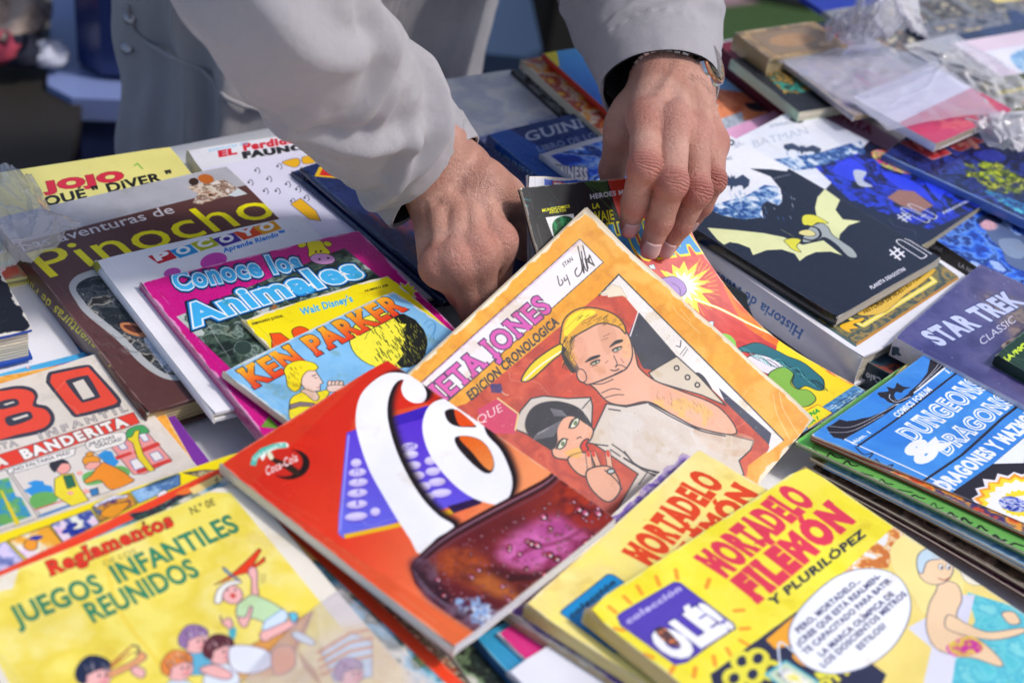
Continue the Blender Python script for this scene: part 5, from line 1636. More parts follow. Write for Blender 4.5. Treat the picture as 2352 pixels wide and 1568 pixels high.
def art_puzzle(a):
    a.poly([(0, .66), (1, .66), (1, 1), (0, 1)], '14141c', 0, 'u'); a.grad([(0, 0), (1, 0), (1, .66), (0, .66)], '2a6cd8', '1c50b0', (0, 0), (0, .6), sp='u')
    for x, c in ((.60, '3ab83a'), (.68, 'e03030'), (.76, 'e8c020')):
        a.ell((x, .82), .035, .03, c, 0, 'u'); a.ell((x, .775), .018, .015, c, 0, 'u')
    a.line([(.55, .86), (.68, .88), (.82, .85)], 3, '3a7ad8', 1, 'u')


def art_tboa(a):
    a.photo([(0, 0), (1, 0), (1, 1), (0, 1)], ('3f8ed4', '55a4e4', '4a98dc'), 40, 3, sp='u')


def art_tbob(a):
    a.photo([(0, 0), (1, 0), (1, 1), (0, 1)], ('4ca8dc', '5cb8e8', '54b0e0'), 50, 6, sp='u')
    a.poly(Z2(180, 300, 192, 282, 215, 300), 'ecd8dc', 0, ol='c84a50', lw=1)


def art_tbod(a):
    a.photo([(0, 0), (1, 0), (1, 1), (0, 1)], ('e8a444', 'f0b45c', 'e09a3c', 'f2bc6c'), 24, 3, sp='u')
    tz(a, Z2, 'X', 930, 475, 960, 470, -10, -30, '20202c', b=.05)


def art_tbo(a):
    R, K, C_ = 'dc5040', '3c3c4a', 'dcd4cc'
    a.photo([(0, 0), (1, 0), (1, 1), (0, 1)], ('dad2ca', 'e0d8d0', 'd4ccc4'), 30, 3, sp='u')

    def blk(p, q, hole):
        a.poly(Z2(*p), K, 1); a.poly(Z2(*q), R, 1)
        for h0, h1 in hole:
            a.poly(Z2(*h0), K, 1); a.poly(Z2(*h1), C_, 0)
    blk((322, 385, 335, 335, 380, 318, 590, 278, 640, 288, 668, 320, 830, 500, 838, 550, 810, 575, 560, 638, 505, 630, 480, 600, 335, 420),
        (352, 380, 362, 345, 400, 335, 590, 296, 632, 310, 805, 508, 808, 540, 780, 556, 560, 615, 515, 605, 365, 420),
        [((465, 405, 480, 378, 590, 352, 622, 362, 690, 480, 690, 505, 590, 535, 562, 528), (505, 402, 580, 375, 662, 495, 580, 520))])
    blk((-120, 480, -60, 460, 60, 430, 160, 422, 235, 445, 265, 490, 255, 545, 330, 565, 378, 625, 370, 690, 300, 745, 160, 780, -60, 815, -120, 820),
        (-120, 505, 60, 452, 150, 445, 215, 462, 242, 498, 230, 562, 310, 585, 350, 632, 342, 682, 285, 722, 150, 755, -120, 795),
        [((-10, 545, 20, 525, 100, 512, 130, 530, 120, 560, 20, 585, -10, 580), (20, 552, 90, 530, 105, 538, 40, 558)), ((35, 655, 60, 632, 190, 600, 222, 620, 215, 655, 90, 700, 50, 690), (82, 652, 190, 618, 200, 632, 100, 664))])
    tz(a, Z2, 'INFANTIL', 285, 792, 892, 596, -22, -42, C_, b=.0, ol=K, ow=.04, spc=1.5)
    tz(a, Z2, 'REVISTA', -225, 915, 125, 838, -18, -40, C_, b=.0, ol=K, ow=.04, spc=1.3)
    a.poly(Z2(-200, 960, 930, 606, 975, 680, -200, 1075), 'd84436', 0, ol=K, lw=1)
    tz(a, Z2, 'BANDERITA', 176, 930, 892, 695, -40, -58, 'f2eeea', b=.06, ol=K, ow=.03, spc=1.25)
    tz(a, Z2, 'A', -20, 985, 48, 965, -20, -48, 'f2eeea', b=.09, ol=K, ow=.025)
    O = dict(ol='34343e', lw=1.2)
    # street: sky, blocks, trees
    a.poly(Z2(650, 820, 985, 690, 1210, 940, 1100, 1060, 930, 1080, 740, 960), 'dcd6d0', 0)
    a.poly(Z2(775, 850, 1020, 740, 1200, 940, 1010, 1035, 930, 1040), 'e49a98', 0, **O)
    for p in ((930, 880, 1100, 812, 1120, 835, 950, 905), (950, 1010, 1180, 930, 1200, 950, 960, 1035), (800, 915, 910, 880, 925, 895, 815, 940)):
        a.poly(Z2(*p), 'c8403c', 0)
    for p in ((965, 765, 1010, 745, 1040, 800, 1005, 812), (815, 830, 860, 815, 890, 855, 845, 870), (905, 945, 975, 920, 1010, 985, 940, 1010), (1040, 895, 1100, 875, 1140, 925, 1080, 950)):
        a.poly(Z2(*p), 'e8e4e4', 0, ol='3a6ab0', lw=1.4)
    a.poly(Z2(680, 905, 730, 870, 780, 880, 800, 925, 830, 950, 800, 985, 760, 980, 720, 950), '3a90d0', 0)
    a.poly(Z2(875, 770, 900, 720, 990, 695, 1040, 745, 960, 760, 910, 800), '4a9c60', 1, **O)
    a.poly(Z2(880, 790, 920, 775, 940, 735, 972, 730, 965, 790, 1000, 900, 1080, 1010, 1040, 1020, 960, 930, 925, 820), 'e0cc38', 0, **O)
    a.poly(Z2(60, 1000, 600, 830, 760, 980, 930, 1090, 780, 1150, 280, 1320), 'dcd6d0', 0, ol=K, lw=1)
    a.poly(Z2(165, 1150, 225, 1120, 190, 1100, 240, 1080, 300, 1085, 310, 1110, 360, 1120, 375, 1160, 240, 1200), '3a90d0', 0)
    a.poly(Z2(205, 1230, 230, 1180, 300, 1160, 380, 1170, 400, 1220, 320, 1260, 250, 1280), '6aa860', 1)
    a.poly(Z2(580, 1040, 700, 1000, 850, 980, 900, 1040, 700, 1100, 600, 1110), '6aa860', 1)
    a.line(Z2(240, 1285, 430, 1225, 620, 1160), 3, 'c8504c'); a.line(Z2(280, 1330, 500, 1250), 6, '4a80b8', 1)
    # left panel
    a.poly(Z2(-100, 1050, 40, 1005, 270, 1340, 0, 1430, -100, 1430), 'dcd6d0', 0, ol=K, lw=1)
    a.photo(Z2(-100, 1100, 60, 1060, 110, 1190, 150, 1200, 220, 1330, 0, 1400, -100, 1400), ('6aa860', '3a90d0', '6aa860', 'dcd6d0'), 30, 3, con=2.6)
    a.poly(Z2(0, 1150, 15, 1150, 140, 1380, 110, 1395), 'e0cc38')
    # man
    a.poly(Z2(380, 1070, 430, 1040, 510, 1030, 550, 1120, 570, 1150, 620, 1220, 500, 1260, 420, 1210, 380, 1180), 'e4d440', 0, **O)
    a.poly(Z2(440, 1050, 500, 1040, 530, 1120, 470, 1140), '2c6850', 0, **O)
    a.poly(Z2(385, 990, 420, 955, 470, 955, 492, 990, 470, 1025, 420, 1035), 'eaa8a0', 1, **O)
    a.poly(Z2(345, 985, 355, 950, 400, 932, 455, 938, 480, 962, 430, 965, 400, 1000, 380, 1025), '30303c', 1)
    el(a, Z2, 490, 1168, 22, 13, 'eaa8a0'); el(a, Z2, 598, 1155, 20, 16, 'eaa8a0')
    # woman with a bun
    a.poly(Z2(640, 1040, 700, 960, 760, 970, 860, 1020, 910, 1060, 930, 1085, 780, 1145, 700, 1080, 640, 1090, 600, 1100, 590, 1080), 'e08c30', 1, **O)
    a.poly(Z2(590, 960, 620, 930, 680, 935, 700, 965, 660, 1000, 600, 1000), 'eaa8a0', 1, **O)
    a.poly(Z2(575, 950, 590, 915, 640, 905, 690, 925, 690, 950, 620, 955, 600, 975), 'e09838', 1, **O); el(a, Z2, 625, 898, 28, 16, 'e09838', -10, **O)
    el(a, Z2, 555, 1030, 22, 15, 'eaa8a0'); a.poly(Z2(625, 1145, 680, 1130, 690, 1175, 640, 1190), '3a7ab0', 0, **O)
    for p, s in (((600, 815, 700, 770, 850, 745, 880, 780, 860, 820, 760, 855, 660, 880, 610, 860), (('¡MUCHAS', (620, 845, 800, 785)), ('GRACIAS!', (668, 858, 850, 802)))),
                 ((60, 1000, 200, 950, 500, 860, 520, 880, 500, 910, 300, 970, 90, 1030), (('¡NO FALTARÍA MÁS!', (88, 1022, 490, 895)),))):
        a.poly(Z2(*p), 'ece8e4', 1, ol='44444e', lw=1.1)
        for t_, q in s:
            tz(a, Z2, t_, *q, -8, -24, '34343e', b=.0)


def art_strip(a):
    P_ = [((1275, 1028, 1420, 1008, 1620, 1010, 1500, 1080), ('2c2c28', '7a8a60', 'c8b890', '40382c')),
          ((908, 1160, 1252, 1035, 1256, 1112, 968, 1240), ('8cb8e0', 'a8c8e8', '4a70a0', 'c8dcf0')),
          ((640, 1266, 895, 1166, 958, 1245, 702, 1372), ('3a5a9c', 'e0a030', '503068', 'e8dcc8')),
          ((350, 1388, 630, 1282, 695, 1378, 440, 1510), ('e8c0e0', 'f0e0ec', '2a3c90', 'f0f0e4')),
          ((52, 1498, 338, 1394, 436, 1514, 200, 1640), ('e4c4e8', 'f0d8f0', 'f0ece0', 'e8a838')),
          ((-260, 1610, 40, 1505, 180, 1650, -100, 1750), ('e0c8ec', 'd8d0f0', '34488c'))]
    for i, (p, c) in enumerate(P_):
        a.photo(Z2(*p), c, 34, 20 + i, con=2.4); a._stroke(a.pts(Z2(*p)), 1.6, '30303a', True)
    r = random.Random(3)
    for i in range(14):
        a.line(Z2(1000 + i * 14, 1130 - i * 3, 1060 + i * 14, 1095 - i * 5, 1150, 1080), 1, '28405c', 1)
    a.poly(Z2(660, 1248, 780, 1190, 880, 1182, 885, 1196, 760, 1225, 680, 1262), 'ece8f4', 1, ol='40406c', lw=1); tz(a, Z2, 'POSADA', 690, 1258, 870, 1190, -4, -16, '40406c')
    a.poly(Z2(700, 1320, 760, 1260, 900, 1230, 860, 1290, 780, 1340), 'e0982c', 1, ol='302018', lw=1.2); el(a, Z2, 1130, 1175, 40, 20, 'f0f0f0', -30, ol='30303a', lw=1)
    for x, y in ((500, 1395), (520, 1440), (470, 1430), (560, 1430)):
        el(a, Z2, x, y, 40, 16, '2c3c9c', -20, ol='181c48', lw=1)
    a.poly(Z2(165, 1540, 180, 1500, 230, 1480, 260, 1510, 250, 1560, 200, 1568), 'e89c38', 1, ol='302018', lw=1.2); a.poly(Z2(200, 1490, 240, 1465, 300, 1470, 260, 1495), '2c3c9c', 1)


def art_redb(a):
    a.poly([(0, 0), (1, 0), (1, 1), (0, 1)], 'e04828', 0, 'u', ol='a82c20', lw=2)
    a.photo([(.02, .025), (.965, .025), (.965, .98), (.02, .98)], ('8cc0d8', '5a9cb8', '2c4a40', 'e8e0d0', '7ab0cc', '3c5c48', 'f0c070'), 90, 6, sp='u', con=2.6)
    a.photo(Z3(870, 260, 1000, 230, 1180, 140, 1260, 90, 1330, 100, 1220, 160, 1120, 220, 960, 300), ('1c2c28', '3a5c4c', '2c2030', '46685c'), 18, 8, 1, con=2.6)
    a.poly(Z3(1180, 120, 1260, 80, 1330, 95, 1240, 130), 'e87838', 1); a.poly(Z3(1270, 90, 1470, -10, 1500, 30, 1300, 130), 'f4d890', 0)
    tz(a, Z3, 'PA.', 1478, 50, 1455, 5, -20, 12, '50402c', b=.02)


def art_mustard(a):
    a.photo([(0, 0), (1, 0), (1, 1), (0, 1)], ('d8a01c', 'c89018', 'e0ac2c', 'b88010'), 40, 6, sp='u')
    a.poly([(.955, 0), (1, 0), (1, 1), (.955, 1)], 'e8e0cc', 0, 'u')


def art_side2(a):
    a.photo([(0, 0), (1, 0), (1, 1), (0, 1)], ('e8e2d4', '3c3834', 'd8c8a0', 'f0ece4', 'a83828', '20202c'), 10, 26, sp='u', con=3)


def art_side1(a):
    a.photo([(0, 0), (1, 0), (1, 1), (0, 1)], ('b8a080', '3c3028', 'd8ccb4', '6c5444', 'a84830', 'e0d4bc'), 14, 6, sp='u', con=3)


def art_regl(a):
    Yl = 'f0dc4a'
    a.photo(Z3(-200, 900, -20, 780, 85, 760, 130, 620, 700, 380, 1380, 112, 1550, 118, 1800, 420, 2170, 870, 2600, 1400, 2900, 2200, 700, 2600), ('eede66', 'f4e67c', 'e8d458', 'f2e48c', 'f0de62'), 120, 6)
    r = random.Random(4)
    for k in range(60):
        x, y = r.uniform(1350, 2200), r.uniform(180, 900)
        if x > 1450 + (y - 100) * .8:
            continue
        a.line(Z3(x, y, x + r.uniform(10, 40), y - r.uniform(0, 16)), 1.2, 'f8f0b0', al=.5)
    a.line(Z3(720, 450, 700, 480, 800, 900, 1100, 1300), 8, 'ecc840', 1, al=.4)
    tz(a, Z3, 'Reglamentos', 352, 668, 1168, 335, -44, -88, 'd43c28', b=.045, ser=.035, ol='3a1c1c', ow=.018)
    tz(a, Z3, 'DE LOS', 702, 608, 918, 518, -13, -32, '8a844c', b=-.005)
    for s, q in (('JUEGOS', (118, 1012, 700, 775, -66, -120)), ('INFANTILES', (800, 722, 1612, 368, -72, -112)), ('REUNIDOS', (630, 985, 1345, 668, -76, -118))):
        tz(a, Z3, s, *q, '2c8a68', b=.0, ol='1c4a48', ow=.025)
        tz(a, Z3, s, *q, '2c8a68', b=-.004)
    tz(a, Z3, 'N.º 0E', 1290, 262, 1450, 195, -20, -44, '3a3424', ser=.03)
    # table
    a.poly(Z3(1640, 1165, 2050, 940, 2100, 915, 2040, 1080, 1980, 1200, 1860, 1330, 1700, 1420, 1560, 1420, 1520, 1300), 'dba058', 0, ol='6c4830', lw=1.4)
    a.photo(Z3(1960, 1200, 2352, 1010, 2700, 1200, 2600, 2000, 1500, 2200, 1560, 1420, 1860, 1340), ('ecdca0', 'f0e2ac', 'e4cc90', 'e8d8b0'), 60, 6, 1, blur=6)
    a.line(Z3(2098, 918, 2020, 1060, 1960, 1200), 4, 'a8683c')
    a.poly(Z3(2150, 1170, 2352, 1050, 2500, 1120, 2500, 1350, 2250, 1390), 'c8e0ec', 0, ol='5c4c6c', lw=1.4)
    for k in range(4):
        a.line(Z3(2140 + k * 8, 1190 + k * 50, 2352, 1060 + k * 60, 2500, 1030 + k * 60), 7, 'd08c58', al=.9)
    O = dict(ol='5a3a5c', lw=1.6)
    S_ = 'f2bcb8'
    # toy aeroplane held up
    a.poly(Z3(1440, 735, 1520, 690, 1590, 635, 1690, 540, 1740, 490, 1756, 500, 1720, 570, 1700, 606, 1740, 580, 1778, 546, 1782, 575, 1730, 610, 1680, 650, 1600, 668, 1520, 706), 'dc4420', 0, ol='5c2018', lw=1.4)
    a.poly(Z3(1495, 615, 1510, 620, 1560, 668, 1615, 700, 1600, 705, 1545, 672, 1505, 640), '6ab4c4', 0, **O)
    a.poly(Z3(1690, 800, 1690, 700, 1668, 660, 1680, 618, 1718, 622, 1730, 660, 1730, 740, 1738, 800, 1712, 822), S_, 1, **O)
    a.poly(Z3(1640, 830, 1700, 800, 1760, 820, 1860, 870, 1920, 920, 1900, 960, 1800, 990, 1700, 960, 1600, 960, 1590, 880), 'c4e0b4', 1, **O)
    a.poly(Z3(1600, 950, 1650, 950, 1680, 880, 1695, 900, 1660, 1010, 1620, 1010), S_, 1, **O)
    a.poly(Z3(1780, 980, 1850, 930, 1900, 900, 1935, 940, 1900, 1000, 1830, 1040, 1765, 1040), 'd4e4f4', 1, ol='4a78b0', lw=1.4)
    a.poly(Z3(1755, 1050, 1810, 1030, 1900, 990, 1990, 950, 1980, 1010, 1850, 1080, 1780, 1115, 1748, 1090), S_, 1, **O)
    a.poly(Z3(1940, 930, 1980, 918, 2005, 950, 1970, 990), '6cc0d8', 1, **O)
    el(a, Z3, 1560, 800, 72, 62, S_, 20, **O); a.poly(Z3(1440, 840, 1460, 770, 1520, 720, 1600, 705, 1620, 722, 1540, 745, 1500, 790, 1490, 850, 1455, 862), 'f4f4ec', 1, **O)
    a.poly(Z3(1545, 800, 1570, 792, 1585, 810, 1565, 825), 'c83c30', 1); el(a, Z3, 1580, 770, 8, 6, '302030'); el(a, Z3, 1530, 770, 6, 6, '302030')
    a.line(Z3(1757, 660, 1757, 730), 1.2, '8a7c40'); a.line(Z3(1780, 660, 1776, 720), 1.2, '8a7c40')
    kid(a, Z3, 1310, 1110, 92, '9a7aa8', S_, '6cb4d0')
    kid(a, Z3, 1480, 1180, 96, '5c2830', S_, 'e4ecf4')
    kid(a, Z3, 1200, 1290, 98, 'e08a48', S_, 'd4e4f0')
    kid(a, Z3, 640, 1340, 110, '222c48', S_, 'd4dcf0', 1)
    kid(a, Z3, 2352, 1330, 90, '9a70a0', S_)
    a.poly(Z3(1540, 1160, 1660, 1140, 1800, 1180, 1830, 1270, 1700, 1330, 1560, 1300), 'ecf0f8', 1, **O)
    a.poly(Z3(1830, 1170, 1960, 1150, 1980, 1280, 1850, 1340), 'e8a070', 1, **O)
    a.poly(Z3(1960, 1060, 2010, 1050, 2110, 1110, 2090, 1140, 1990, 1100), 'e0f0f8', 1, **O)
    a.poly(Z3(1340, 1300, 1440, 1270, 1560, 1330, 1520, 1370, 1400, 1340), S_, 1, **O)
    a.poly(Z3(1480, 940, 1495, 975, 1540, 955, 1565, 1000, 1545, 1030, 1510, 1010, 1490, 985), S_, 1, **O); a.poly(Z3(1535, 1045, 1585, 1020, 1580, 1090, 1555, 1090), '58b4c8', 1)
    a.line(Z3(740, 1270, 890, 1140, 740, 1290), 2.5, 'b06a44'); a.line(Z3(750, 1290, 880, 1190), 2.5, 'b06a44'); a.line(Z3(890, 1140, 925, 1150, 935, 1185, 905, 1190), 3, '50404c', 1)
    a.poly(Z3(900, 1240, 935, 1190, 965, 1190, 985, 1220, 940, 1260, 760, 1350, 720, 1330), 'e8a878', 1, **O); a.poly(Z3(880, 1300, 920, 1280, 975, 1310, 960, 1360, 900, 1340), S_, 1, **O)
    for k in range(10):
        x, y = 1990 + k * 14, 1160 + k * 16
        a.line(Z3(x, y, x + 60, y + 140), 1.4, 'a0603c', al=.7)


def art_dvd(a):
    a.photo([(0, 0), (1, 0), (1, 1), (0, 1)], ('1c2422', '30403a', '141a18', '6a8060', 'c8c8c0'), 30, 6, sp='u', con=2)


def art_teal(a):
    a.grad([(0, 0), (1, 0), (1, 1), (0, 1)], '3a98c0', '2c5c9c', (0, 0), (0, 1), sp='u')


def art_pinkt(a):
    a.poly([(0, 0), (.35, 0), (.12, .2), (0, .2)], 'd83c88', 0, 'u'); a.photo([(.1, .2), (1, .1), (1, 1), (.1, 1)], ('8cc8d8', '5a9cc0', 'c83838', '7ab8cc'), 30, 6, sp='u', con=2)


G0 = globals()
def wrap_generic(c1, c2, c3, seed):
    def f(a):
        a.photo([(0, 0), (1, 0), (1, 1), (0, 1)], (c1, c2, c3, c1), 30, seed, sp='u', con=2.6)
    return f


art_tan = wrap_generic('c8b08c', '8a6a4c', 'e0d0b0', 3)
art_brown = wrap_generic('5c4638', '8a7060', '302820', 5)
art_plum = wrap_generic('4a2038', '2c1420', '7a4858', 7)
art_rust = wrap_generic('c04a2a', '2a2c6c', 'e0a040', 9)
art_paleb = wrap_generic('8ab8dc', 'b8d4e8', '6a98c4', 11)


def art_round(a):
    el(a, Z6, 930, 1290, 80, 80, '1c1c20', 0, ol='e8e4d0', lw=3); el(a, Z6, 930, 1290, 60, 60, '2c2c30', 0, ol='c8a030', lw=2)
    a.photo([(.9, 0), (1, 0), (1, 1), (.9, 1)], ('e8e0cc', 'c8c0a8', '8a7a50'), 10, 3, sp='u')


# ------------------------------------------------------------------ the stall: every book and comic where it lies
XD = ((170, 440), (525, 382))          # direction of the rows on the stall
G = globals()


def D(*a):
    return list(zip(a[::2], a[1::2]))


def put(key, name, label, fr, t, **k):
    k.setdefault('art', G.get('art_' + key)); k.setdefault('sart', G.get('spine_' + key))
    cat = {'comic_book': 'comic', 'magazine': 'magazine', 'hardcover_book': 'book', 'paperback_book': 'book', 'picture_book': 'book'}[name]
    return book(name, label, cat, fr, t, **k)


# -- back left
put('jojo', 'picture_book', 'pale yellow picture book with red title letters and a small green figure 1',
    frameA('tr', (392, 336), .012, .20, .14, xd=XD), .008, kind='hard', base='ece492', wear=.1, page='e6ddc8')
put('fau', 'picture_book', 'white picture book with black notes and red title words under the near sleeve', frameA('tl', (429, 345), .014, .19, .25, xd=XD), .012, base='e6e6ee', wear=.15, spine='d8d2bc')
put('pino', 'hardcover_book', 'thick brown hardcover with huge yellow rounded letters across it',
    frame3((-16, 501, .022), (521, 381, .022), (396, 931, .022)), .02, kind='hard', base='5a3a38', spine='523634', wear=.2, page='cdbb8c', coat=.35, gloss=.32)
put('poc', 'picture_book', 'white picture book with coloured letter tiles between the brown and pink books',
    frameA('tl', (219, 598), .030, .168, .19, yd=D(219, 598, 379, 804)), .008, kind='hard', base='f2f2f8', wear=.1, coat=.3, gloss=.3)
put('con', 'picture_book', 'pink picture book with blue bubble title and a yellow cow head',
    frameA('tl', (322, 648), .036, .180, .225, yd=D(322, 648, 605, 1000)), .010, base='c81c86', spine='b23a7c', wear=.45, coat=.4, gloss=.28, paper='ece4ea')
put('dis', 'comic_book', 'small yellow comic sticking out from under the blue western comic',
    frame3((555, 734, .040), (891, 630, .040), (620, 800, .040), H=.12), .003, base='f4e21e', wear=.7, spine='e9dcb0', creases=7, rnd=.006)
put('ken', 'comic_book', 'light blue western comic with orange slab letters and a yellow and black ball',
    frame3((512, 853, .044), (903, 667, .044), (650, 977, .044), H=.112), .005, base='86bde6', wear=.5, spine='e6dcc4', page='e6dcc4')

# -- three thin navy books
for i, (px, h, lb, e) in enumerate((((640, 402), .010, 'lowest of the three thin navy books, sticking out furthest to the left', 0),
                                    ((672, 392), .018, 'middle one of the three thin navy books', 1),
                                    ((692, 384), .026, 'topmost of the three thin navy books beside the reaching hand', 2))):
    put('navy', 'hardcover_book', lb, frameA('tl', px, h, .165, .205, yd=D(672, 392, 1005, 678)), .006, kind='hard', base='1c2c5c', spine='1a2850', wear=.15, coat=.5, gloss=.25, group='thin navy books', page='b8c0d0')

# -- glossy picture books behind
put('silver', 'magazine', 'large glossy silver grey magazine with an orange edge, between the two sleeves',
    frameA('tr', (1179, 159), .014, .125, .22, xd=XD), .008, base='b8bccb', coat=.6, gloss=.2, wear=.1)
put('guin', 'hardcover_book', 'thick dark blue record book with silver serif title',
    frameA('tl', (1120, 309), .030, .20, .22, xd=D(1120, 309, 1365, 249)), .022, kind='soft', base='1d3a7c', spine='24509a', wear=.15, coat=.4, gloss=.28)
put('guinb', 'magazine', 'shiny blue and silver magazine lying on the dark blue record book',
    frameA('tl', (1240, 353), .036, .13, .16, xd=D(1240, 353, 1400, 308)), .005, base='c8ccd8', wear=.1, coat=.8, gloss=.15)
put('backd', 'comic_book', 'dark comic with a yellow edge at the bottom of the far stack', frameA('tl', (1175, 160), .018, .12, .16, xd=XD), .006, base='262a30', spine='20242a', wear=.2)
put('backc', 'comic_book', 'yellow and green comic near the bottom of the far stack', frameA('tl', (1212, 158), .024, .11, .15, xd=XD), .006, base='e8d43a', spine='30342e', wear=.2)
put('backa', 'comic_book', 'red and orange comic in the far stack under the blue one', frameA('tl', (1196, 138), .034, .12, .15, xd=XD), .008, base='d8763a', spine='cfc8b4', wear=.3)
put('backb', 'comic_book', 'bright blue comic with yellow corner on top of the far stack', frameA('tl', (1247, 122), .042, .11, .13, xd=XD), .006, base='4a9ae0', spine='c83a30', wear=.2)

# -- right rear
put('orange', 'comic_book', 'orange and sky blue comic half under the watch hand', frameA('tr', (1640, 160), .012, .15, .17, xd=XD), .006, base='7ab8ea', wear=.2)
put('julia', 'comic_book', 'lilac comic with a magenta title running towards the hand', frameA('tr', (1880, 216), .016, .25, .16, xd=D(1700, 285, 1880, 216)), .006, base='dca8cc', wear=.2)
put('maroon', 'hardcover_book', 'thick maroon cloth bound book under the green edged comic', frameA('tl', (1645, 100), .034, .15, .13, xd=XD), .026, kind='hard', base='6a2438', spine='5c2034', wear=.3, gloss=.7, coat=0)
put('green', 'comic_book', 'comic with pale green edge and bold yellow letters on black', frameA('tl', (1680, 136), .046, .137, .105, xd=XD), .010, base='22262c', spine='b4ccb4', back='b4ccb4', wear=.2)
put('oldbk', 'hardcover_book', 'old tan book with worn rounded spine at the far edge of the stall', frameA('tl', (1690, 75), .062, .098, .055, xd=XD), .018, kind='hard', base='8e7a62', spine='a8906c', wear=.3, gloss=.6, coat=.2, page='cdb98c')
put('greyc', 'comic_book', 'faded grey comic in a clear sleeve', frameA('tl', (1785, 132), .054, .120, .115, xd=XD), .005, base='a8a2ac', wear=.4, coat=.9, gloss=.12, page='cbb48c')
put('whpink', 'comic_book', 'white comic with a crimson lower band in a clear sleeve', frameA('tl', (1957, 223), .062, .128, .095, xd=D(1957, 223, 2133, 154)), .008, base='e8e8f4', wear=.1, coat=.9, gloss=.12, page='b8a898')
put('navym', 'magazine', 'dark navy magazine near the far corner of the stall', frameA('tl', (2085, 60), .036, .16, .16, xd=XD), .008, base='2a3452', wear=.15, coat=.6, gloss=.2)
put('collage', 'magazine', 'grey magazine with small pictures at the far end', frameA('tl', (1890, 26), .030, .3, .2, xd=XD), .006, base='84868c', wear=.2, coat=.4)
put('royal', 'magazine', 'royal blue magazine with a yellow corner at the far edge', frameA('bl', (1952, 70), .022, .16, .16, xd=XD), .006, base='24389a', wear=.1)
put('farcorn', 'comic_book', 'yellow bordered comic in the far right corner', frameA('bl', (2290, 8), .030, .2, .2, xd=XD), .012, base='e8d890', wear=.2, page='c0b0a0')
put('pinkw', 'magazine', 'white and pink magazine with a small blue picture', frameA('tl', (2186, 98), .046, .22, .20, xd=XD), .006, base='ecd8e6', wear=.1, coat=.6, gloss=.2)
put('ojos', 'comic_book', 'green and yellow comic with red lettering at the right edge', frameA('tl', (2240, 188), .054, .2, .22, xd=XD), .008, base='5c6238', wear=.2, coat=.6)

# -- bat covers
put('b08', 'comic_book', 'blue and black bat comic numbered 08, white upper part with bat emblem',
    frameA('br', (2270, 463), .036, .118, .200, yd=D(1979, 315, 2270, 463)), .009, base='1c2038', spine='181c30', wear=.12, coat=.5, gloss=.25, group='bat comics', page='b0a890')
put('beg', 'hardcover_book', 'blue photo cover with black spine lying under the numbered bat comics', frameA('tl', (2054, 487), .030, .13, .20, yd=D(2126, 538, 2239, 613)), .022, base='2a58c8', spine='14161e', wear=.12, coat=.5, gloss=.25)
put('btm', 'magazine', 'dark blue magazine with red boxed title and a green shape, beside the lilac comic',
    frameA('tr', (2155, 260), .042, .118, .20, yd=D(1964, 300, 2261, 437)), .008, base='262e58', spine='5878c0', wear=.15, coat=.5, gloss=.25)
put('hist', 'hardcover_book', 'thick white hardcover history book with blue spine lettering',
    frameA('bl', (1983, 821), .034, .170, .215, yd=D(1629, 576, 1981, 816)), .030, kind='hard', base='eeeef6', spine='e6e6f2', wear=.12, coat=.4, gloss=.3, page='e0d8c8')
put('b01', 'comic_book', 'black bat comic numbered 01 with a pale yellow bat shape, on the thick white book',
    frameA('bl', (1925, 728), .045, .148, .225, xd=D(1925, 728, 2160, 592)), .009, base='1a1c2c', spine='101218', wear=.12, coat=.5, gloss=.25, group='bat comics', page='b8b4b0')
put('calo', 'paperback_book', 'dark teal paperback whose spine faces the camera between the white book and the fantasy comic',
    frameA('bl', (2063, 868), .022, .15, .2, xd=D(1983, 821, 2206, 640)), .022, base='1c3a4c', spine='1a3444', wear=.2, coat=.4)
put('trek', 'paperback_book', 'purple paperback with tall white slanted letters and a small R on the spine',
    frameA('tl', (2055, 776), .044, .155, .20, xd=D(2061, 773, 2252, 606)), .016, base='4a4880', spine='d8d8e6', wear=.15, coat=.5, gloss=.25)
put('noche', 'paperback_book', 'dark green book with yellow letters at the right edge behind the fantasy comic', frameA('tl', (2287, 814), .054, .15, .2, xd=D(2290, 814, 2352, 763)), .01, base='1e3a2c', wear=.2)
put('notes', 'comic_book', 'yellowed ruled page sticking up behind the fantasy comic', frameA('tl', (2046, 868), .030, .1, .14, xd=D(2046, 868, 2130, 792)), .003, base='ece49a', wear=.4)

# -- held up by the hands
bent_comic('comic_book', 'black and red comic bent upright under the fingers with an explosion on it', 'comic',
           [[(1195, 432, .116), (1375, 414, .104), (1550, 402, .100)],
            [(1262, 640, .075), (1440, 590, .072), (1604, 562, .070)],
            [(1440, 870, .030), (1610, 810, .030), (1762, 760, .030)],
            [(1640, 1105, .012), (1830, 1000, .012), (2003, 906, .012)]], .0035, base='c8504a', art=G.get('art_hulk'), wear=.35, creases=4, coat=.25, page='dccfb4', back='30323a')
put('pocket', 'comic_book', 'small bright blue comic just behind the bent black and red one', frame3((1213, 402, .100), (1350, 414, .094), (1228, 452, .088), W=.11, H=.10), .004, base='2a5ac4', spine='d8dce8', wear=.7)

def jones_frame():
    TR, BR, L = at(1340, 488, .108), at(1850, 985, .026), at(950, 850, .058)
    ux = unit(TR - L); v = BR - TR; uy = unit(v - (v @ ux) * ux)
    W, H = .238, v @ uy
    return TR - ux * W, ux, uy, W, H


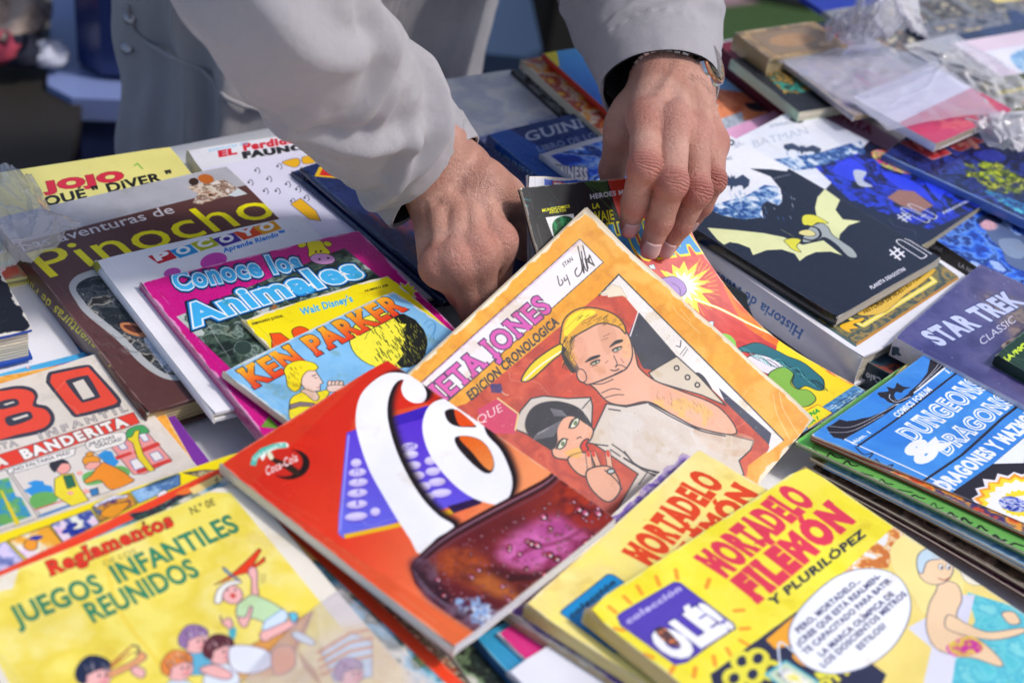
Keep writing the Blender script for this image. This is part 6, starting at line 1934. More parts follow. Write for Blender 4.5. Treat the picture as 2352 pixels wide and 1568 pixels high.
put('jones', 'comic_book', 'large orange bordered romance comic with a blond man and dark haired woman',
    jones_frame(), .005, base='e2a030', wear=.65, rnd=.006, spine='e4dcc8', page='dcd2bc', curl=(('tr', .004, .35), ('br', -.002, .3)), creases=5, gloss=.5, coat=.1, yellow=.25)
jr = [o for o in COL.objects if o.get('label', '').startswith('large orange bordered romance')][0]
W_, H_ = jones_frame()[3:]
gx, gy = [q.ravel() for q in np.meshgrid(np.linspace(0, 1, 9), np.linspace(0, 1, 15))]
for k, (ex, ey, zz) in enumerate(((.0042, .0008, .0032), (.0028, .0016, .0022))):
    lift_ = .004 * np.clip(1 - ((1 - gx) * W_ + gy * H_) / (.25 * (W_ + H_) / 2), 0, 1) ** 2
    X_ = gx * (W_ + ex * (1 - gy * .55) + .0006 * np.sin(gy * 23 + k)); Y_ = (1 - gy) * (H_ + ey)
    tp = np.stack([X_, Y_, zz + lift_], -1)
    slab('loose_page', tp, tp - [0, 0, .0003], mat('loose_page', 'dccfb6', .8, var=.15, vscale=40), mat('loose_page', 'dccfb6'), jr, 8, 14)
put('coke', 'comic_book', 'red and orange comic with big white swirl lettering, calculator and cola glass',
    frame3((505, 1065, .052), (889, 824, .066), (1095, 1447, .054)), .008, base='d8381c', spine='e8e4e0', wear=.25, creases=1, coat=.3, gloss=.3, page='e8e8f0', back='e8e4e0')

# -- left edge and front left
put('poster', 'magazine', 'white magazine with small food photographs at the left edge under the brown book', frameA('br', (190, 812), .005, .2, .26, yd=D(60, 640, 190, 812)), .003, base='f2f2f8', wear=.05, coat=.3)
put('puzzle', 'hardcover_book', 'blue and black board box with worn white edges at the left edge', frameA('br', (78, 757), .034, .16, .2, xd=XD), .026, kind='hard', base='1c50b4', spine='1a4aa8', back='1c4cae', wear=.8, coat=.3)
put('redcm', 'comic_book', 'bright red comic corner at the left edge below the blue box', frameA('tr', (78, 846), .006, .1, .1, xd=XD), .004, base='d83426', wear=.1)
put('tboa', 'comic_book', 'light blue comic lowest in the pile with the big red letters', frameA('tr', (228, 778), .0042, .19, .2, yd=D(228, 778, 251, 806)), .003, base='4a9cdc', wear=.15, group='old comics in the left pile')
put('tbob', 'comic_book', 'sky blue comic with white star, third in the left pile', frameA('tr', (243, 797), .0075, .2, .2, xd=D(0, 842, 170, 800)), .003, base='54b0e2', wear=.2, group='old comics in the left pile')
put('tboc', 'comic_book', 'comic with purple corner between blue and orange ones', frameA('tr', (284, 798), .0098, .14, .2, xd=D(0, 872, 237, 811)), .002, base='7a3a9a', wear=.1, group='old comics in the left pile')
put('tbod', 'comic_book', 'orange comic just below the one with big red letters', frameA('tr', (299, 807), .013, .2, .22, yd=D(299, 807, 428, 1033)), .003, base='eeac4c', wear=.3, group='old comics in the left pile', page='eeeaf0')
put('tbo', 'comic_book', 'cream comic with giant red letters and a street scene of two people',
    frameA('tr', (237, 812), .0155, .195, .25, yd=D(237, 812, 425, 1037)), .002, base='dcd4cc', wear=.2, curl=(('tr', .003, .3),), gloss=.7, coat=0, creases=3, yellow=.1, group='old comics in the left pile')
put('strip', 'comic_book', 'yellow bordered comic with a strip of small picture panels',
    frameR((-214, 1300, .0215), (566, 1030, .0285), (820, 1350, .027), .24, .25), .004, base='f2dc1c', wear=.2, gloss=.35, coat=.3, curl=(('tl', .0, .3),), group='old comics in the front left pile')
put('redb', 'comic_book', 'red bordered comic between the panel strip and the yellow games booklet',
    frameR((-269, 1437, .0265), (530, 1061, .0345), (782, 1355, .0335), .24, .30), .004, base='e0472a', wear=.2, gloss=.35, coat=.3, group='old comics in the front left pile')
put('side1', 'comic_book', 'worn comic with tiny drawings showing along the long edge beside the games booklet', frameA('tr', (600, 1140), .022, .2, .30, yd=D(706, 1233, 837, 1345)), .004, base='b8a484', wear=.4, group='old comics in the front left pile')
put('side2', 'comic_book', 'comic with black and white drawings along the long edge right of the worn one', frameA('tr', (675, 1160), .0195, .2, .30, yd=D(770, 1250, 930, 1430)), .003, base='d8d0c0', wear=.5, group='old comics in the front left pile')
put('mustard', 'comic_book', 'mustard yellow comic with cracked white edge under the red soft drink comic', frameA('tr', (762, 1187), .017, .2, .30, yd=D(847, 1291, 1066, 1554)), .005, base='d8a020', wear=1.0, creases=6, group='old comics in the front left pile')
put('regl', 'comic_book', 'yellow games booklet with green and red hand lettered title and playing children',
    frameR((-62, 1346, .0325), (556, 1102, .040), (790, 1440, .039), .19, .30), .004, base='ece6da', spine='e6e0d4', wear=.25, gloss=.45, curl=(('tr', .003, .25),), group='old comics in the front left pile', rnd=.02)
put('round', 'comic_book', 'yellow comic with dark round emblem beneath the cola comic corner', frameA('tr', (905, 1290), .012, .2, .25, yd=D(847, 1291, 1066, 1554)), .004, base='e8c83c', wear=.4)
put('dvd', 'comic_book', 'dark green and black booklet below the corner of the red soft drink comic', frameA('tl', (1008, 1468), .024, .12, .2, xd=D(1008, 1468, 1085, 1440)), .006, base='2c3430', wear=.3, spine='c8ccd4')
put('teal', 'comic_book', 'teal blue comic poking out at the bottom centre', frameA('tl', (1090, 1462), .030, .15, .22, xd=D(1090, 1462, 1180, 1420)), .008, base='2c78a8', spine='3a6a9c', wear=.2, group='comics fanned out at the bottom centre')
put('pinkt', 'comic_book', 'pale blue comic with a pink corner below the purple one', frameA('tl', (1142, 1452), .033, .15, .2, xd=D(1142, 1452, 1230, 1400)), .003, base='8cc4d8', spine='e6e6ec', wear=.2, group='comics fanned out at the bottom centre')
put('whiteb', 'magazine', 'plain white booklet at the bottom edge of the table centre', frameA('tl', (1166, 1540), .036, .12, .2, xd=D(1166, 1540, 1230, 1500)), .004, base='e6e8f4', wear=.1, group='comics fanned out at the bottom centre')

# -- yellow comics in front
put('purple', 'comic_book', 'worn purple and cream comic directly under the cream yellow one', frameA('tl', (1157, 1402), .040, .205, .27, xd=D(1205, 1390, 1603, 1033)), .007, base='7a62a8', spine='b8a484', wear=.7, page='b8a080')
put('mortb', 'comic_book', 'cream yellow comic with orange red comic lettering, behind the bright yellow one',
    frame3((1205, 1392, .050), (1603, 1033, .050), (1500, 1640, .050), H=.27), .009, base='f4e28a', spine='d8c484', wear=.35, page='c8b48c', curl=(('tl', .003, .25), ('tr', .002, .2)))
put('mortf', 'comic_book', 'bright yellow comic with red lettering, purple badge and a swimmer, nearest on the right',
    frame3((1344, 1397, .064), (1848, 1070, .058), (1480, 1500, .064), H=.29), .011, base='f2e41a', spine='d0b878', wear=.35, page='b49c74', curl=(('tr', .002, .3),), rnd=.008)

# -- fantasy comic on its fan of thin comics
FAN = (('plum', 'dark plum comic lowest in the fan under the fantasy comic', (1876, 1092), .004, '5a2438'),
       ('brown', 'brown comic second lowest in the fan', (1862, 1074), .009, '6a5444'),
       ('tan', 'tan worn comic with torn corner in the fan', (1858, 1048), .015, 'c8b08c'),
       ('paleb', 'pale blue comic in the fan under the green one', (1892, 1066), .020, '8ab8dc'),
       ('lime', 'bright green comic with black scrolls under the fantasy comic', (1826, 1014), .026, '6aa858'),
       ('rust', 'rust red comic directly beneath the fantasy comic', (1862, 1003), .031, 'c04a2a'))
SL = dict(plum=34, brown=28, tan=20, paleb=14, lime=8, rust=0)
for key, lb, p, h, c in FAN:
    bent_comic('comic_book', lb, 'comic',
               [[(p[0], p[1], h), (p[0] + 158, p[1] - 112, h), (p[0] + 317, p[1] - 222, h)],
                [(p[0] + 290, p[1] + 128 + SL[key], h + .006), (p[0] + 430, p[1] + 8, h + .006), (p[0] + 560, p[1] - 95, h + .006)],
                [(p[0] + 700, p[1] + 318 + SL[key] * 2.6, h + .010), (p[0] + 850, p[1] + 170, h + .010), (p[0] + 980, p[1] + 60, h + .010)]], .003,
               base=c, art=G.get('art_' + key), back=c, wear=.3, group='thin comics fanned under the fantasy comic', edge=c)
bent_comic('comic_book', 'sky blue fantasy comic with white outlined title and a black dragon in the frame', 'comic',
           [[(1864, 998, .036), (2022, 888, .040), (2180, 772, .044)],
            [(2100, 1094, .038), (2260, 975, .040), (2400, 866, .042)],
            [(2352, 1200, .040), (2520, 1070, .040), (2680, 950, .040)]], .003,
           base='4a90dc', art=G.get('art_dnd'), back='c04a2a', wear=.15, coat=.5, gloss=.25, edge='e8e8f0')


# ------------------------------------------------------------------ the stall table with its white cloth
stall = empty('market_stall_table', 'long stall table under a white cloth that carries all the comics', 'table', Matrix.Translation(Vector(edge_pt(.8, .6, 0))))
o0 = np.array(edge_pt(.8, .6, 0))
tq = [np.array(edge_pt(a, b, 0)) - o0 for a, b in ((-.75, 1.5), (3.2, 1.5), (3.2, -.0), (-.75, -.0))]
prism('table_top', tq, TABLE - .03, TABLE - .004, (mat('table_wood', '8a6a48', .7, var=.3),), stall)
cm = mat('cloth_white', 'f0f0f4', .85, bump=.25, bscale=900, var=.02)
cv, cf = [], []
NX, NY = 60, 24
for j in range(NY + 1):
    for i in range(NX + 1):
        a, b = -.77 + 3.99 * i / NX, -.02 + 1.54 * j / NY
        p = np.array(edge_pt(a, b, TABLE - .0025 + .0006 * math.sin(9 * a + 3 * b) * math.sin(7 * b - 2 * a) - .0006)) - o0
        cv.append(p)
for j in range(NY):
    for i in range(NX):
        q = j * (NX + 1) + i
        cf.append((q, q + NX + 1, q + NX + 2, q + 1))
# hanging border
rim = [i for i in range(NX + 1)]
for i in range(NX + 1):
    p = cv[i].copy() + np.array([-en[0], -en[1], 0]) * (.012 + .01 * math.sin(i * 1.3)); p[2] -= .28
    cv.append(p)
k0 = (NX + 1) * (NY + 1)
for i in range(NX):
    cf.append((i, i + 1, k0 + i + 1, k0 + i))
tag(mesh('tablecloth', cv, cf, (cm,), None, smooth=True), 'plain white cloth covering the stall top', 'tablecloth').location = o0
for a in (-.7, 3.1):
    for b in (.06, 1.44):
        q = np.array(edge_pt(a, b, 0)) - o0
        prism('leg', [(q[0] + x * .02, q[1] + y * .02) for x, y in ((-1, -1), (1, -1), (1, 1), (-1, 1))], 0, TABLE - .031, (mat('leg_steel', '70747a', .4, .8),), stall)


# ------------------------------------------------------------------ the man behind the stall
def rcone(P, a, b, ra, rb):
    ba = b - a; L2 = ba @ ba
    t = np.clip(((P - a) @ ba) / L2, 0, 1)
    q = P - a - t[:, None] * ba
    return np.sqrt((q ** 2).sum(1)) - (ra + (rb - ra) * t)


def smin(a, b, k):
    h = np.maximum(k - np.abs(a - b), 0) / k
    return np.minimum(a, b) - h * h * k * .25


def surface_nets(fn, lo, hi, step):
    n = np.ceil((hi - lo) / step).astype(int) + 1
    ax = [lo[i] + np.arange(n[i]) * step for i in range(3)]
    X, Y, Z = np.meshgrid(*ax, indexing='ij')
    Pn = np.stack([X.ravel(), Y.ravel(), Z.ravel()], 1)
    d = np.concatenate([fn(Pn[i:i + 400000]) for i in range(0, len(Pn), 400000)]).reshape(n)
    s = d < 0
    c = [s[i:n[0] - 1 + i, j:n[1] - 1 + j, k:n[2] - 1 + k] for i in (0, 1) for j in (0, 1) for k in (0, 1)]
    tot = sum(q.astype(int) for q in c)
    act = (tot > 0) & (tot < 8)
    idx = -np.ones(act.shape, int); ijk = np.argwhere(act); idx[act] = np.arange(len(ijk))
    acc = np.zeros((len(ijk), 3)); cnt = np.zeros(len(ijk))
    corners = [(i, j, k) for i in (0, 1) for j in (0, 1) for k in (0, 1)]
    for a in range(8):
        for b in range(a + 1, 8):
            ca, cb = np.array(corners[a]), np.array(corners[b])
            if abs(ca - cb).sum() != 1:
                continue
            da = d[tuple((ijk + ca).T)]; db = d[tuple((ijk + cb).T)]
            k = (da < 0) != (db < 0)
            t = np.where(k, da / np.where(k, da - db, 1), 0)[:, None]
            acc += np.where(k[:, None], ca + t * (cb - ca), 0); cnt += k
    V = lo + (ijk + acc / cnt[:, None]) * step
    F = []
    for ax_ in range(3):
        o = [1, 1, 1]; o[ax_] = 0
        sl = [slice(0, n[i] - 1) if i == ax_ else slice(1, n[i] - 1) for i in range(3)]
        sl2 = [slice(1, n[i]) if i == ax_ else slice(1, n[i] - 1) for i in range(3)]
        A, B = s[tuple(sl)], s[tuple(sl2)]
        e = np.argwhere(A != B)
        pos = e.copy()
        for i in range(3):
            if i != ax_:
                pos[:, i] += 1
        u, v = [(1, 2), (2, 0), (0, 1)][ax_]
        q = []
        for du, dv in ((1, 1), (0, 1), (0, 0), (1, 0)):
            w = pos.copy(); w[:, u] -= du; w[:, v] -= dv
            q.append(idx[tuple(w.T)])
        q = np.stack(q, 1)
        fl = A[tuple(e.T)]
        q[~fl] = q[~fl][:, ::-1]
        F.append(q)
    F = np.concatenate(F)
    return V, F[(F >= 0).all(1)]


def on_ray(px, py, prev, L, near):
    """point seen at px,py, L metres from prev, nearer to or farther from the camera"""
    r = unit(ray((px, py))); w = np.array(prev) - EYE
    t0 = w @ r; dd = w @ w - t0 * t0
    s = math.sqrt(max(0, L * L - dd))
    return EYE + r * (t0 - s if near else t0 + s)


def Q5(x, y):
    return Y5(x, y)[0]


def Q3(x, y):
    return Y3(x, y)[0]


class Hand:
    def __init__(self, wrist, elbow, fingers, thumb, rad, dors):
        self.w, self.e, self.f, self.t, self.rad, self.dors = wrist, elbow, fingers, thumb, rad, dors
        self.cre = []                                    # joints that wrinkle: centre, axis, radius

    def build(self, step=.0014):
        w, e = self.w, self.e
        dn = self.dors
        mcps = [f[0] for f in self.f]
        across = unit(mcps[0] - mcps[3])                  # towards the thumb
        fdir = unit(e - w)
        side = unit(across - (across @ fdir) * fdir)
        dwr = unit(np.cross(side, fdir)); dwr = dwr * np.sign(dwr @ dn)
        palm_parts = []
        for i, m in enumerate(mcps):
            s = (1.5 - i) * .0105
            base = w + side * s - fdir * .006
            palm_parts.append((base, m - dn * .003, .0145, .0118 - .0004 * i))
            palm_parts.append((base - dn * .004, (m * .8 + base * .2) - dn * .010, .013, .0105))
        for i in range(3):
            palm_parts.append(((mcps[i] + mcps[i + 1]) / 2 - dn * .006, w + side * (.5 - i) * .01 * 1 - dn * .004, .0105, .013))
        # web and ball of the thumb
        t = self.t
        palm_parts.append((w + side * .016 - dn * .006, t[0] * .45 + t[1] * .55 - dn * .001, .014, .0135))
        palm_parts.append((t[0] - dn * .008, (mcps[0] + w) / 2 - dn * .011, .014, .014))
        palm_parts.append(((t[0] + t[1]) / 2 - dn * .004, mcps[0] * .55 + w * .45 - dn * .006, .010, .011))
        fore = [(w + side * .014, e + side * .012, .0185, .030), (w - side * .014, e - side * .012, .0175, .030), (w - dwr * .002, e, .0185, .034)]
        ten = []
        for i, m in enumerate(mcps):
            b = w + side * (.8 - i * .55) * .008 + dwr * .0118 - fdir * .004
            ten.append((b, m + dn * .0082, .0022, .0026))
        veins = []
        rs = random.Random(5)
        for i in (0, 1, 2):
            a = (mcps[i] + mcps[i + 1]) / 2 + dn * .0045
            b = w + side * (.004 - .010 * i) + dwr * .0135 + fdir * .01
            mid = (a * .5 + b * .5) + dn * .0035 + side * rs.uniform(-.004, .004)
            veins += [(a, mid, .0016, .0021), (mid, b, .0021, .0020), (mid, (mcps[i] * .4 + w * .6) + dwr * .0125, .0016, .0014)]

        R = self.rad

        def core(Pq):
            d = np.full(len(Pq), 1.0)
            for a, b, ra, rb in palm_parts:
                d = smin(d, rcone(Pq, a, b, ra, rb), .009)
            for a, b, ra, rb in fore:
                d = smin(d, rcone(Pq, a, b, ra, rb), .014)
            return d

        def lay(pts, sink):
            out = []
            for p in pts:
                p = np.array(p, float)
                for _ in range(4):
                    g = np.array([core((p + o)[None])[0] - core((p - o)[None])[0] for o in np.eye(3) * .0006]); g /= np.linalg.norm(g) + 1e-9
                    p = p - g * (core(p[None])[0] + sink)
                out.append(p)
            return out

        def lines(ends, sink, r0, r1, n=6):
            o_ = []
            for a, b in ends:
                q = lay([a + (b - a) * k / n for k in range(n + 1)], sink)
                o_ += [(q[k], q[k + 1], r0 + (r1 - r0) * k / n, r0 + (r1 - r0) * (k + 1) / n) for k in range(n)]
            return o_
        ten = lines([(w + side * (1.1 - i * .75) * .008 + dwr * .018 - fdir * .006, m + dn * .010) for i, m in enumerate(mcps)], .0014, .0022, .0030)
        V_ = lambda i, t, s, up=.012: mcps[i] * (1 - t) + w * t + side * s + dwr * up
        veins = lines([(V_(1, .18, -.010), V_(1, .62, -.004)), (V_(1, .62, -.004), V_(1, 1.1, .006)), (V_(2, .20, -.010), V_(1, .62, -.004)),
                       (V_(0, .25, -.008), V_(0, .75, .004)), (V_(2, .55, -.012), V_(2, 1.1, -.012)), (V_(3, .3, .004), V_(2, .55, -.012))], .0012, .0017, .0020)

        def fn(P):
            d = np.full(len(P), 1.0)
            for a, b, ra, rb in palm_parts:
                d = smin(d, rcone(P, a, b, ra, rb), .009)
            for i, m in enumerate(mcps):                  # knuckle
                d = smin(d, rcone(P, m + dn * .0022, m + dn * .0021 + .001 * side, .0098 - .0005 * i, .0098 - .0005 * i), .006)
            for a, b, ra, rb in fore:
                d = smin(d, rcone(P, a, b, ra, rb), .014)
            for a, b, ra, rb in ten:
                d = smin(d, rcone(P, a, b, ra, rb), .0065)
            for a, b, ra, rb in veins:
                d = smin(d, rcone(P, a, b, ra, rb), .0035)
            outs = [d]
            for i, f in enumerate(self.f):
                r = R[i]
                df = rcone(P, f[0], f[1], r[0], r[1] * .97)
                df = smin(df, rcone(P, f[1], f[2], r[1] * .96, r[2]), .004)
                df = smin(df, rcone(P, f[2], f[3], r[2] * .97, r[3]), .004)
                ax = unit(f[2] - f[0])
                df = smin(df, rcone(P, f[1] + dn * .0012, f[1] + dn * .0012 + ax * .001, r[1] * 1.0, r[1] * 1.0), .004)
                outs.append(smin(d, df, .010))
            dt = rcone(P, t[0], t[1], .0135, .0118)
            dt = smin(dt, rcone(P, t[1], t[2], .0112, .0105), .004)
            dt = smin(dt, rcone(P, t[2], t[3], .0105, .0085), .004)
            outs.append(smin(d, dt, .016))
            o = outs[0]
            for q in outs[1:]:
                o = smin(o, q, .0012)
            return o
        allp = np.array(mcps + [w] + [p for f in self.f for p in f] + list(t) + [w + fdir * .12])
        V, F = surface_nets(fn, allp.min(0) - .03, allp.max(0) + .03, step)
        # light smoothing of the normals happens in shading; wrinkles are stored for the skin
        wr = np.zeros(len(V)); co = np.zeros(len(V)); red = np.zeros(len(V))
        N = np.zeros((len(V), 3)); h = .0008
        for a in range(3):
            o = np.zeros(3); o[a] = h
            N[:, a] = fn(V + o) - fn(V - o)
        N /= np.linalg.norm(N, axis=1)[:, None] + 1e-12
        for i, f in enumerate(self.f):
            for j, (wd, am) in ((1, (.0085, 1.0)), (2, (.0045, .7)), (0, (.010, .25))):
                ax = unit(f[min(j + 1, 3)] - f[max(j - 1, 0)]) if j else unit(f[1] - f[0])
                q = V - f[j]; s = q @ ax; rr = np.linalg.norm(q - s[:, None] * ax, axis=1)
                m = np.exp(-(s / wd) ** 2) * np.clip((.016 - rr) / .004, 0, 1) * np.clip(N @ dn * 1.6, 0, 1) * am
                arc = s + .12 * (q @ unit(np.cross(ax, dn))) ** 2 / .01 * np.sign(s)
                k = m > wr
                co = np.where(k, arc, co); wr = np.maximum(wr, m)
                red = np.maximum(red, np.exp(-(s / (wd * 1.5)) ** 2) * np.clip((.018 - rr) / .006, 0, 1) * (.9 if j == 1 else .6))
            q = V - f[3]
            red = np.maximum(red, np.clip(1 - np.linalg.norm(q, axis=1) / .016, 0, 1) * 1.2)
        return V, F, co, wr, np.clip(red, 0, 1), N, dn


def skin_material():
    m = bpy.data.materials.new('skin'); m.use_nodes = True
    N, L = m.node_tree.nodes, m.node_tree.links
    b = N['Principled BSDF']
    b.inputs['Roughness'].default_value = .42
    b.inputs['Subsurface Weight'].default_value = .12
    b.inputs['Subsurface Radius'].default_value = (.009, .003, .0015)
    b.inputs['Subsurface Scale'].default_value = .6
    b.inputs['Specular IOR Level'].default_value = .42
    tc = N.new('ShaderNodeTexCoord')

    def noise(sc, det=4, dist=0):
        n = N.new('ShaderNodeTexNoise'); n.inputs['Scale'].default_value = sc; n.inputs['Detail'].default_value = det
        n.inputs['Distortion'].default_value = dist
        L.new(tc.outputs['Object'], n.inputs['Vector']); return n

    def mix(f, c0, c1, typ='MIX'):
        x = N.new('ShaderNodeMix'); x.data_type = 'RGBA'; x.blend_type = typ
        for s, v in ((0, f), (6, c0), (7, c1)):
            if hasattr(v, 'is_linked'):
                L.new(v, x.inputs[s])
            else:
                x.inputs[s].default_value = v
        return x.outputs[2]

    def math_(op, a, c=None):
        x = N.new('ShaderNodeMath'); x.operation = op
        for s, v in ((0, a), (1, c)):
            if v is None:
                continue
            if hasattr(v, 'is_linked'):
                L.new(v, x.inputs[s])
            else:
                x.inputs[s].default_value = v
        return x.outputs[0]
    big = noise(28, 4, .4)
    r1 = N.new('ShaderNodeMapRange'); r1.inputs[1].default_value = .35; r1.inputs[2].default_value = .68
    L.new(big.outputs[0], r1.inputs[0])
    c = mix(r1.outputs[0], srgb('b88474'), srgb('d2a494'))
    at_r = N.new('ShaderNodeAttribute'); at_r.attribute_name = 'red'
    c = mix(math_('MULTIPLY', at_r.outputs['Fac'], .8), c, srgb('b05c54'))
    sp = noise(420, 3)
    r2 = N.new('ShaderNodeMapRange'); r2.inputs[1].default_value = .55; r2.inputs[2].default_value = .75; r2.inputs[4].default_value = .4
    L.new(sp.outputs[0], r2.inputs[0])
    c = mix(r2.outputs[0], c, srgb('a8705c'))
    c_base = c
    # wrinkles over the joints, fine skin lines elsewhere
    ac = N.new('ShaderNodeAttribute'); ac.attribute_name = 'arc'
    aw = N.new('ShaderNodeAttribute'); aw.attribute_name = 'wrinkle'
    nz = noise(160, 3)
    ph = math_('ADD', math_('MULTIPLY', ac.outputs['Fac'], 2300.0), math_('MULTIPLY', nz.outputs[0], 9.0))
    sn = math_('MULTIPLY', math_('SINE', ph), aw.outputs['Fac'])
    drk = math_('MULTIPLY', math_('MAXIMUM', math_('MULTIPLY', sn, -1.0), 0.0), .65)
    L.new(mix(drk, c_base, srgb('7c4238')), b.inputs['Base Color'])
    vo = N.new('ShaderNodeTexVoronoi'); vo.feature = 'DISTANCE_TO_EDGE'; vo.inputs['Scale'].default_value = 650
    L.new(tc.outputs['Object'], vo.inputs['Vector'])
    fine = math_('MULTIPLY', math_('MINIMUM', vo.outputs[0], .12), 2.4)
    md = noise(230, 5, 1.5)
    hgt = math_('ADD', math_('ADD', math_('MULTIPLY', sn, .9), fine), math_('MULTIPLY', md.outputs[0], 1.7))
    bp = N.new('ShaderNodeBump'); bp.inputs['Strength'].default_value = .75; bp.inputs['Distance'].default_value = .0012
    L.new(hgt, bp.inputs['Height']); L.new(bp.outputs[0], b.inputs['Normal'])
    return m


SKIN = skin_material()

# ---- hand with the watch (camera right): finger tips press the bent comic
dirs = []


def finger(tip, dip, pip, mcp, h, L):
    T = at(*tip, h)
    Dp = on_ray(*dip, T, L[2], True)
    Pp = on_ray(*pip, Dp, L[1], True)
    Mc = on_ray(*mcp, Pp, L[0], False)
    return [Mc, Pp, Dp, T]


fr = [finger(Q5(553, 1215), Q5(590, 1065), Q5(655, 815), Q5(672, 470), .097, (.050, .031, .021)),
      finger(Q5(700, 1365), Q5(765, 1190), Q5(845, 925), Q5(862, 500), .086, (.055, .034, .022)),
      finger(Q5(815, 1365), Q5(905, 1215), Q5(1022, 985), Q5(1010, 575), .078, (.051, .032, .021)),
      finger(Q5(985, 1190), Q5(1060, 1080), Q5(1135, 910), Q5(1140, 650), .080, (.041, .026, .019))]
mm = (fr[1][0] + fr[2][0]) / 2
wr_r = on_ray(*Q5(868, 210), mm, .078, False)
el_r = on_ray(1440, -190, wr_r, .26, False)
th_r = [on_ray(*Q5(590, 420), wr_r, .030, True)]
th_r.append(on_ray(*Q5(490, 610), th_r[0], .040, True))
th_r.append(on_ray(*Q5(436, 830), th_r[1], .034, False))
th_r.append(on_ray(*Q5(425, 990), th_r[2], .028, False))


def dorsal(f, w, sgn=1):
    a = f[0][0] - f[3][0]; b = (f[1][0] + f[2][0]) / 2 - w
    n = unit(np.cross(a, b))
    return n if n @ (EYE - w) > 0 else -n


RAD = ((.0120, .0115, .0098, .0077), (.0122, .0117, .0100, .0080), (.0114, .0109, .0094, .0075), (.0100, .0095, .0082, .0068))
HR = Hand(wr_r, el_r, fr, th_r, RAD, dorsal(fr, wr_r))

# ---- hand reaching under the orange bordered comic (camera left)
ml = [at(*Q3(860, 985), .082), at(*Q3(715, 1060), .084), at(*Q3(560, 1120), .080), at(*Q3(428, 1160), .072)]


def fing2(m, pip, L1, dd, L2):
    p = on_ray(*Q3(*pip), m, L1, False)
    d = p + unit(np.array(dd)) * L2
    t = d + unit(np.array(dd) + np.array([0, -.3, -.2])) * .02
    return [m, p, d, t]


fl = [fing2(ml[0], (830, 1330), .047, (.3, .1, -.5), .026), fing2(ml[1], (745, 1470), .052, (.3, -.1, -.4), .028),
      fing2(ml[2], (690, 1440), .047, (.3, -.1, -.4), .026), fing2(ml[3], (600, 1340), .036, (.3, 0, -.5), .022)]
wr_l = on_ray(*Q3(500, 560), (ml[1] + ml[2]) / 2, .080, False)
el_l = on_ray(600, -70, wr_l, .25, True)
th_l = [on_ray(*Q3(780, 560), wr_l, .034, True)]
th_l.append(on_ray(*Q3(985, 760), th_l[0], .046, False))
th_l.append(on_ray(*Q3(1075, 960), th_l[1], .035, False))
th_l.append(on_ray(*Q3(1040, 1120), th_l[2], .028, False))
HL = Hand(wr_l, el_l, fl, th_l, [tuple(q * 1.08 for q in r) for r in RAD], dorsal(fl, wr_l))

# ---- where the body stands
BODY = np.array(edge_pt(.385, -.20, 0))


def body_pt(a, b, z):
    return BODY + np.array([ed[0] * a + en[0] * b, ed[1] * a + en[1] * b, z])


hipc, chest, neck, head = body_pt(0, 0, .88), body_pt(.02, .16, 1.22), body_pt(.03, .26, 1.45), body_pt(.03, .34, 1.60)
sh_l, sh_r = body_pt(-.19, .22, 1.36), body_pt(.23, .20, 1.36)
print('arm lengths', np.linalg.norm(sh_l - el_l), np.linalg.norm(sh_r - el_r), wr_l, el_l, wr_r, el_r)


def body_fn(Pp):
    d = rcone(Pp, hipc, chest, .11, .12)
    d = smin(d, rcone(Pp, body_pt(-.05, 0, .90), sh_l, .09, .07), .05)
    d = smin(d, rcone(Pp, body_pt(.05, 0, .90), sh_r, .09, .07), .05)
    d = smin(d, rcone(Pp, chest, neck, .10, .055), .05)
    d = smin(d, rcone(Pp, neck, head, .052, .075), .03)
    d = smin(d, rcone(Pp, head, head + np.array([0, -.01, .07]), .082, .085), .03)
    d = smin(d, rcone(Pp, head + np.array([0, -.085, .0]), head + np.array([0, -.08, .035]), .016, .009), .02)
    for s, e, w in ((sh_l, el_l, wr_l), (sh_r, el_r, wr_r)):
        d = smin(d, rcone(Pp, s, e, .048, .034), .03)
        d = smin(d, rcone(Pp, e, e + (w - e) * .6, .034, .026), .02)
    for x in (-.075, .075):
        k = body_pt(x * 1.1, .03, .48); f = body_pt(x * 1.2, 0, .07)
        d = smin(d, rcone(Pp, body_pt(x, 0, .86), k, .085, .062), .03)
        d = smin(d, rcone(Pp, k, f, .06, .042), .02)
        d = smin(d, rcone(Pp, f, f + np.array([-.0, -.13, -.025]), .045, .035), .02)
    return d


person = empty('person', 'man in a light grey jacket reaching over the stall with both hands', 'person', Matrix.Translation(Vector(BODY)))
allv, allf, arcs, wrs, reds = [], [], [], [], []
o = 0
for Hd in (HR, HL):
    V, F, co, wr, red, Nn, dn = Hd.build()
    allv.append(V); allf.append(F + o); arcs.append(co); wrs.append(wr); reds.append(red); o += len(V)
V, F = surface_nets(body_fn, np.array([-.75, .75, 0.0]), np.array([.75, 2.1, 1.85]), .018)
allv.append(V); allf.append(F + o); arcs.append(np.zeros(len(V))); wrs.append(np.zeros(len(V))); reds.append(np.zeros(len(V)))
AV = np.concatenate(allv)
bd = mesh('body', AV - BODY, np.concatenate(allf), (SKIN,), person, smooth=True)
for nme, arr in (('arc', arcs), ('wrinkle', wrs), ('red', reds)):
    at_ = bd.data.attributes.new(nme, 'FLOAT', 'POINT')
    at_.data.foreach_set('value', np.concatenate(arr).astype(np.float32))

# finger nails
nail_m = mat('nail', 'd0a8a4', .3, coat=.25)


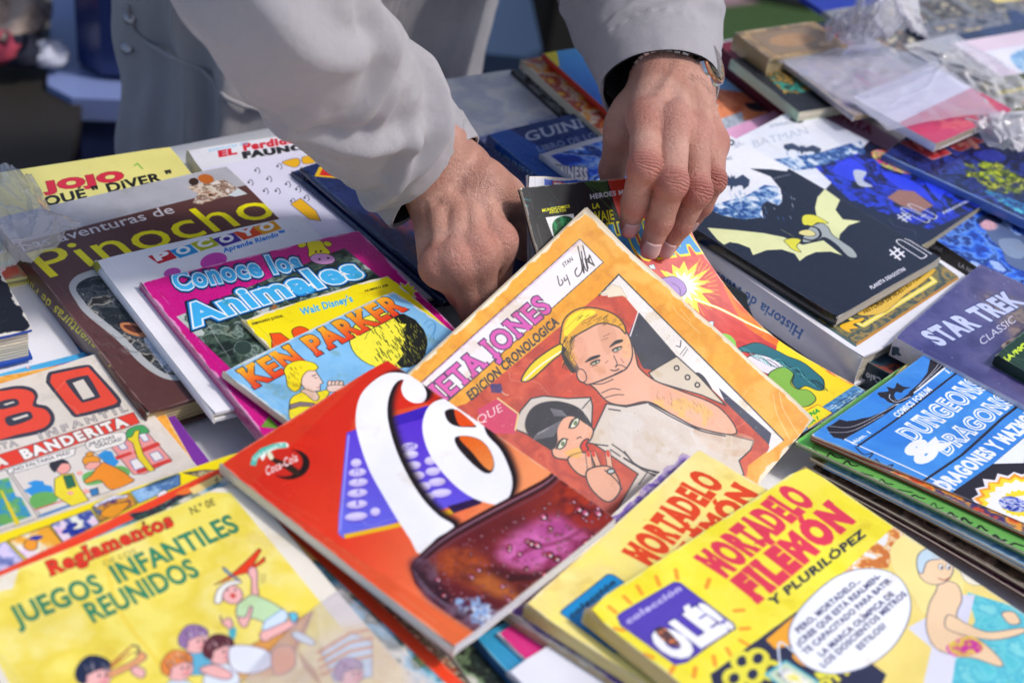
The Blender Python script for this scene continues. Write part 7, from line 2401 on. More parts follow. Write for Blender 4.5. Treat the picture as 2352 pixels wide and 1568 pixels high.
def nail(f, dn, r):
    tip, dip = f[3], f[2]
    ax = unit(tip - dip); up_ = unit(dn - (dn @ ax) * ax); sd = np.cross(ax, up_)
    v = []
    nu, nv = 8, 8
    for j in range(nv + 1):
        for i in range(nu + 1):
            a = (i / nu - .5) * 2.0
            l = -.0075 + .0135 * j / nv
            rr = r + .0011 - .0010 * max(0, j / nv - .7) / .3
            wq = 1 - .25 * (1 - j / nv) ** 3 - .12 * (j / nv) ** 6
            a *= wq
            v.append(tip + ax * (l + .001 * math.cos(a * 1.5)) + (up_ * math.cos(a * .92) + sd * math.sin(a * .92)) * rr)
    fcs = []
    for j in range(nv):
        for i in range(nu):
            q = j * (nu + 1) + i
            fcs.append((q, q + 1, q + nu + 2, q + nu + 1))
    o_ = mesh('fingernail', np.array(v) - BODY, fcs, (nail_m,), person, smooth=True)
    md = o_.modifiers.new('thick', 'SOLIDIFY'); md.thickness = .0006


for Hd, ids in ((HR, (0, 1, 2, 3)),):
    for i in ids:
        nail(Hd.f[i], unit(Hd.dors * .55 + (EYE - Hd.f[i][3]) / np.linalg.norm(EYE - Hd.f[i][3]) * .9), Hd.rad[i][3])


# ------------------------------------------------------------------ jacket, trousers, watch
def cloth_material(name, col, weave=True):
    m = mat(name, col, .82, var=.05, vscale=6)
    N, L = m.node_tree.nodes, m.node_tree.links
    b = N['Principled BSDF']
    b.inputs['Sheen Weight'].default_value = .35
    tc = N.new('ShaderNodeTexCoord')
    wv = N.new('ShaderNodeTexWave'); wv.inputs['Scale'].default_value = 420; wv.bands_direction = 'DIAGONAL'
    wv.inputs['Distortion'].default_value = 1.2
    L.new(tc.outputs['Object'], wv.inputs['Vector'])
    nz = N.new('ShaderNodeTexNoise'); nz.inputs['Scale'].default_value = 42; nz.inputs['Detail'].default_value = 6
    L.new(tc.outputs['Object'], nz.inputs['Vector'])
    b1 = N.new('ShaderNodeBump'); b1.inputs['Strength'].default_value = .5; b1.inputs['Distance'].default_value = .0006
    b2 = N.new('ShaderNodeBump'); b2.inputs['Strength'].default_value = .7; b2.inputs['Distance'].default_value = .005
    L.new(wv.outputs[1], b1.inputs['Height']); L.new(nz.outputs[0], b2.inputs['Height'])
    L.new(b2.outputs[0], b1.inputs['Normal']); L.new(b1.outputs[0], b.inputs['Normal'])
    return m


JK = cloth_material('jacket_cotton', 'a6a3a9')
LIN = mat('jacket_lining', '14141a', .8)
DEN = cloth_material('trouser_cloth', '24242e')


def path_sample(C, t):
    C = np.array(C, float); n = len(C)
    t = np.clip(t, 0, 1) * (n - 1)
    i = np.minimum(np.floor(t).astype(int), n - 2); f = (t - i)[:, None]
    g = lambda k: np.where((k < 0)[:, None], 2 * C[0] - C[1], np.where((k > n - 1)[:, None], 2 * C[-1] - C[-2], C[np.clip(k, 0, n - 1)]))
    a, b, c, d = g(i - 1), g(i), g(i + 1), g(i + 2)
    return .5 * (2 * b + (c - a) * f + (2 * a - 5 * b + 4 * c - d) * f * f + (3 * b - a - 3 * c + d) * f ** 3)


def sleeve(name, pts, folds, seed, parent, flat=.88, tilt=0.0, tb=.014):
    """pts: rows of x, y, z, half width; first one is the cuff"""
    nu, nt = 150, 112
    Q = path_sample(pts, np.linspace(0, 1, nu + 1))
    c, r = Q[:, :3], Q[:, 3]
    s = np.concatenate([[0], np.cumsum(np.linalg.norm(np.diff(c, axis=0), axis=1))])
    T = np.gradient(c, axis=0); T /= np.linalg.norm(T, axis=1)[:, None]
    view_ = np.array([unit(EYE - q) for q in c])
    B = view_ - (view_ * T).sum(1)[:, None] * T; B /= np.linalg.norm(B, axis=1)[:, None]
    A = np.cross(B, T)
    th = np.linspace(0, 2 * np.pi, nt, endpoint=False)
    rs = np.random.RandomState(seed)
    noise_ = fbm(nu + 1, nt, 26, seed, 4); half = nt // 2
    blend = .5 - .5 * np.cos(th)[None]
    noise_ = noise_ * blend + np.roll(noise_, half, 1) * (1 - blend)
    S_, TH = s[:, None] + 0 * th[None], th[None] + 0 * s[:, None]
    disp = (noise_ - .5) * .019 * np.clip(S_ / .05, .25, 1)
    for s0, t0, slope, w, lw, amp in folds:             # along, angle, slope, width, angular reach, height
        dt = (TH - t0 + np.pi) % (2 * np.pi) - np.pi
        q = (S_ - s0 - slope * dt - .010 * dt * dt) / w
        disp += amp * (np.exp(-q * q) - .55 * np.exp(-(q - 1.7) ** 2)) * np.exp(-(dt / lw) ** 2)
    # hem: stitched groove, then a slightly fuller band
    disp -= .0018 * np.exp(-((S_ - .026) / .0018) ** 2)
    disp += .0008 * (S_ < .0255)
    disp += .0007 * np.cos(S_ * 0 + TH * 24) * np.exp(-((S_ - .028) / .006) ** 2)
    cuff_tilt = (tilt * np.cos(TH) - tb * np.sin(TH)) * np.clip(1 - S_ / .08, 0, 1)
    out = c[:, None] + A[:, None] * (np.cos(TH) * (r[:, None] + disp))[..., None] + B[:, None] * (np.sin(TH) * (r[:, None] * flat + disp))[..., None] - T[:, None] * cuff_tilt[..., None]
    ins = c[:, None] + A[:, None] * (np.cos(TH) * (r[:, None] + disp - .0022))[..., None] + B[:, None] * (np.sin(TH) * (r[:, None] * flat + disp - .0022))[..., None] - T[:, None] * cuff_tilt[..., None]
    ki = 34
    v = list(out.reshape(-1, 3)) + list(ins[:ki].reshape(-1, 3)); f = []; mi = []
    o1 = (nu + 1) * nt
    for i in range(nu):
        for j in range(nt):
            k = (j + 1) % nt
            f.append((i * nt + j, i * nt + k, (i + 1) * nt + k, (i + 1) * nt + j)); mi.append(0)
    for i in range(ki - 1):
        for j in range(nt):
            k = (j + 1) % nt
            f.append((o1 + i * nt + j, o1 + (i + 1) * nt + j, o1 + (i + 1) * nt + k, o1 + i * nt + k)); mi.append(0 if i < 3 else 1)
    for j in range(nt):
        k = (j + 1) % nt
        f.append((j, o1 + j, o1 + k, k)); mi.append(0)
    sl = mesh(name, np.array(v) - BODY, f, (JK, LIN), parent, mi, smooth=True)
    # stitching along the hem
    k = int(np.argmin(np.abs(s - .0255))); sv, sf = [], []
    for j in range(nt):
        p, q = out[k, j], out[k, (j + 1) % nt]
        nrm_ = unit(p - c[k]); d_ = (q - p)
        a_, b_ = p + d_ * .15 + nrm_ * .0007, p + d_ * .75 + nrm_ * .0007
        w_ = T[k] * .00035; o = len(sv)
        sv += [a_ - w_, a_ + w_, b_ + w_, b_ - w_, (a_ + b_) / 2 + nrm_ * .0005 - w_, (a_ + b_) / 2 + nrm_ * .0005 + w_]
        sf += [(o, o + 1, o + 5, o + 4), (o + 4, o + 5, o + 2, o + 3)]
    tag(mesh('stitching', np.array(sv) - BODY, sf, (mat('thread', 'c8c4c8', .7),), sl), kind='stuff')
    return sl


def dep(p):
    return float((np.array(p) - EYE) @ FWD)


def sp(px, py, d, hw):
    return list(atd(px, py, d)) + [hw * d / 3900]


d0, d1 = dep(wr_l), dep(el_l)
sleeve('sleeve', [sp(999, 420, d0 - .004, 136), sp(956, 366, d0 - .01, 146), sp(908, 318, d0 * .8 + d1 * .2, 158), sp(842, 254, d0 * .6 + d1 * .4, 172),
                  sp(752, 150, d0 * .35 + d1 * .65, 184), sp(650, 20, d1, 194), list(el_l + UP * .03) + [.068], list(el_l * .5 + sh_l * .5) + [.078], list(sh_l) + [.09]],
       [(.075, 1.9, .02, .009, .7, .0100), (.050, .6, .03, .007, .8, .0070), (.12, 1.3, -.05, .011, .8, .0085), (.18, 2.2, .05, .013, .8, .0105), (.095, 2.8, .04, .010, .6, .009), (.085, 1.4, .035, .007, .5, .006), (.145, 1.9, .045, .008, .6, .006),
        (.24, 1.5, -.07, .018, 1.0, .008), (.29, 2.4, .06, .02, .9, .009), (.17, .5, .03, .015, .6, .005)], 4, person, tilt=.006)
d0, d1 = dep(wr_r), dep(el_r)
sleeve('sleeve', [sp(1516, 205, d0 + .004, 134), sp(1512, 170, d0 + .012, 141), sp(1503, 110, d0 * .7 + d1 * .3, 152), sp(1482, 20, d0 * .45 + d1 * .55, 170),
                  sp(1455, -90, d0 * .2 + d1 * .8, 190), list(el_r) + [.07], list(el_r * .5 + sh_r * .5) + [.08], list(sh_r) + [.09]],
       [(.07, 2.6, .05, .010, .6, .0080), (.11, 2.9, .07, .012, .6, .013), (.12, .8, -.04, .010, .7, .007), (.16, 2.2, .05, .016, .8, .007), (.05, 1.2, .015, .009, .7, .0025), (.2, 1.3, .05, .02, .9, .007)], 9, person, flat=.92, tilt=.0)


# torso of the jacket
def jacket_body():
    nz_, nt = 90, 160
    v = []; f = []
    prof = [(0.0, .184, .15), (.10, .182, .15), (.25, .182, .15), (.45, .23, .155), (.60, .24, .15), (.70, .20, .13), (.76, .10, .09)]
    rs = np.random.RandomState(3)
    for i in range(nz_ + 1):
        t = i / nz_ * .76
        k = max(j for j in range(len(prof)) if prof[j][0] <= t + 1e-9); k = min(k, len(prof) - 2)
        a0, a1 = prof[k], prof[k + 1]; w = (t - a0[0]) / (a1[0] - a0[0])
        ra, rb = a0[1] * (1 - w) + a1[1] * w, a0[2] * (1 - w) + a1[2] * w
        for j in range(nt):
            th = j / nt * 2 * math.pi
            zb = .34 + .05 * (1 + math.sin(th + .3)) * .5 + .42 * math.exp(-((th - 1.72) / .20) ** 2)
            z = zb + (1.42 - zb) * (i / nz_)
            lean = .27 * max(0, (z - .80)) ** 1.15 / .6
            fold = .008 * math.sin(th * 9 + 2 * math.sin(z * 7)) * math.exp(-((z - .72) / .3) ** 2) + .0025 * math.sin(z * 60 + 3 * math.sin(th * 4)) * math.exp(-((th - 3.0) / .5) ** 2) + .003 * math.sin(th * 31 + z * 24) * math.sin(z * 17 + th * 5)
            fold += .018 * math.exp(-((th - 2.35 + .5 * (z - .8)) / .07) ** 2) + .014 * math.exp(-((th - 2.62 - .3 * (z - .8)) / .05) ** 2) - .012 * math.exp(-((th - 2.48) / .06) ** 2)
            fold += .012 * math.sin(th * 3 + z * 9) * math.exp(-((z - .95) / .2) ** 2) * .5
            v.append(body_pt((ra + fold) * math.cos(th), (rb + fold) * math.sin(th) + lean, z) - BODY)
    for i in range(nz_):
        for j in range(nt):
            k = (j + 1) % nt
            f.append((i * nt + j, (i + 1) * nt + j, (i + 1) * nt + k, i * nt + k))
    o_ = mesh('jacket', v, f, (JK, LIN), person, smooth=True)
    md = o_.modifiers.new('thick', 'SOLIDIFY'); md.thickness = .003; md.offset = -1; md.material_offset = 1
    return np.array(v) + BODY


JV = jacket_body()


def tube(name, pts, r, m, parent, org, nr=8, closed=False):
    pts = np.array(pts, float); n = len(pts)
    T = np.gradient(pts, axis=0); T /= np.linalg.norm(T, axis=1)[:, None] + 1e-12
    a = np.array([0, 0, 1.0]); A = np.cross(T, a); A /= np.linalg.norm(A, axis=1)[:, None] + 1e-9; B = np.cross(T, A)
    rr = np.full(n, r) if np.isscalar(r) else np.array(r)
    v = []
    for i in range(n):
        for k in range(nr):
            h = 2 * math.pi * k / nr
            v.append(pts[i] + (A[i] * math.cos(h) + B[i] * math.sin(h)) * rr[i])
    f = [(i * nr + k, i * nr + (k + 1) % nr, (i + 1) * nr + (k + 1) % nr, (i + 1) * nr + k) for i in range(n - 1) for k in range(nr)]
    f += [tuple(range(nr))[::-1], tuple((n - 1) * nr + k for k in range(nr))]
    return mesh(name, np.array(v) - org, f, (m,), parent, smooth=True)


# seam of the jacket's lower band, laid on the cloth
pj = proj(JV); dj = (JV - EYE) @ FWD


def on_jacket(px, py):
    w = ((pj - [px, py]) ** 2).sum(1) + (dj - dj[(np.abs(pj - [px, py]).sum(1) < 60)].min() if (np.abs(pj - [px, py]).sum(1) < 60).any() else dj) * 4000
    return JV[w.argmin()]


sm_pts = spline([on_jacket(*p) for p in ((296, 20), (306, 62), (350, 100), (410, 140), (470, 180), (530, 218), (590, 246), (650, 262))], 5, False)
sm_pts = sm_pts + UP * 0 - FWD * .004
tube('hem_seam', sm_pts + np.random.RandomState(1).randn(len(sm_pts), 3) * .0005, .0022, JK, person, BODY)
steel = mat('polished_steel', 'c8c8cc', .16, 1.0)


def dome(name, c, nrm, r, hgt, m, parent, org, seg=20):
    nrm = unit(nrm); a = unit(np.cross(nrm, [0.1, .2, 1])); b = np.cross(nrm, a)
    prof = [(0, hgt), (.5, hgt * .92), (.8, hgt * .7), (.95, hgt * .4), (1.0, 0), (1.0, -hgt * .3)]
    v = [c + nrm * hgt]; f = []
    for q, hh in prof[1:]:
        for k in range(seg):
            t = 2 * math.pi * k / seg
            v.append(c + (a * math.cos(t) + b * math.sin(t)) * r * q + nrm * hh)
    for k in range(seg):
        f.append((0, 1 + k, 1 + (k + 1) % seg))
    for i in range(len(prof) - 2):
        for k in range(seg):
            o = 1 + i * seg; kk = (k + 1) % seg
            f.append((o + k, o + seg + k, o + seg + kk, o + kk))
    return mesh(name, np.array(v) - org, f, (m,), parent, smooth=True)


for p in ((304, 34), (290, 106), (594, 232)):
    c = on_jacket(*p)
    dome('snap_button', c - FWD * .002, EYE - c, .0065, .0025, mat('brushed_snap', 'a8a6ac', .32, 1.0), person, BODY)

# trousers
for x in (-.065, .07):
    pts = [body_pt(x, -.01, .84), body_pt(x * 1.1, .02, .5), body_pt(x * 1.2, 0, .06)]
    v, f = [], []
    nt = 40
    Q = path_sample([list(p) + [r] for p, r in zip(pts, (.092, .09, .08))], np.linspace(0, 1, 31))
    for i, q in enumerate(Q):
        for j in range(nt):
            th = 2 * math.pi * j / nt
            r = q[3] + .004 * math.sin(5 * th + i * .4) + .003 * math.sin(i * 1.3)
            v.append(q[:3] + np.array([ed[0] * math.cos(th) + en[0] * math.sin(th), ed[1] * math.cos(th) + en[1] * math.sin(th), 0]) * r - BODY)
    for i in range(30):
        for j in range(nt):
            k = (j + 1) % nt
            f.append((i * nt + j, (i + 1) * nt + j, (i + 1) * nt + k, i * nt + k))
    mesh('trouser_leg', v, f, (DEN,), person, smooth=True)
shoe_m = mat('shoe_leather', '1a1410', .4)
for x in (-.12, .13):
    v, f = [], []
    for i in range(13):
        t = i / 12; w = .045 * math.sin(math.pi * min(1, .25 + t * .8)) + .008; hh = .07 - .035 * t
        for j in range(14):
            th = 2 * math.pi * j / 14
            v.append(body_pt(x + w * math.cos(th), -.08 + .27 * t, max(.001, .03 + hh * .6 * math.sin(th))) - BODY)
    for i in range(12):
        for j in range(14):
            k = (j + 1) % 14
            f.append((i * 14 + j, i * 14 + k, (i + 1) * 14 + k, (i + 1) * 14 + j))
    f += [tuple(range(14))[::-1], tuple(12 * 14 + k for k in range(14))]
    mesh('shoe', v, f, (shoe_m,), person, smooth=True)

# dark hairs on the wrist and the back of the hand
hr = random.Random(8)
hv, hf = [], []
hair_m = mat('arm_hair', '2a1c16', .5)


def hairs(Hd, n, spread):
    w, e = Hd.w, Hd.e; fd = unit(e - w)
    mcps = [f[0] for f in Hd.f]; ac = unit(mcps[0] - mcps[3]); sd_ = unit(ac - (ac @ fd) * fd)
    dw = unit(np.cross(sd_, fd)); dw = dw * np.sign(dw @ Hd.dors)
    for _ in range(n):
        s = hr.uniform(-.030, .035) ; a = hr.uniform(-1.1, 1.1)
        rad_ = .0205
        base = w + fd * s + (sd_ * math.sin(a) * (.030 if s > 0 else .034) + dw * math.cos(a) * rad_) * (1.0)
        if s < 0:
            base = base - dw * 0 + (np.mean(mcps, 0) - w) * 0
        d = unit(-fd * hr.uniform(.5, 1) - sd_ * hr.uniform(-.2, .9) + dw * hr.uniform(.05, .25))
        L_ = hr.uniform(.006, .012); p0 = base; pts = [p0, p0 + d * L_ * .5 + dw * .0004, p0 + d * L_ - dw * .0012]
        wd = unit(np.cross(d, dw)) * .00010
        o = len(hv)
        for q, k in zip(pts, (1, .8, .15)):
            hv.append(q - wd * k - BODY); hv.append(q + wd * k - BODY); hv.append(q + dw * .00015 * k - BODY)
        for i in range(2):
            for j in range(3):
                hf.append((o + i * 3 + j, o + i * 3 + (j + 1) % 3, o + (i + 1) * 3 + (j + 1) % 3, o + (i + 1) * 3 + j))


hairs(HL, 190, 1); hairs(HR, 130, 1)
tag(mesh('arm_hair', hv, hf, (hair_m,), person), kind='stuff')

# ---- wrist watch
w_, e_ = HR.w, HR.e; fd = unit(e_ - w_)
ac = unit(HR.f[0][0] - HR.f[3][0]); sdv = unit(ac - (ac @ fd) * fd)
dwv = unit(np.cross(sdv, fd)); dwv = dwv * np.sign(dwv @ HR.dors)
WC = w_ + fd * .004
watch = empty('wristwatch', 'steel wristwatch with yellowish dial on the wrist, half under the jacket cuff', 'watch', Matrix.Translation(Vector(WC)))


def ring_pt(a, k=1.0):
    """a measured from the back of the wrist towards the little finger side"""
    return WC + (-sdv * math.sin(a) * .0335 + dwv * math.cos(a) * .0225) * k


A0 = .42
cc = ring_pt(A0, 1.16); nn = unit(unit(ring_pt(A0, 1.3) - WC) + unit(EYE - cc) * .35)
gold = mat('watch_dial', 'b89a28', .35, .3)
glass = mat('watch_crystal', 'ffffff', .03, trans=1.0)
ea = unit(fd - (fd @ nn) * nn); eb = np.cross(nn, ea)


def disc(name, c, n_, prof, m, seg=36):
    v, f = [], []
    for r, h in prof:
        for k in range(seg):
            t = 2 * math.pi * k / seg
            v.append(c + (ea * math.cos(t) + eb * math.sin(t)) * r + n_ * h - WC)
    for i in range(len(prof) - 1):
        for k in range(seg):
            kk = (k + 1) % seg
            f.append((i * seg + k, i * seg + kk, (i + 1) * seg + kk, (i + 1) * seg + k))
    f += [tuple(range(seg))[::-1], tuple((len(prof) - 1) * seg + k for k in range(seg))]
    return mesh(name, v, f, (m,), watch, smooth=False)


disc('case', cc, nn, [(.015, -.005), (.0178, -.003), (.0182, .001), (.0170, .0032)], steel)
disc('bezel', cc, nn, [(.0168, .0033), (.0172, .0045), (.0162, .0056), (.0146, .0058), (.0142, .0036)], mat('bezel_rose', 'c08a6a', .2, 1.0))
disc('dial', cc, nn, [(.0140, .0036), (.0140, .0042)], gold)
disc('crystal', cc, nn, [(.0141, .0058), (.0139, .0064), (.010, .0068), (.004, .0070)], glass)
blk = mat('watch_black', '181614', .4)
for k in range(12):
    t = 2 * math.pi * k / 12
    c = cc + (ea * math.cos(t) + eb * math.sin(t)) * .0115 + nn * .0044
    rd = ea * math.cos(t) + eb * math.sin(t); tg = np.cross(nn, rd)
    v = [c + rd * a * .0016 + tg * b * .0005 + nn * z - WC for z in (0, .0003) for a, b in ((-1, -1), (1, -1), (1, 1), (-1, 1))]
    mesh('hour_mark', v, [(0, 1, 2, 3), (7, 6, 5, 4), (0, 4, 5, 1), (1, 5, 6, 2), (2, 6, 7, 3), (3, 7, 4, 0)], (blk,), watch)
for ang, ln in ((.6, .0095), (2.4, .0065)):
    rd = ea * math.cos(ang) + eb * math.sin(ang); tg = np.cross(nn, rd)
    c = cc + nn * .0049
    v = [c + rd * a * ln + tg * b * .0005 + nn * z - WC for z in (0, .0003) for a, b in ((0, -1), (1, -.4), (1, .4), (0, 1))]
    mesh('hand', v, [(0, 1, 2, 3), (7, 6, 5, 4), (0, 4, 5, 1), (1, 5, 6, 2), (2, 6, 7, 3), (3, 7, 4, 0)], (blk,), watch)
dome('crown', cc - eb * .0192 + nn * .0005, -eb + nn * .1, .0026, .0024, steel, watch, WC, 14)
for i in range(26):
    a = A0 + .62 + i * (2 * math.pi - 1.24) / 26
    c = ring_pt(a + .12, 1.12); c2 = ring_pt(a + .26, 1.12); tg = unit(c2 - c); nr_ = unit(c - WC); lx = unit(np.cross(tg, nr_)); hw = .0085
    ln = np.linalg.norm(c2 - c) * .80
    v = []
    for z in (-.0012, .0012):
        for a_, b_ in ((-1, -1), (1, -1), (1, 1), (-1, 1)):
            v.append(c + tg * a_ * ln * .62 + lx * b_ * hw * (1 if z < 0 else .92) + nr_ * z - WC)
    mesh('link', v, [(3, 2, 1, 0), (4, 5, 6, 7), (0, 1, 5, 4), (1, 2, 6, 5), (2, 3, 7, 6), (3, 0, 4, 7)], (steel,), watch)


# ------------------------------------------------------------------ behind the stall
def gpt(px, py, z=0.0):
    return at(px, py, z - TABLE)


def box_mesh(name, w, d, h, m, parent=None, z=0.0, taper=0.0, bev=.01):
    """tapered box with chamfered vertical edges"""
    v = []
    for zz, k in ((z, 1 - taper), (z + h, 1.0)):
        for x, y in ((-1, -1), (1, -1), (1, 1), (-1, 1)):
            for q in ((0, 1), (1, 0)) if x * y > 0 else ((1, 0), (0, 1)):
                v.append((x * (w / 2 * k - bev * q[0]), y * (d / 2 * k - bev * q[1]), zz))
    f = [tuple(range(8))[::-1], tuple(range(8, 16))] + [(i, (i + 1) % 8, 8 + (i + 1) % 8, 8 + i) for i in range(8)]
    return mesh(name, v, f, (m,), parent)


def tub(name, label, p, rz, w, d, h, bodym, lidm, group=None, handle=True, z=0.0):
    r = empty(name, label, 'storage box', Matrix.Translation(Vector((p[0], p[1], z))) @ Matrix.Rotation(rz, 4, 'Z'), group)
    box_mesh('box_body', w, d, h, bodym, r, 0.002, .10, .03)
    box_mesh('lid', w * 1.05, d * 1.05, .03, lidm, r, h + .003, .0, .03)
    if handle:
        for s in (-1, 1):
            o_ = box_mesh('handle', .03, d * .3, .05, lidm, r, h - .05, 0, .008); o_.location = (s * w * .54, 0, 0)
    return r


tm = mat('turf', '2f4a1e', .95, bump=1.0, bscale=300, var=.5, vscale=120)
q = [gpt(*p) for p in ((1240, 96), (2120, -120), (2600, -330), (1500, -120))]
tg_ = mesh('turf', [(a[0], a[1], .004) for a in [gpt(1100, 190), gpt(2100, 60), gpt(2300, -60), gpt(1340, 62)]], [(0, 1, 2, 3)], (tm,)); tag(tg_, kind='structure')
pv = mat('pink_paving', '8a7078', .9, var=.25, vscale=4)
pg_ = mesh('pavement', [(a[0], a[1], .004) for a in [gpt(1340, 60), gpt(2300, -62), gpt(3000, -360), gpt(1000, -300)]], [(0, 1, 2, 3)], (pv,)); tag(pg_, kind='structure')

RZ = math.atan2(ed[1], ed[0])
navy_p = mat('navy_plastic', '243468', .35, coat=.3, var=.3, vscale=7)
blue_p = mat('light_blue_plastic', '7c8cc0', .4, coat=.3)
black_p = mat('black_plastic', '101014', .4, bump=.2)
clear_p = mat('dark_clear_plastic', '303a68', .25, coat=.5, var=.6, vscale=9)
green_p = mat('turquoise_plastic', '2fc8a8', .4)
tub('storage_box', 'large dark clear storage box with light blue lid on the ground left of the man', at(440, 150, .42 - TABLE), .30, .34, .30, .42, clear_p, blue_p, 'storage boxes behind the stall')
tub('storage_box', 'navy storage box with turquoise lid stacked on the blue lidded one', at(440, 150, .42 - TABLE), .26, .31, .26, .30, navy_p, green_p, 'storage boxes behind the stall', True, .46)
c_ = at(-190, 200, .45 - TABLE)
cr = empty('tool_crate', 'black plastic crate with recessed handle and a white tag, far left', 'crate', Matrix.Translation(Vector((c_[0], c_[1], 0))) @ Matrix.Rotation(RZ - .5, 4, 'Z'))
box_mesh('crate_body', .36, .36, .41, black_p, cr, .001, .05, .02)
box_mesh('rim', .38, .38, .03, mat('crate_rim', '26221e', .6), cr, .414, 0, .02)
o_ = box_mesh('handle', .18, .02, .05, mat('crate_handle', '3a3a3c', .5), cr, .26, 0, .008); o_.location = (.06, -.186, 0)
o_ = box_mesh('tag', .07, .01, .14, mat('paper_tag', 'b8ac9c', .8), cr, .26, 0, .002); o_.location = (.15, -.184, 0)
top = np.array([c_[0], c_[1], .657])


def bundle(name, label, cat, c, r, col, seed, sq=(1, 1, .6)):
    """crumpled cloth or paper"""
    rs = np.random.RandomState(seed); v, f = [], []
    na, nb = 26, 14
    for j in range(nb + 1):
        for i in range(na):
            t, p = 2 * math.pi * i / na, math.pi * j / nb
            n_ = 1 + .22 * math.sin(3 * t + seed + 2 * p) + .12 * math.sin(7 * t + 5 * p + seed * 2) + .08 * math.sin(11 * p + 4 * t)
            v.append((r * n_ * math.sin(p) * math.cos(t) * sq[0], r * n_ * math.sin(p) * math.sin(t) * sq[1], r * n_ * (math.cos(p) + 1) * sq[2]))
    for j in range(nb):
        for i in range(na):
            k = (i + 1) % na
            f.append((j * na + i, (j + 1) * na + i, (j + 1) * na + k, j * na + k))
    o_ = mesh(name, v, f, (mat(name + '_' + col, col, .85, bump=.4, bscale=40),), smooth=True)
    o_.location = c
    return tag(o_, label, cat)


bundle('folded_cloth', 'crumpled beige cloth on the black crate at the far left', 'cloth', at(10, 90, .46 - TABLE), .055, 'b8a498', 1)
bundle('folded_cloth', 'small crimson and pink rag on the black crate', 'cloth', at(10, 140, .46 - TABLE), .028, 'a83c54', 2)
bundle('folded_cloth', 'dark navy rag between the pink and the white one', 'cloth', at(60, 150, .46 - TABLE), .028, '1c2034', 3)
bundle('folded_cloth', 'small white rag at the right corner of the black crate', 'cloth', at(110, 150, .46 - TABLE), .022, 'c4c8dc', 4)
c2 = gpt(30, 600)
bundle('paper_bag', 'crumpled white paper bag on the ground in front of the crate', 'bag', at(30, 372, .22 - TABLE), .03, 'b0b4bc', 6)
bundle('sack', 'black sack on the ground at the far left under the stall edge', 'sack', at(10, 420, .0 - TABLE), .11, '0c0c10', 7, (1, 1, .8))
tub('storage_box', 'blue lidded dark tub standing between the two sleeves', at(1100, 85, .40 - TABLE), .2, .15, .22, .40, mat('slate_plastic', '1e2638', .5), mat('denim_blue_plastic', '30425e', .4), 'storage boxes behind the stall', False)
pc = gpt(1224, 300)
post = empty('black_post', 'thick black post between the sleeves at the top edge', 'post', Matrix.Translation(Vector((pc[0], pc[1], 0))) @ Matrix.Rotation(RZ, 4, 'Z'))
box_mesh('shaft', .095, .095, 1.9, mat('black_post', '08080a', .6), post, .031, 0, .01)
box_mesh('base', .2, .2, .03, mat('black_post', '08080a', .6), post, .001, 0, .01)
pc = gpt(1782, -20)
post = empty('thin_post', 'thin dark post standing beyond the green turf', 'post', Matrix.Translation(Vector((pc[0], pc[1], 0))))
box_mesh('shaft', .06, .06, 1.6, mat('dark_post', '1c1820', .6), post, .021, 0, .008)
box_mesh('base', .16, .16, .02, mat('dark_post', '1c1820', .6), post, .001, 0, .008)


# ------------------------------------------------------------------ clear plastic: crumpled bag and sleeves
def plastic(name, alpha, rough=.12, tint='e8e8f4', bump=.6, bs=30):
    m = bpy.data.materials.new(name); m.use_nodes = True
    N, L = m.node_tree.nodes, m.node_tree.links
    N.remove(N['Principled BSDF'])
    out = N['Material Output']
    tr = N.new('ShaderNodeBsdfTransparent'); tr.inputs[0].default_value = srgb('f6f6fa')
    gl = N.new('ShaderNodeBsdfPrincipled'); gl.inputs['Base Color'].default_value = srgb(tint); gl.inputs['Roughness'].default_value = rough
    gl.inputs['Specular IOR Level'].default_value = 1.0; gl.inputs['Coat Weight'].default_value = 1.0; gl.inputs['Coat Roughness'].default_value = .05
    fr = N.new('ShaderNodeLayerWeight'); fr.inputs['Blend'].default_value = .35
    tc = N.new('ShaderNodeTexCoord'); nz = N.new('ShaderNodeTexNoise'); nz.inputs['Scale'].default_value = bs; nz.inputs['Detail'].default_value = 5; nz.inputs['Distortion'].default_value = .8
    L.new(tc.outputs['Object'], nz.inputs['Vector'])
    bp = N.new('ShaderNodeBump'); bp.inputs['Strength'].default_value = bump; bp.inputs['Distance'].default_value = .006
    L.new(nz.outputs[0], bp.inputs['Height'])
    L.new(bp.outputs[0], gl.inputs['Normal']); L.new(bp.outputs[0], fr.inputs['Normal'])
    mr = N.new('ShaderNodeMapRange'); mr.inputs[3].default_value = alpha; mr.inputs[4].default_value = min(1, alpha + .45)
    L.new(fr.outputs['Facing'], mr.inputs[0])
    mx = N.new('ShaderNodeMixShader'); L.new(mr.outputs[0], mx.inputs[0]); L.new(tr.outputs[0], mx.inputs[1]); L.new(gl.outputs[0], mx.inputs[2])
    L.new(mx.outputs[0], out.inputs[0])
    return m


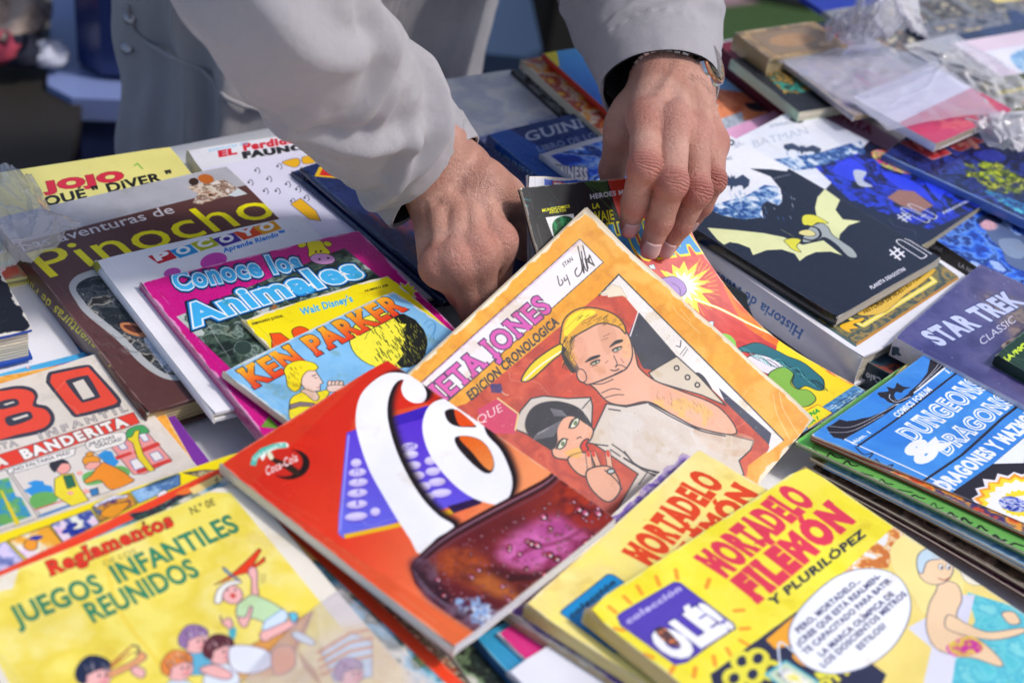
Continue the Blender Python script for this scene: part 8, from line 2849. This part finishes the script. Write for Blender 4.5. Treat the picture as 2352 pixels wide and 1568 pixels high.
def film(name, label, cat, ctrl, m, amp, seed, n=80, cell=9, thick=.0, group=None):
    """thin crumpled sheet over a net of (photo x, photo y, height)"""
    S = bez_grid(ctrl)
    U, V = [q.ravel() for q in np.meshgrid(np.linspace(0, 1, n + 1), np.linspace(0, 1, n + 1))]
    Pn = S(U, V)
    # long folds: many tent-shaped ridges that cross the sheet
    rs = np.random.RandomState(seed); z = np.zeros(len(U)); dx = np.zeros(len(U))
    for k in range(int(360 / cell)):
        an = rs.uniform(0, np.pi); c0 = rs.rand(2); w = rs.uniform(.03, .13); ln = rs.uniform(.25, .8)
        s_ = (U - c0[0]) * np.cos(an) + (V - c0[1]) * np.sin(an); t_ = -(U - c0[0]) * np.sin(an) + (V - c0[1]) * np.cos(an)
        s_ = s_ + .05 * np.sin(t_ * 9 + k)
        q = np.clip(1 - np.abs(s_) / w, 0, 1) * np.exp(-(t_ / ln) ** 2) * rs.choice([-1, 1, 1]) * rs.uniform(.2, 1)
        z += q; dx += q * np.cos(an + 1)
    Pn = Pn + np.stack([dx * amp * .3, dx * amp * .2, np.clip(z, -1.2, 2) * amp * .55], 1)
    org = Pn.mean(0)
    f = [(j * (n + 1) + i, (j + 1) * (n + 1) + i, (j + 1) * (n + 1) + i + 1, j * (n + 1) + i + 1) for j in range(n) for i in range(n)]
    o_ = mesh(name, Pn - org, f, (m,), smooth=True); o_.location = org
    md = o_.modifiers.new('thick', 'SOLIDIFY'); md.thickness = .0004
    return tag(o_, label, cat, group)


BAGM = plastic('crumpled_plastic', .13, .12, 'fdfdff', .3)
SLV = plastic('clear_sleeve_plastic', .035, .10, bump=.35, bs=14)
FRO = plastic('frosted_sleeve_plastic', .06, .25, 'fcf6f8', bump=.2, bs=10)
film('plastic_bag', 'crumpled clear plastic bag at the left edge over the yellow and brown picture books', 'plastic bag',
     [[(-60, 392, .050), (20, 390, .056), (72, 402, .046)],
      [(-60, 500, .050), (60, 480, .060), (130, 500, .040)],
      [(-60, 590, .040), (70, 545, .052), (192, 525, .034)],
      [(-60, 690, .030), (20, 625, .038), (95, 595, .032)]], BAGM, .009, 5, cell=8)
film('plastic_bag', 'bunched clear plastic bag at the far right behind the white and crimson comic', 'plastic bag',
     [[(1890, 60, .070), (1990, 0, .100), (2110, 0, .090)],
      [(1900, 90, .070), (2010, 40, .110), (2120, 60, .090)],
      [(1950, 110, .062), (2040, 85, .080), (2140, 105, .064)]], BAGM, .022, 9, cell=9)
film('clear_sleeve', 'clear plastic sleeve over the faded grey comic', 'plastic sleeve',
     [[(1775, 132, .060), (1880, 100, .061), (1985, 78, .060)],
      [(1865, 185, .060), (1970, 145, .061), (2075, 118, .060)],
      [(1955, 240, .060), (2060, 200, .066), (2160, 160, .063)]], SLV, .003, 12, cell=16, group='clear plastic sleeves')
film('clear_sleeve', 'clear plastic sleeve over the white and crimson comic', 'plastic sleeve',
     [[(1945, 225, .068), (2045, 185, .068), (2150, 140, .068)],
      [(1995, 262, .068), (2105, 225, .069), (2220, 190, .068)],
      [(2040, 300, .066), (2160, 275, .068), (2300, 262, .066)]], SLV, .003, 15, cell=16, group='clear plastic sleeves')
film('clear_sleeve', 'long clear sleeve lying between the crimson banded and the pink framed covers', 'plastic sleeve',
     [[(2075, 105, .060), (2130, 90, .060), (2190, 78, .060)],
      [(2180, 185, .060), (2240, 165, .062), (2300, 150, .060)],
      [(2290, 270, .058), (2360, 245, .060), (2420, 235, .058)]], BAGM, .007, 21, cell=14, group='clear plastic sleeves')
film('clear_sleeve', 'crumpled whitish sleeve at the right edge above the red boxed title', 'plastic sleeve',
     [[(2215, 275, .060), (2290, 262, .062), (2400, 250, .060)],
      [(2250, 310, .060), (2320, 310, .066), (2420, 310, .060)],
      [(2270, 335, .058), (2340, 345, .060), (2440, 350, .056)]], plastic('whitish_plastic', .35, .2, 'e8e6ec'), .008, 24, cell=12, group='clear plastic sleeves')
film('clear_sleeve', 'frosted plastic sleeve over the lower right corner of the yellow games booklet', 'plastic sleeve',
     [[(560, 1560, .043), (680, 1430, .043), (782, 1350, .042)],
      [(680, 1650, .043), (760, 1520, .044), (880, 1440, .040)],
      [(800, 1750, .043), (900, 1620, .043), (1000, 1570, .040)]], FRO, .0012, 27, cell=20, group='clear plastic sleeves')
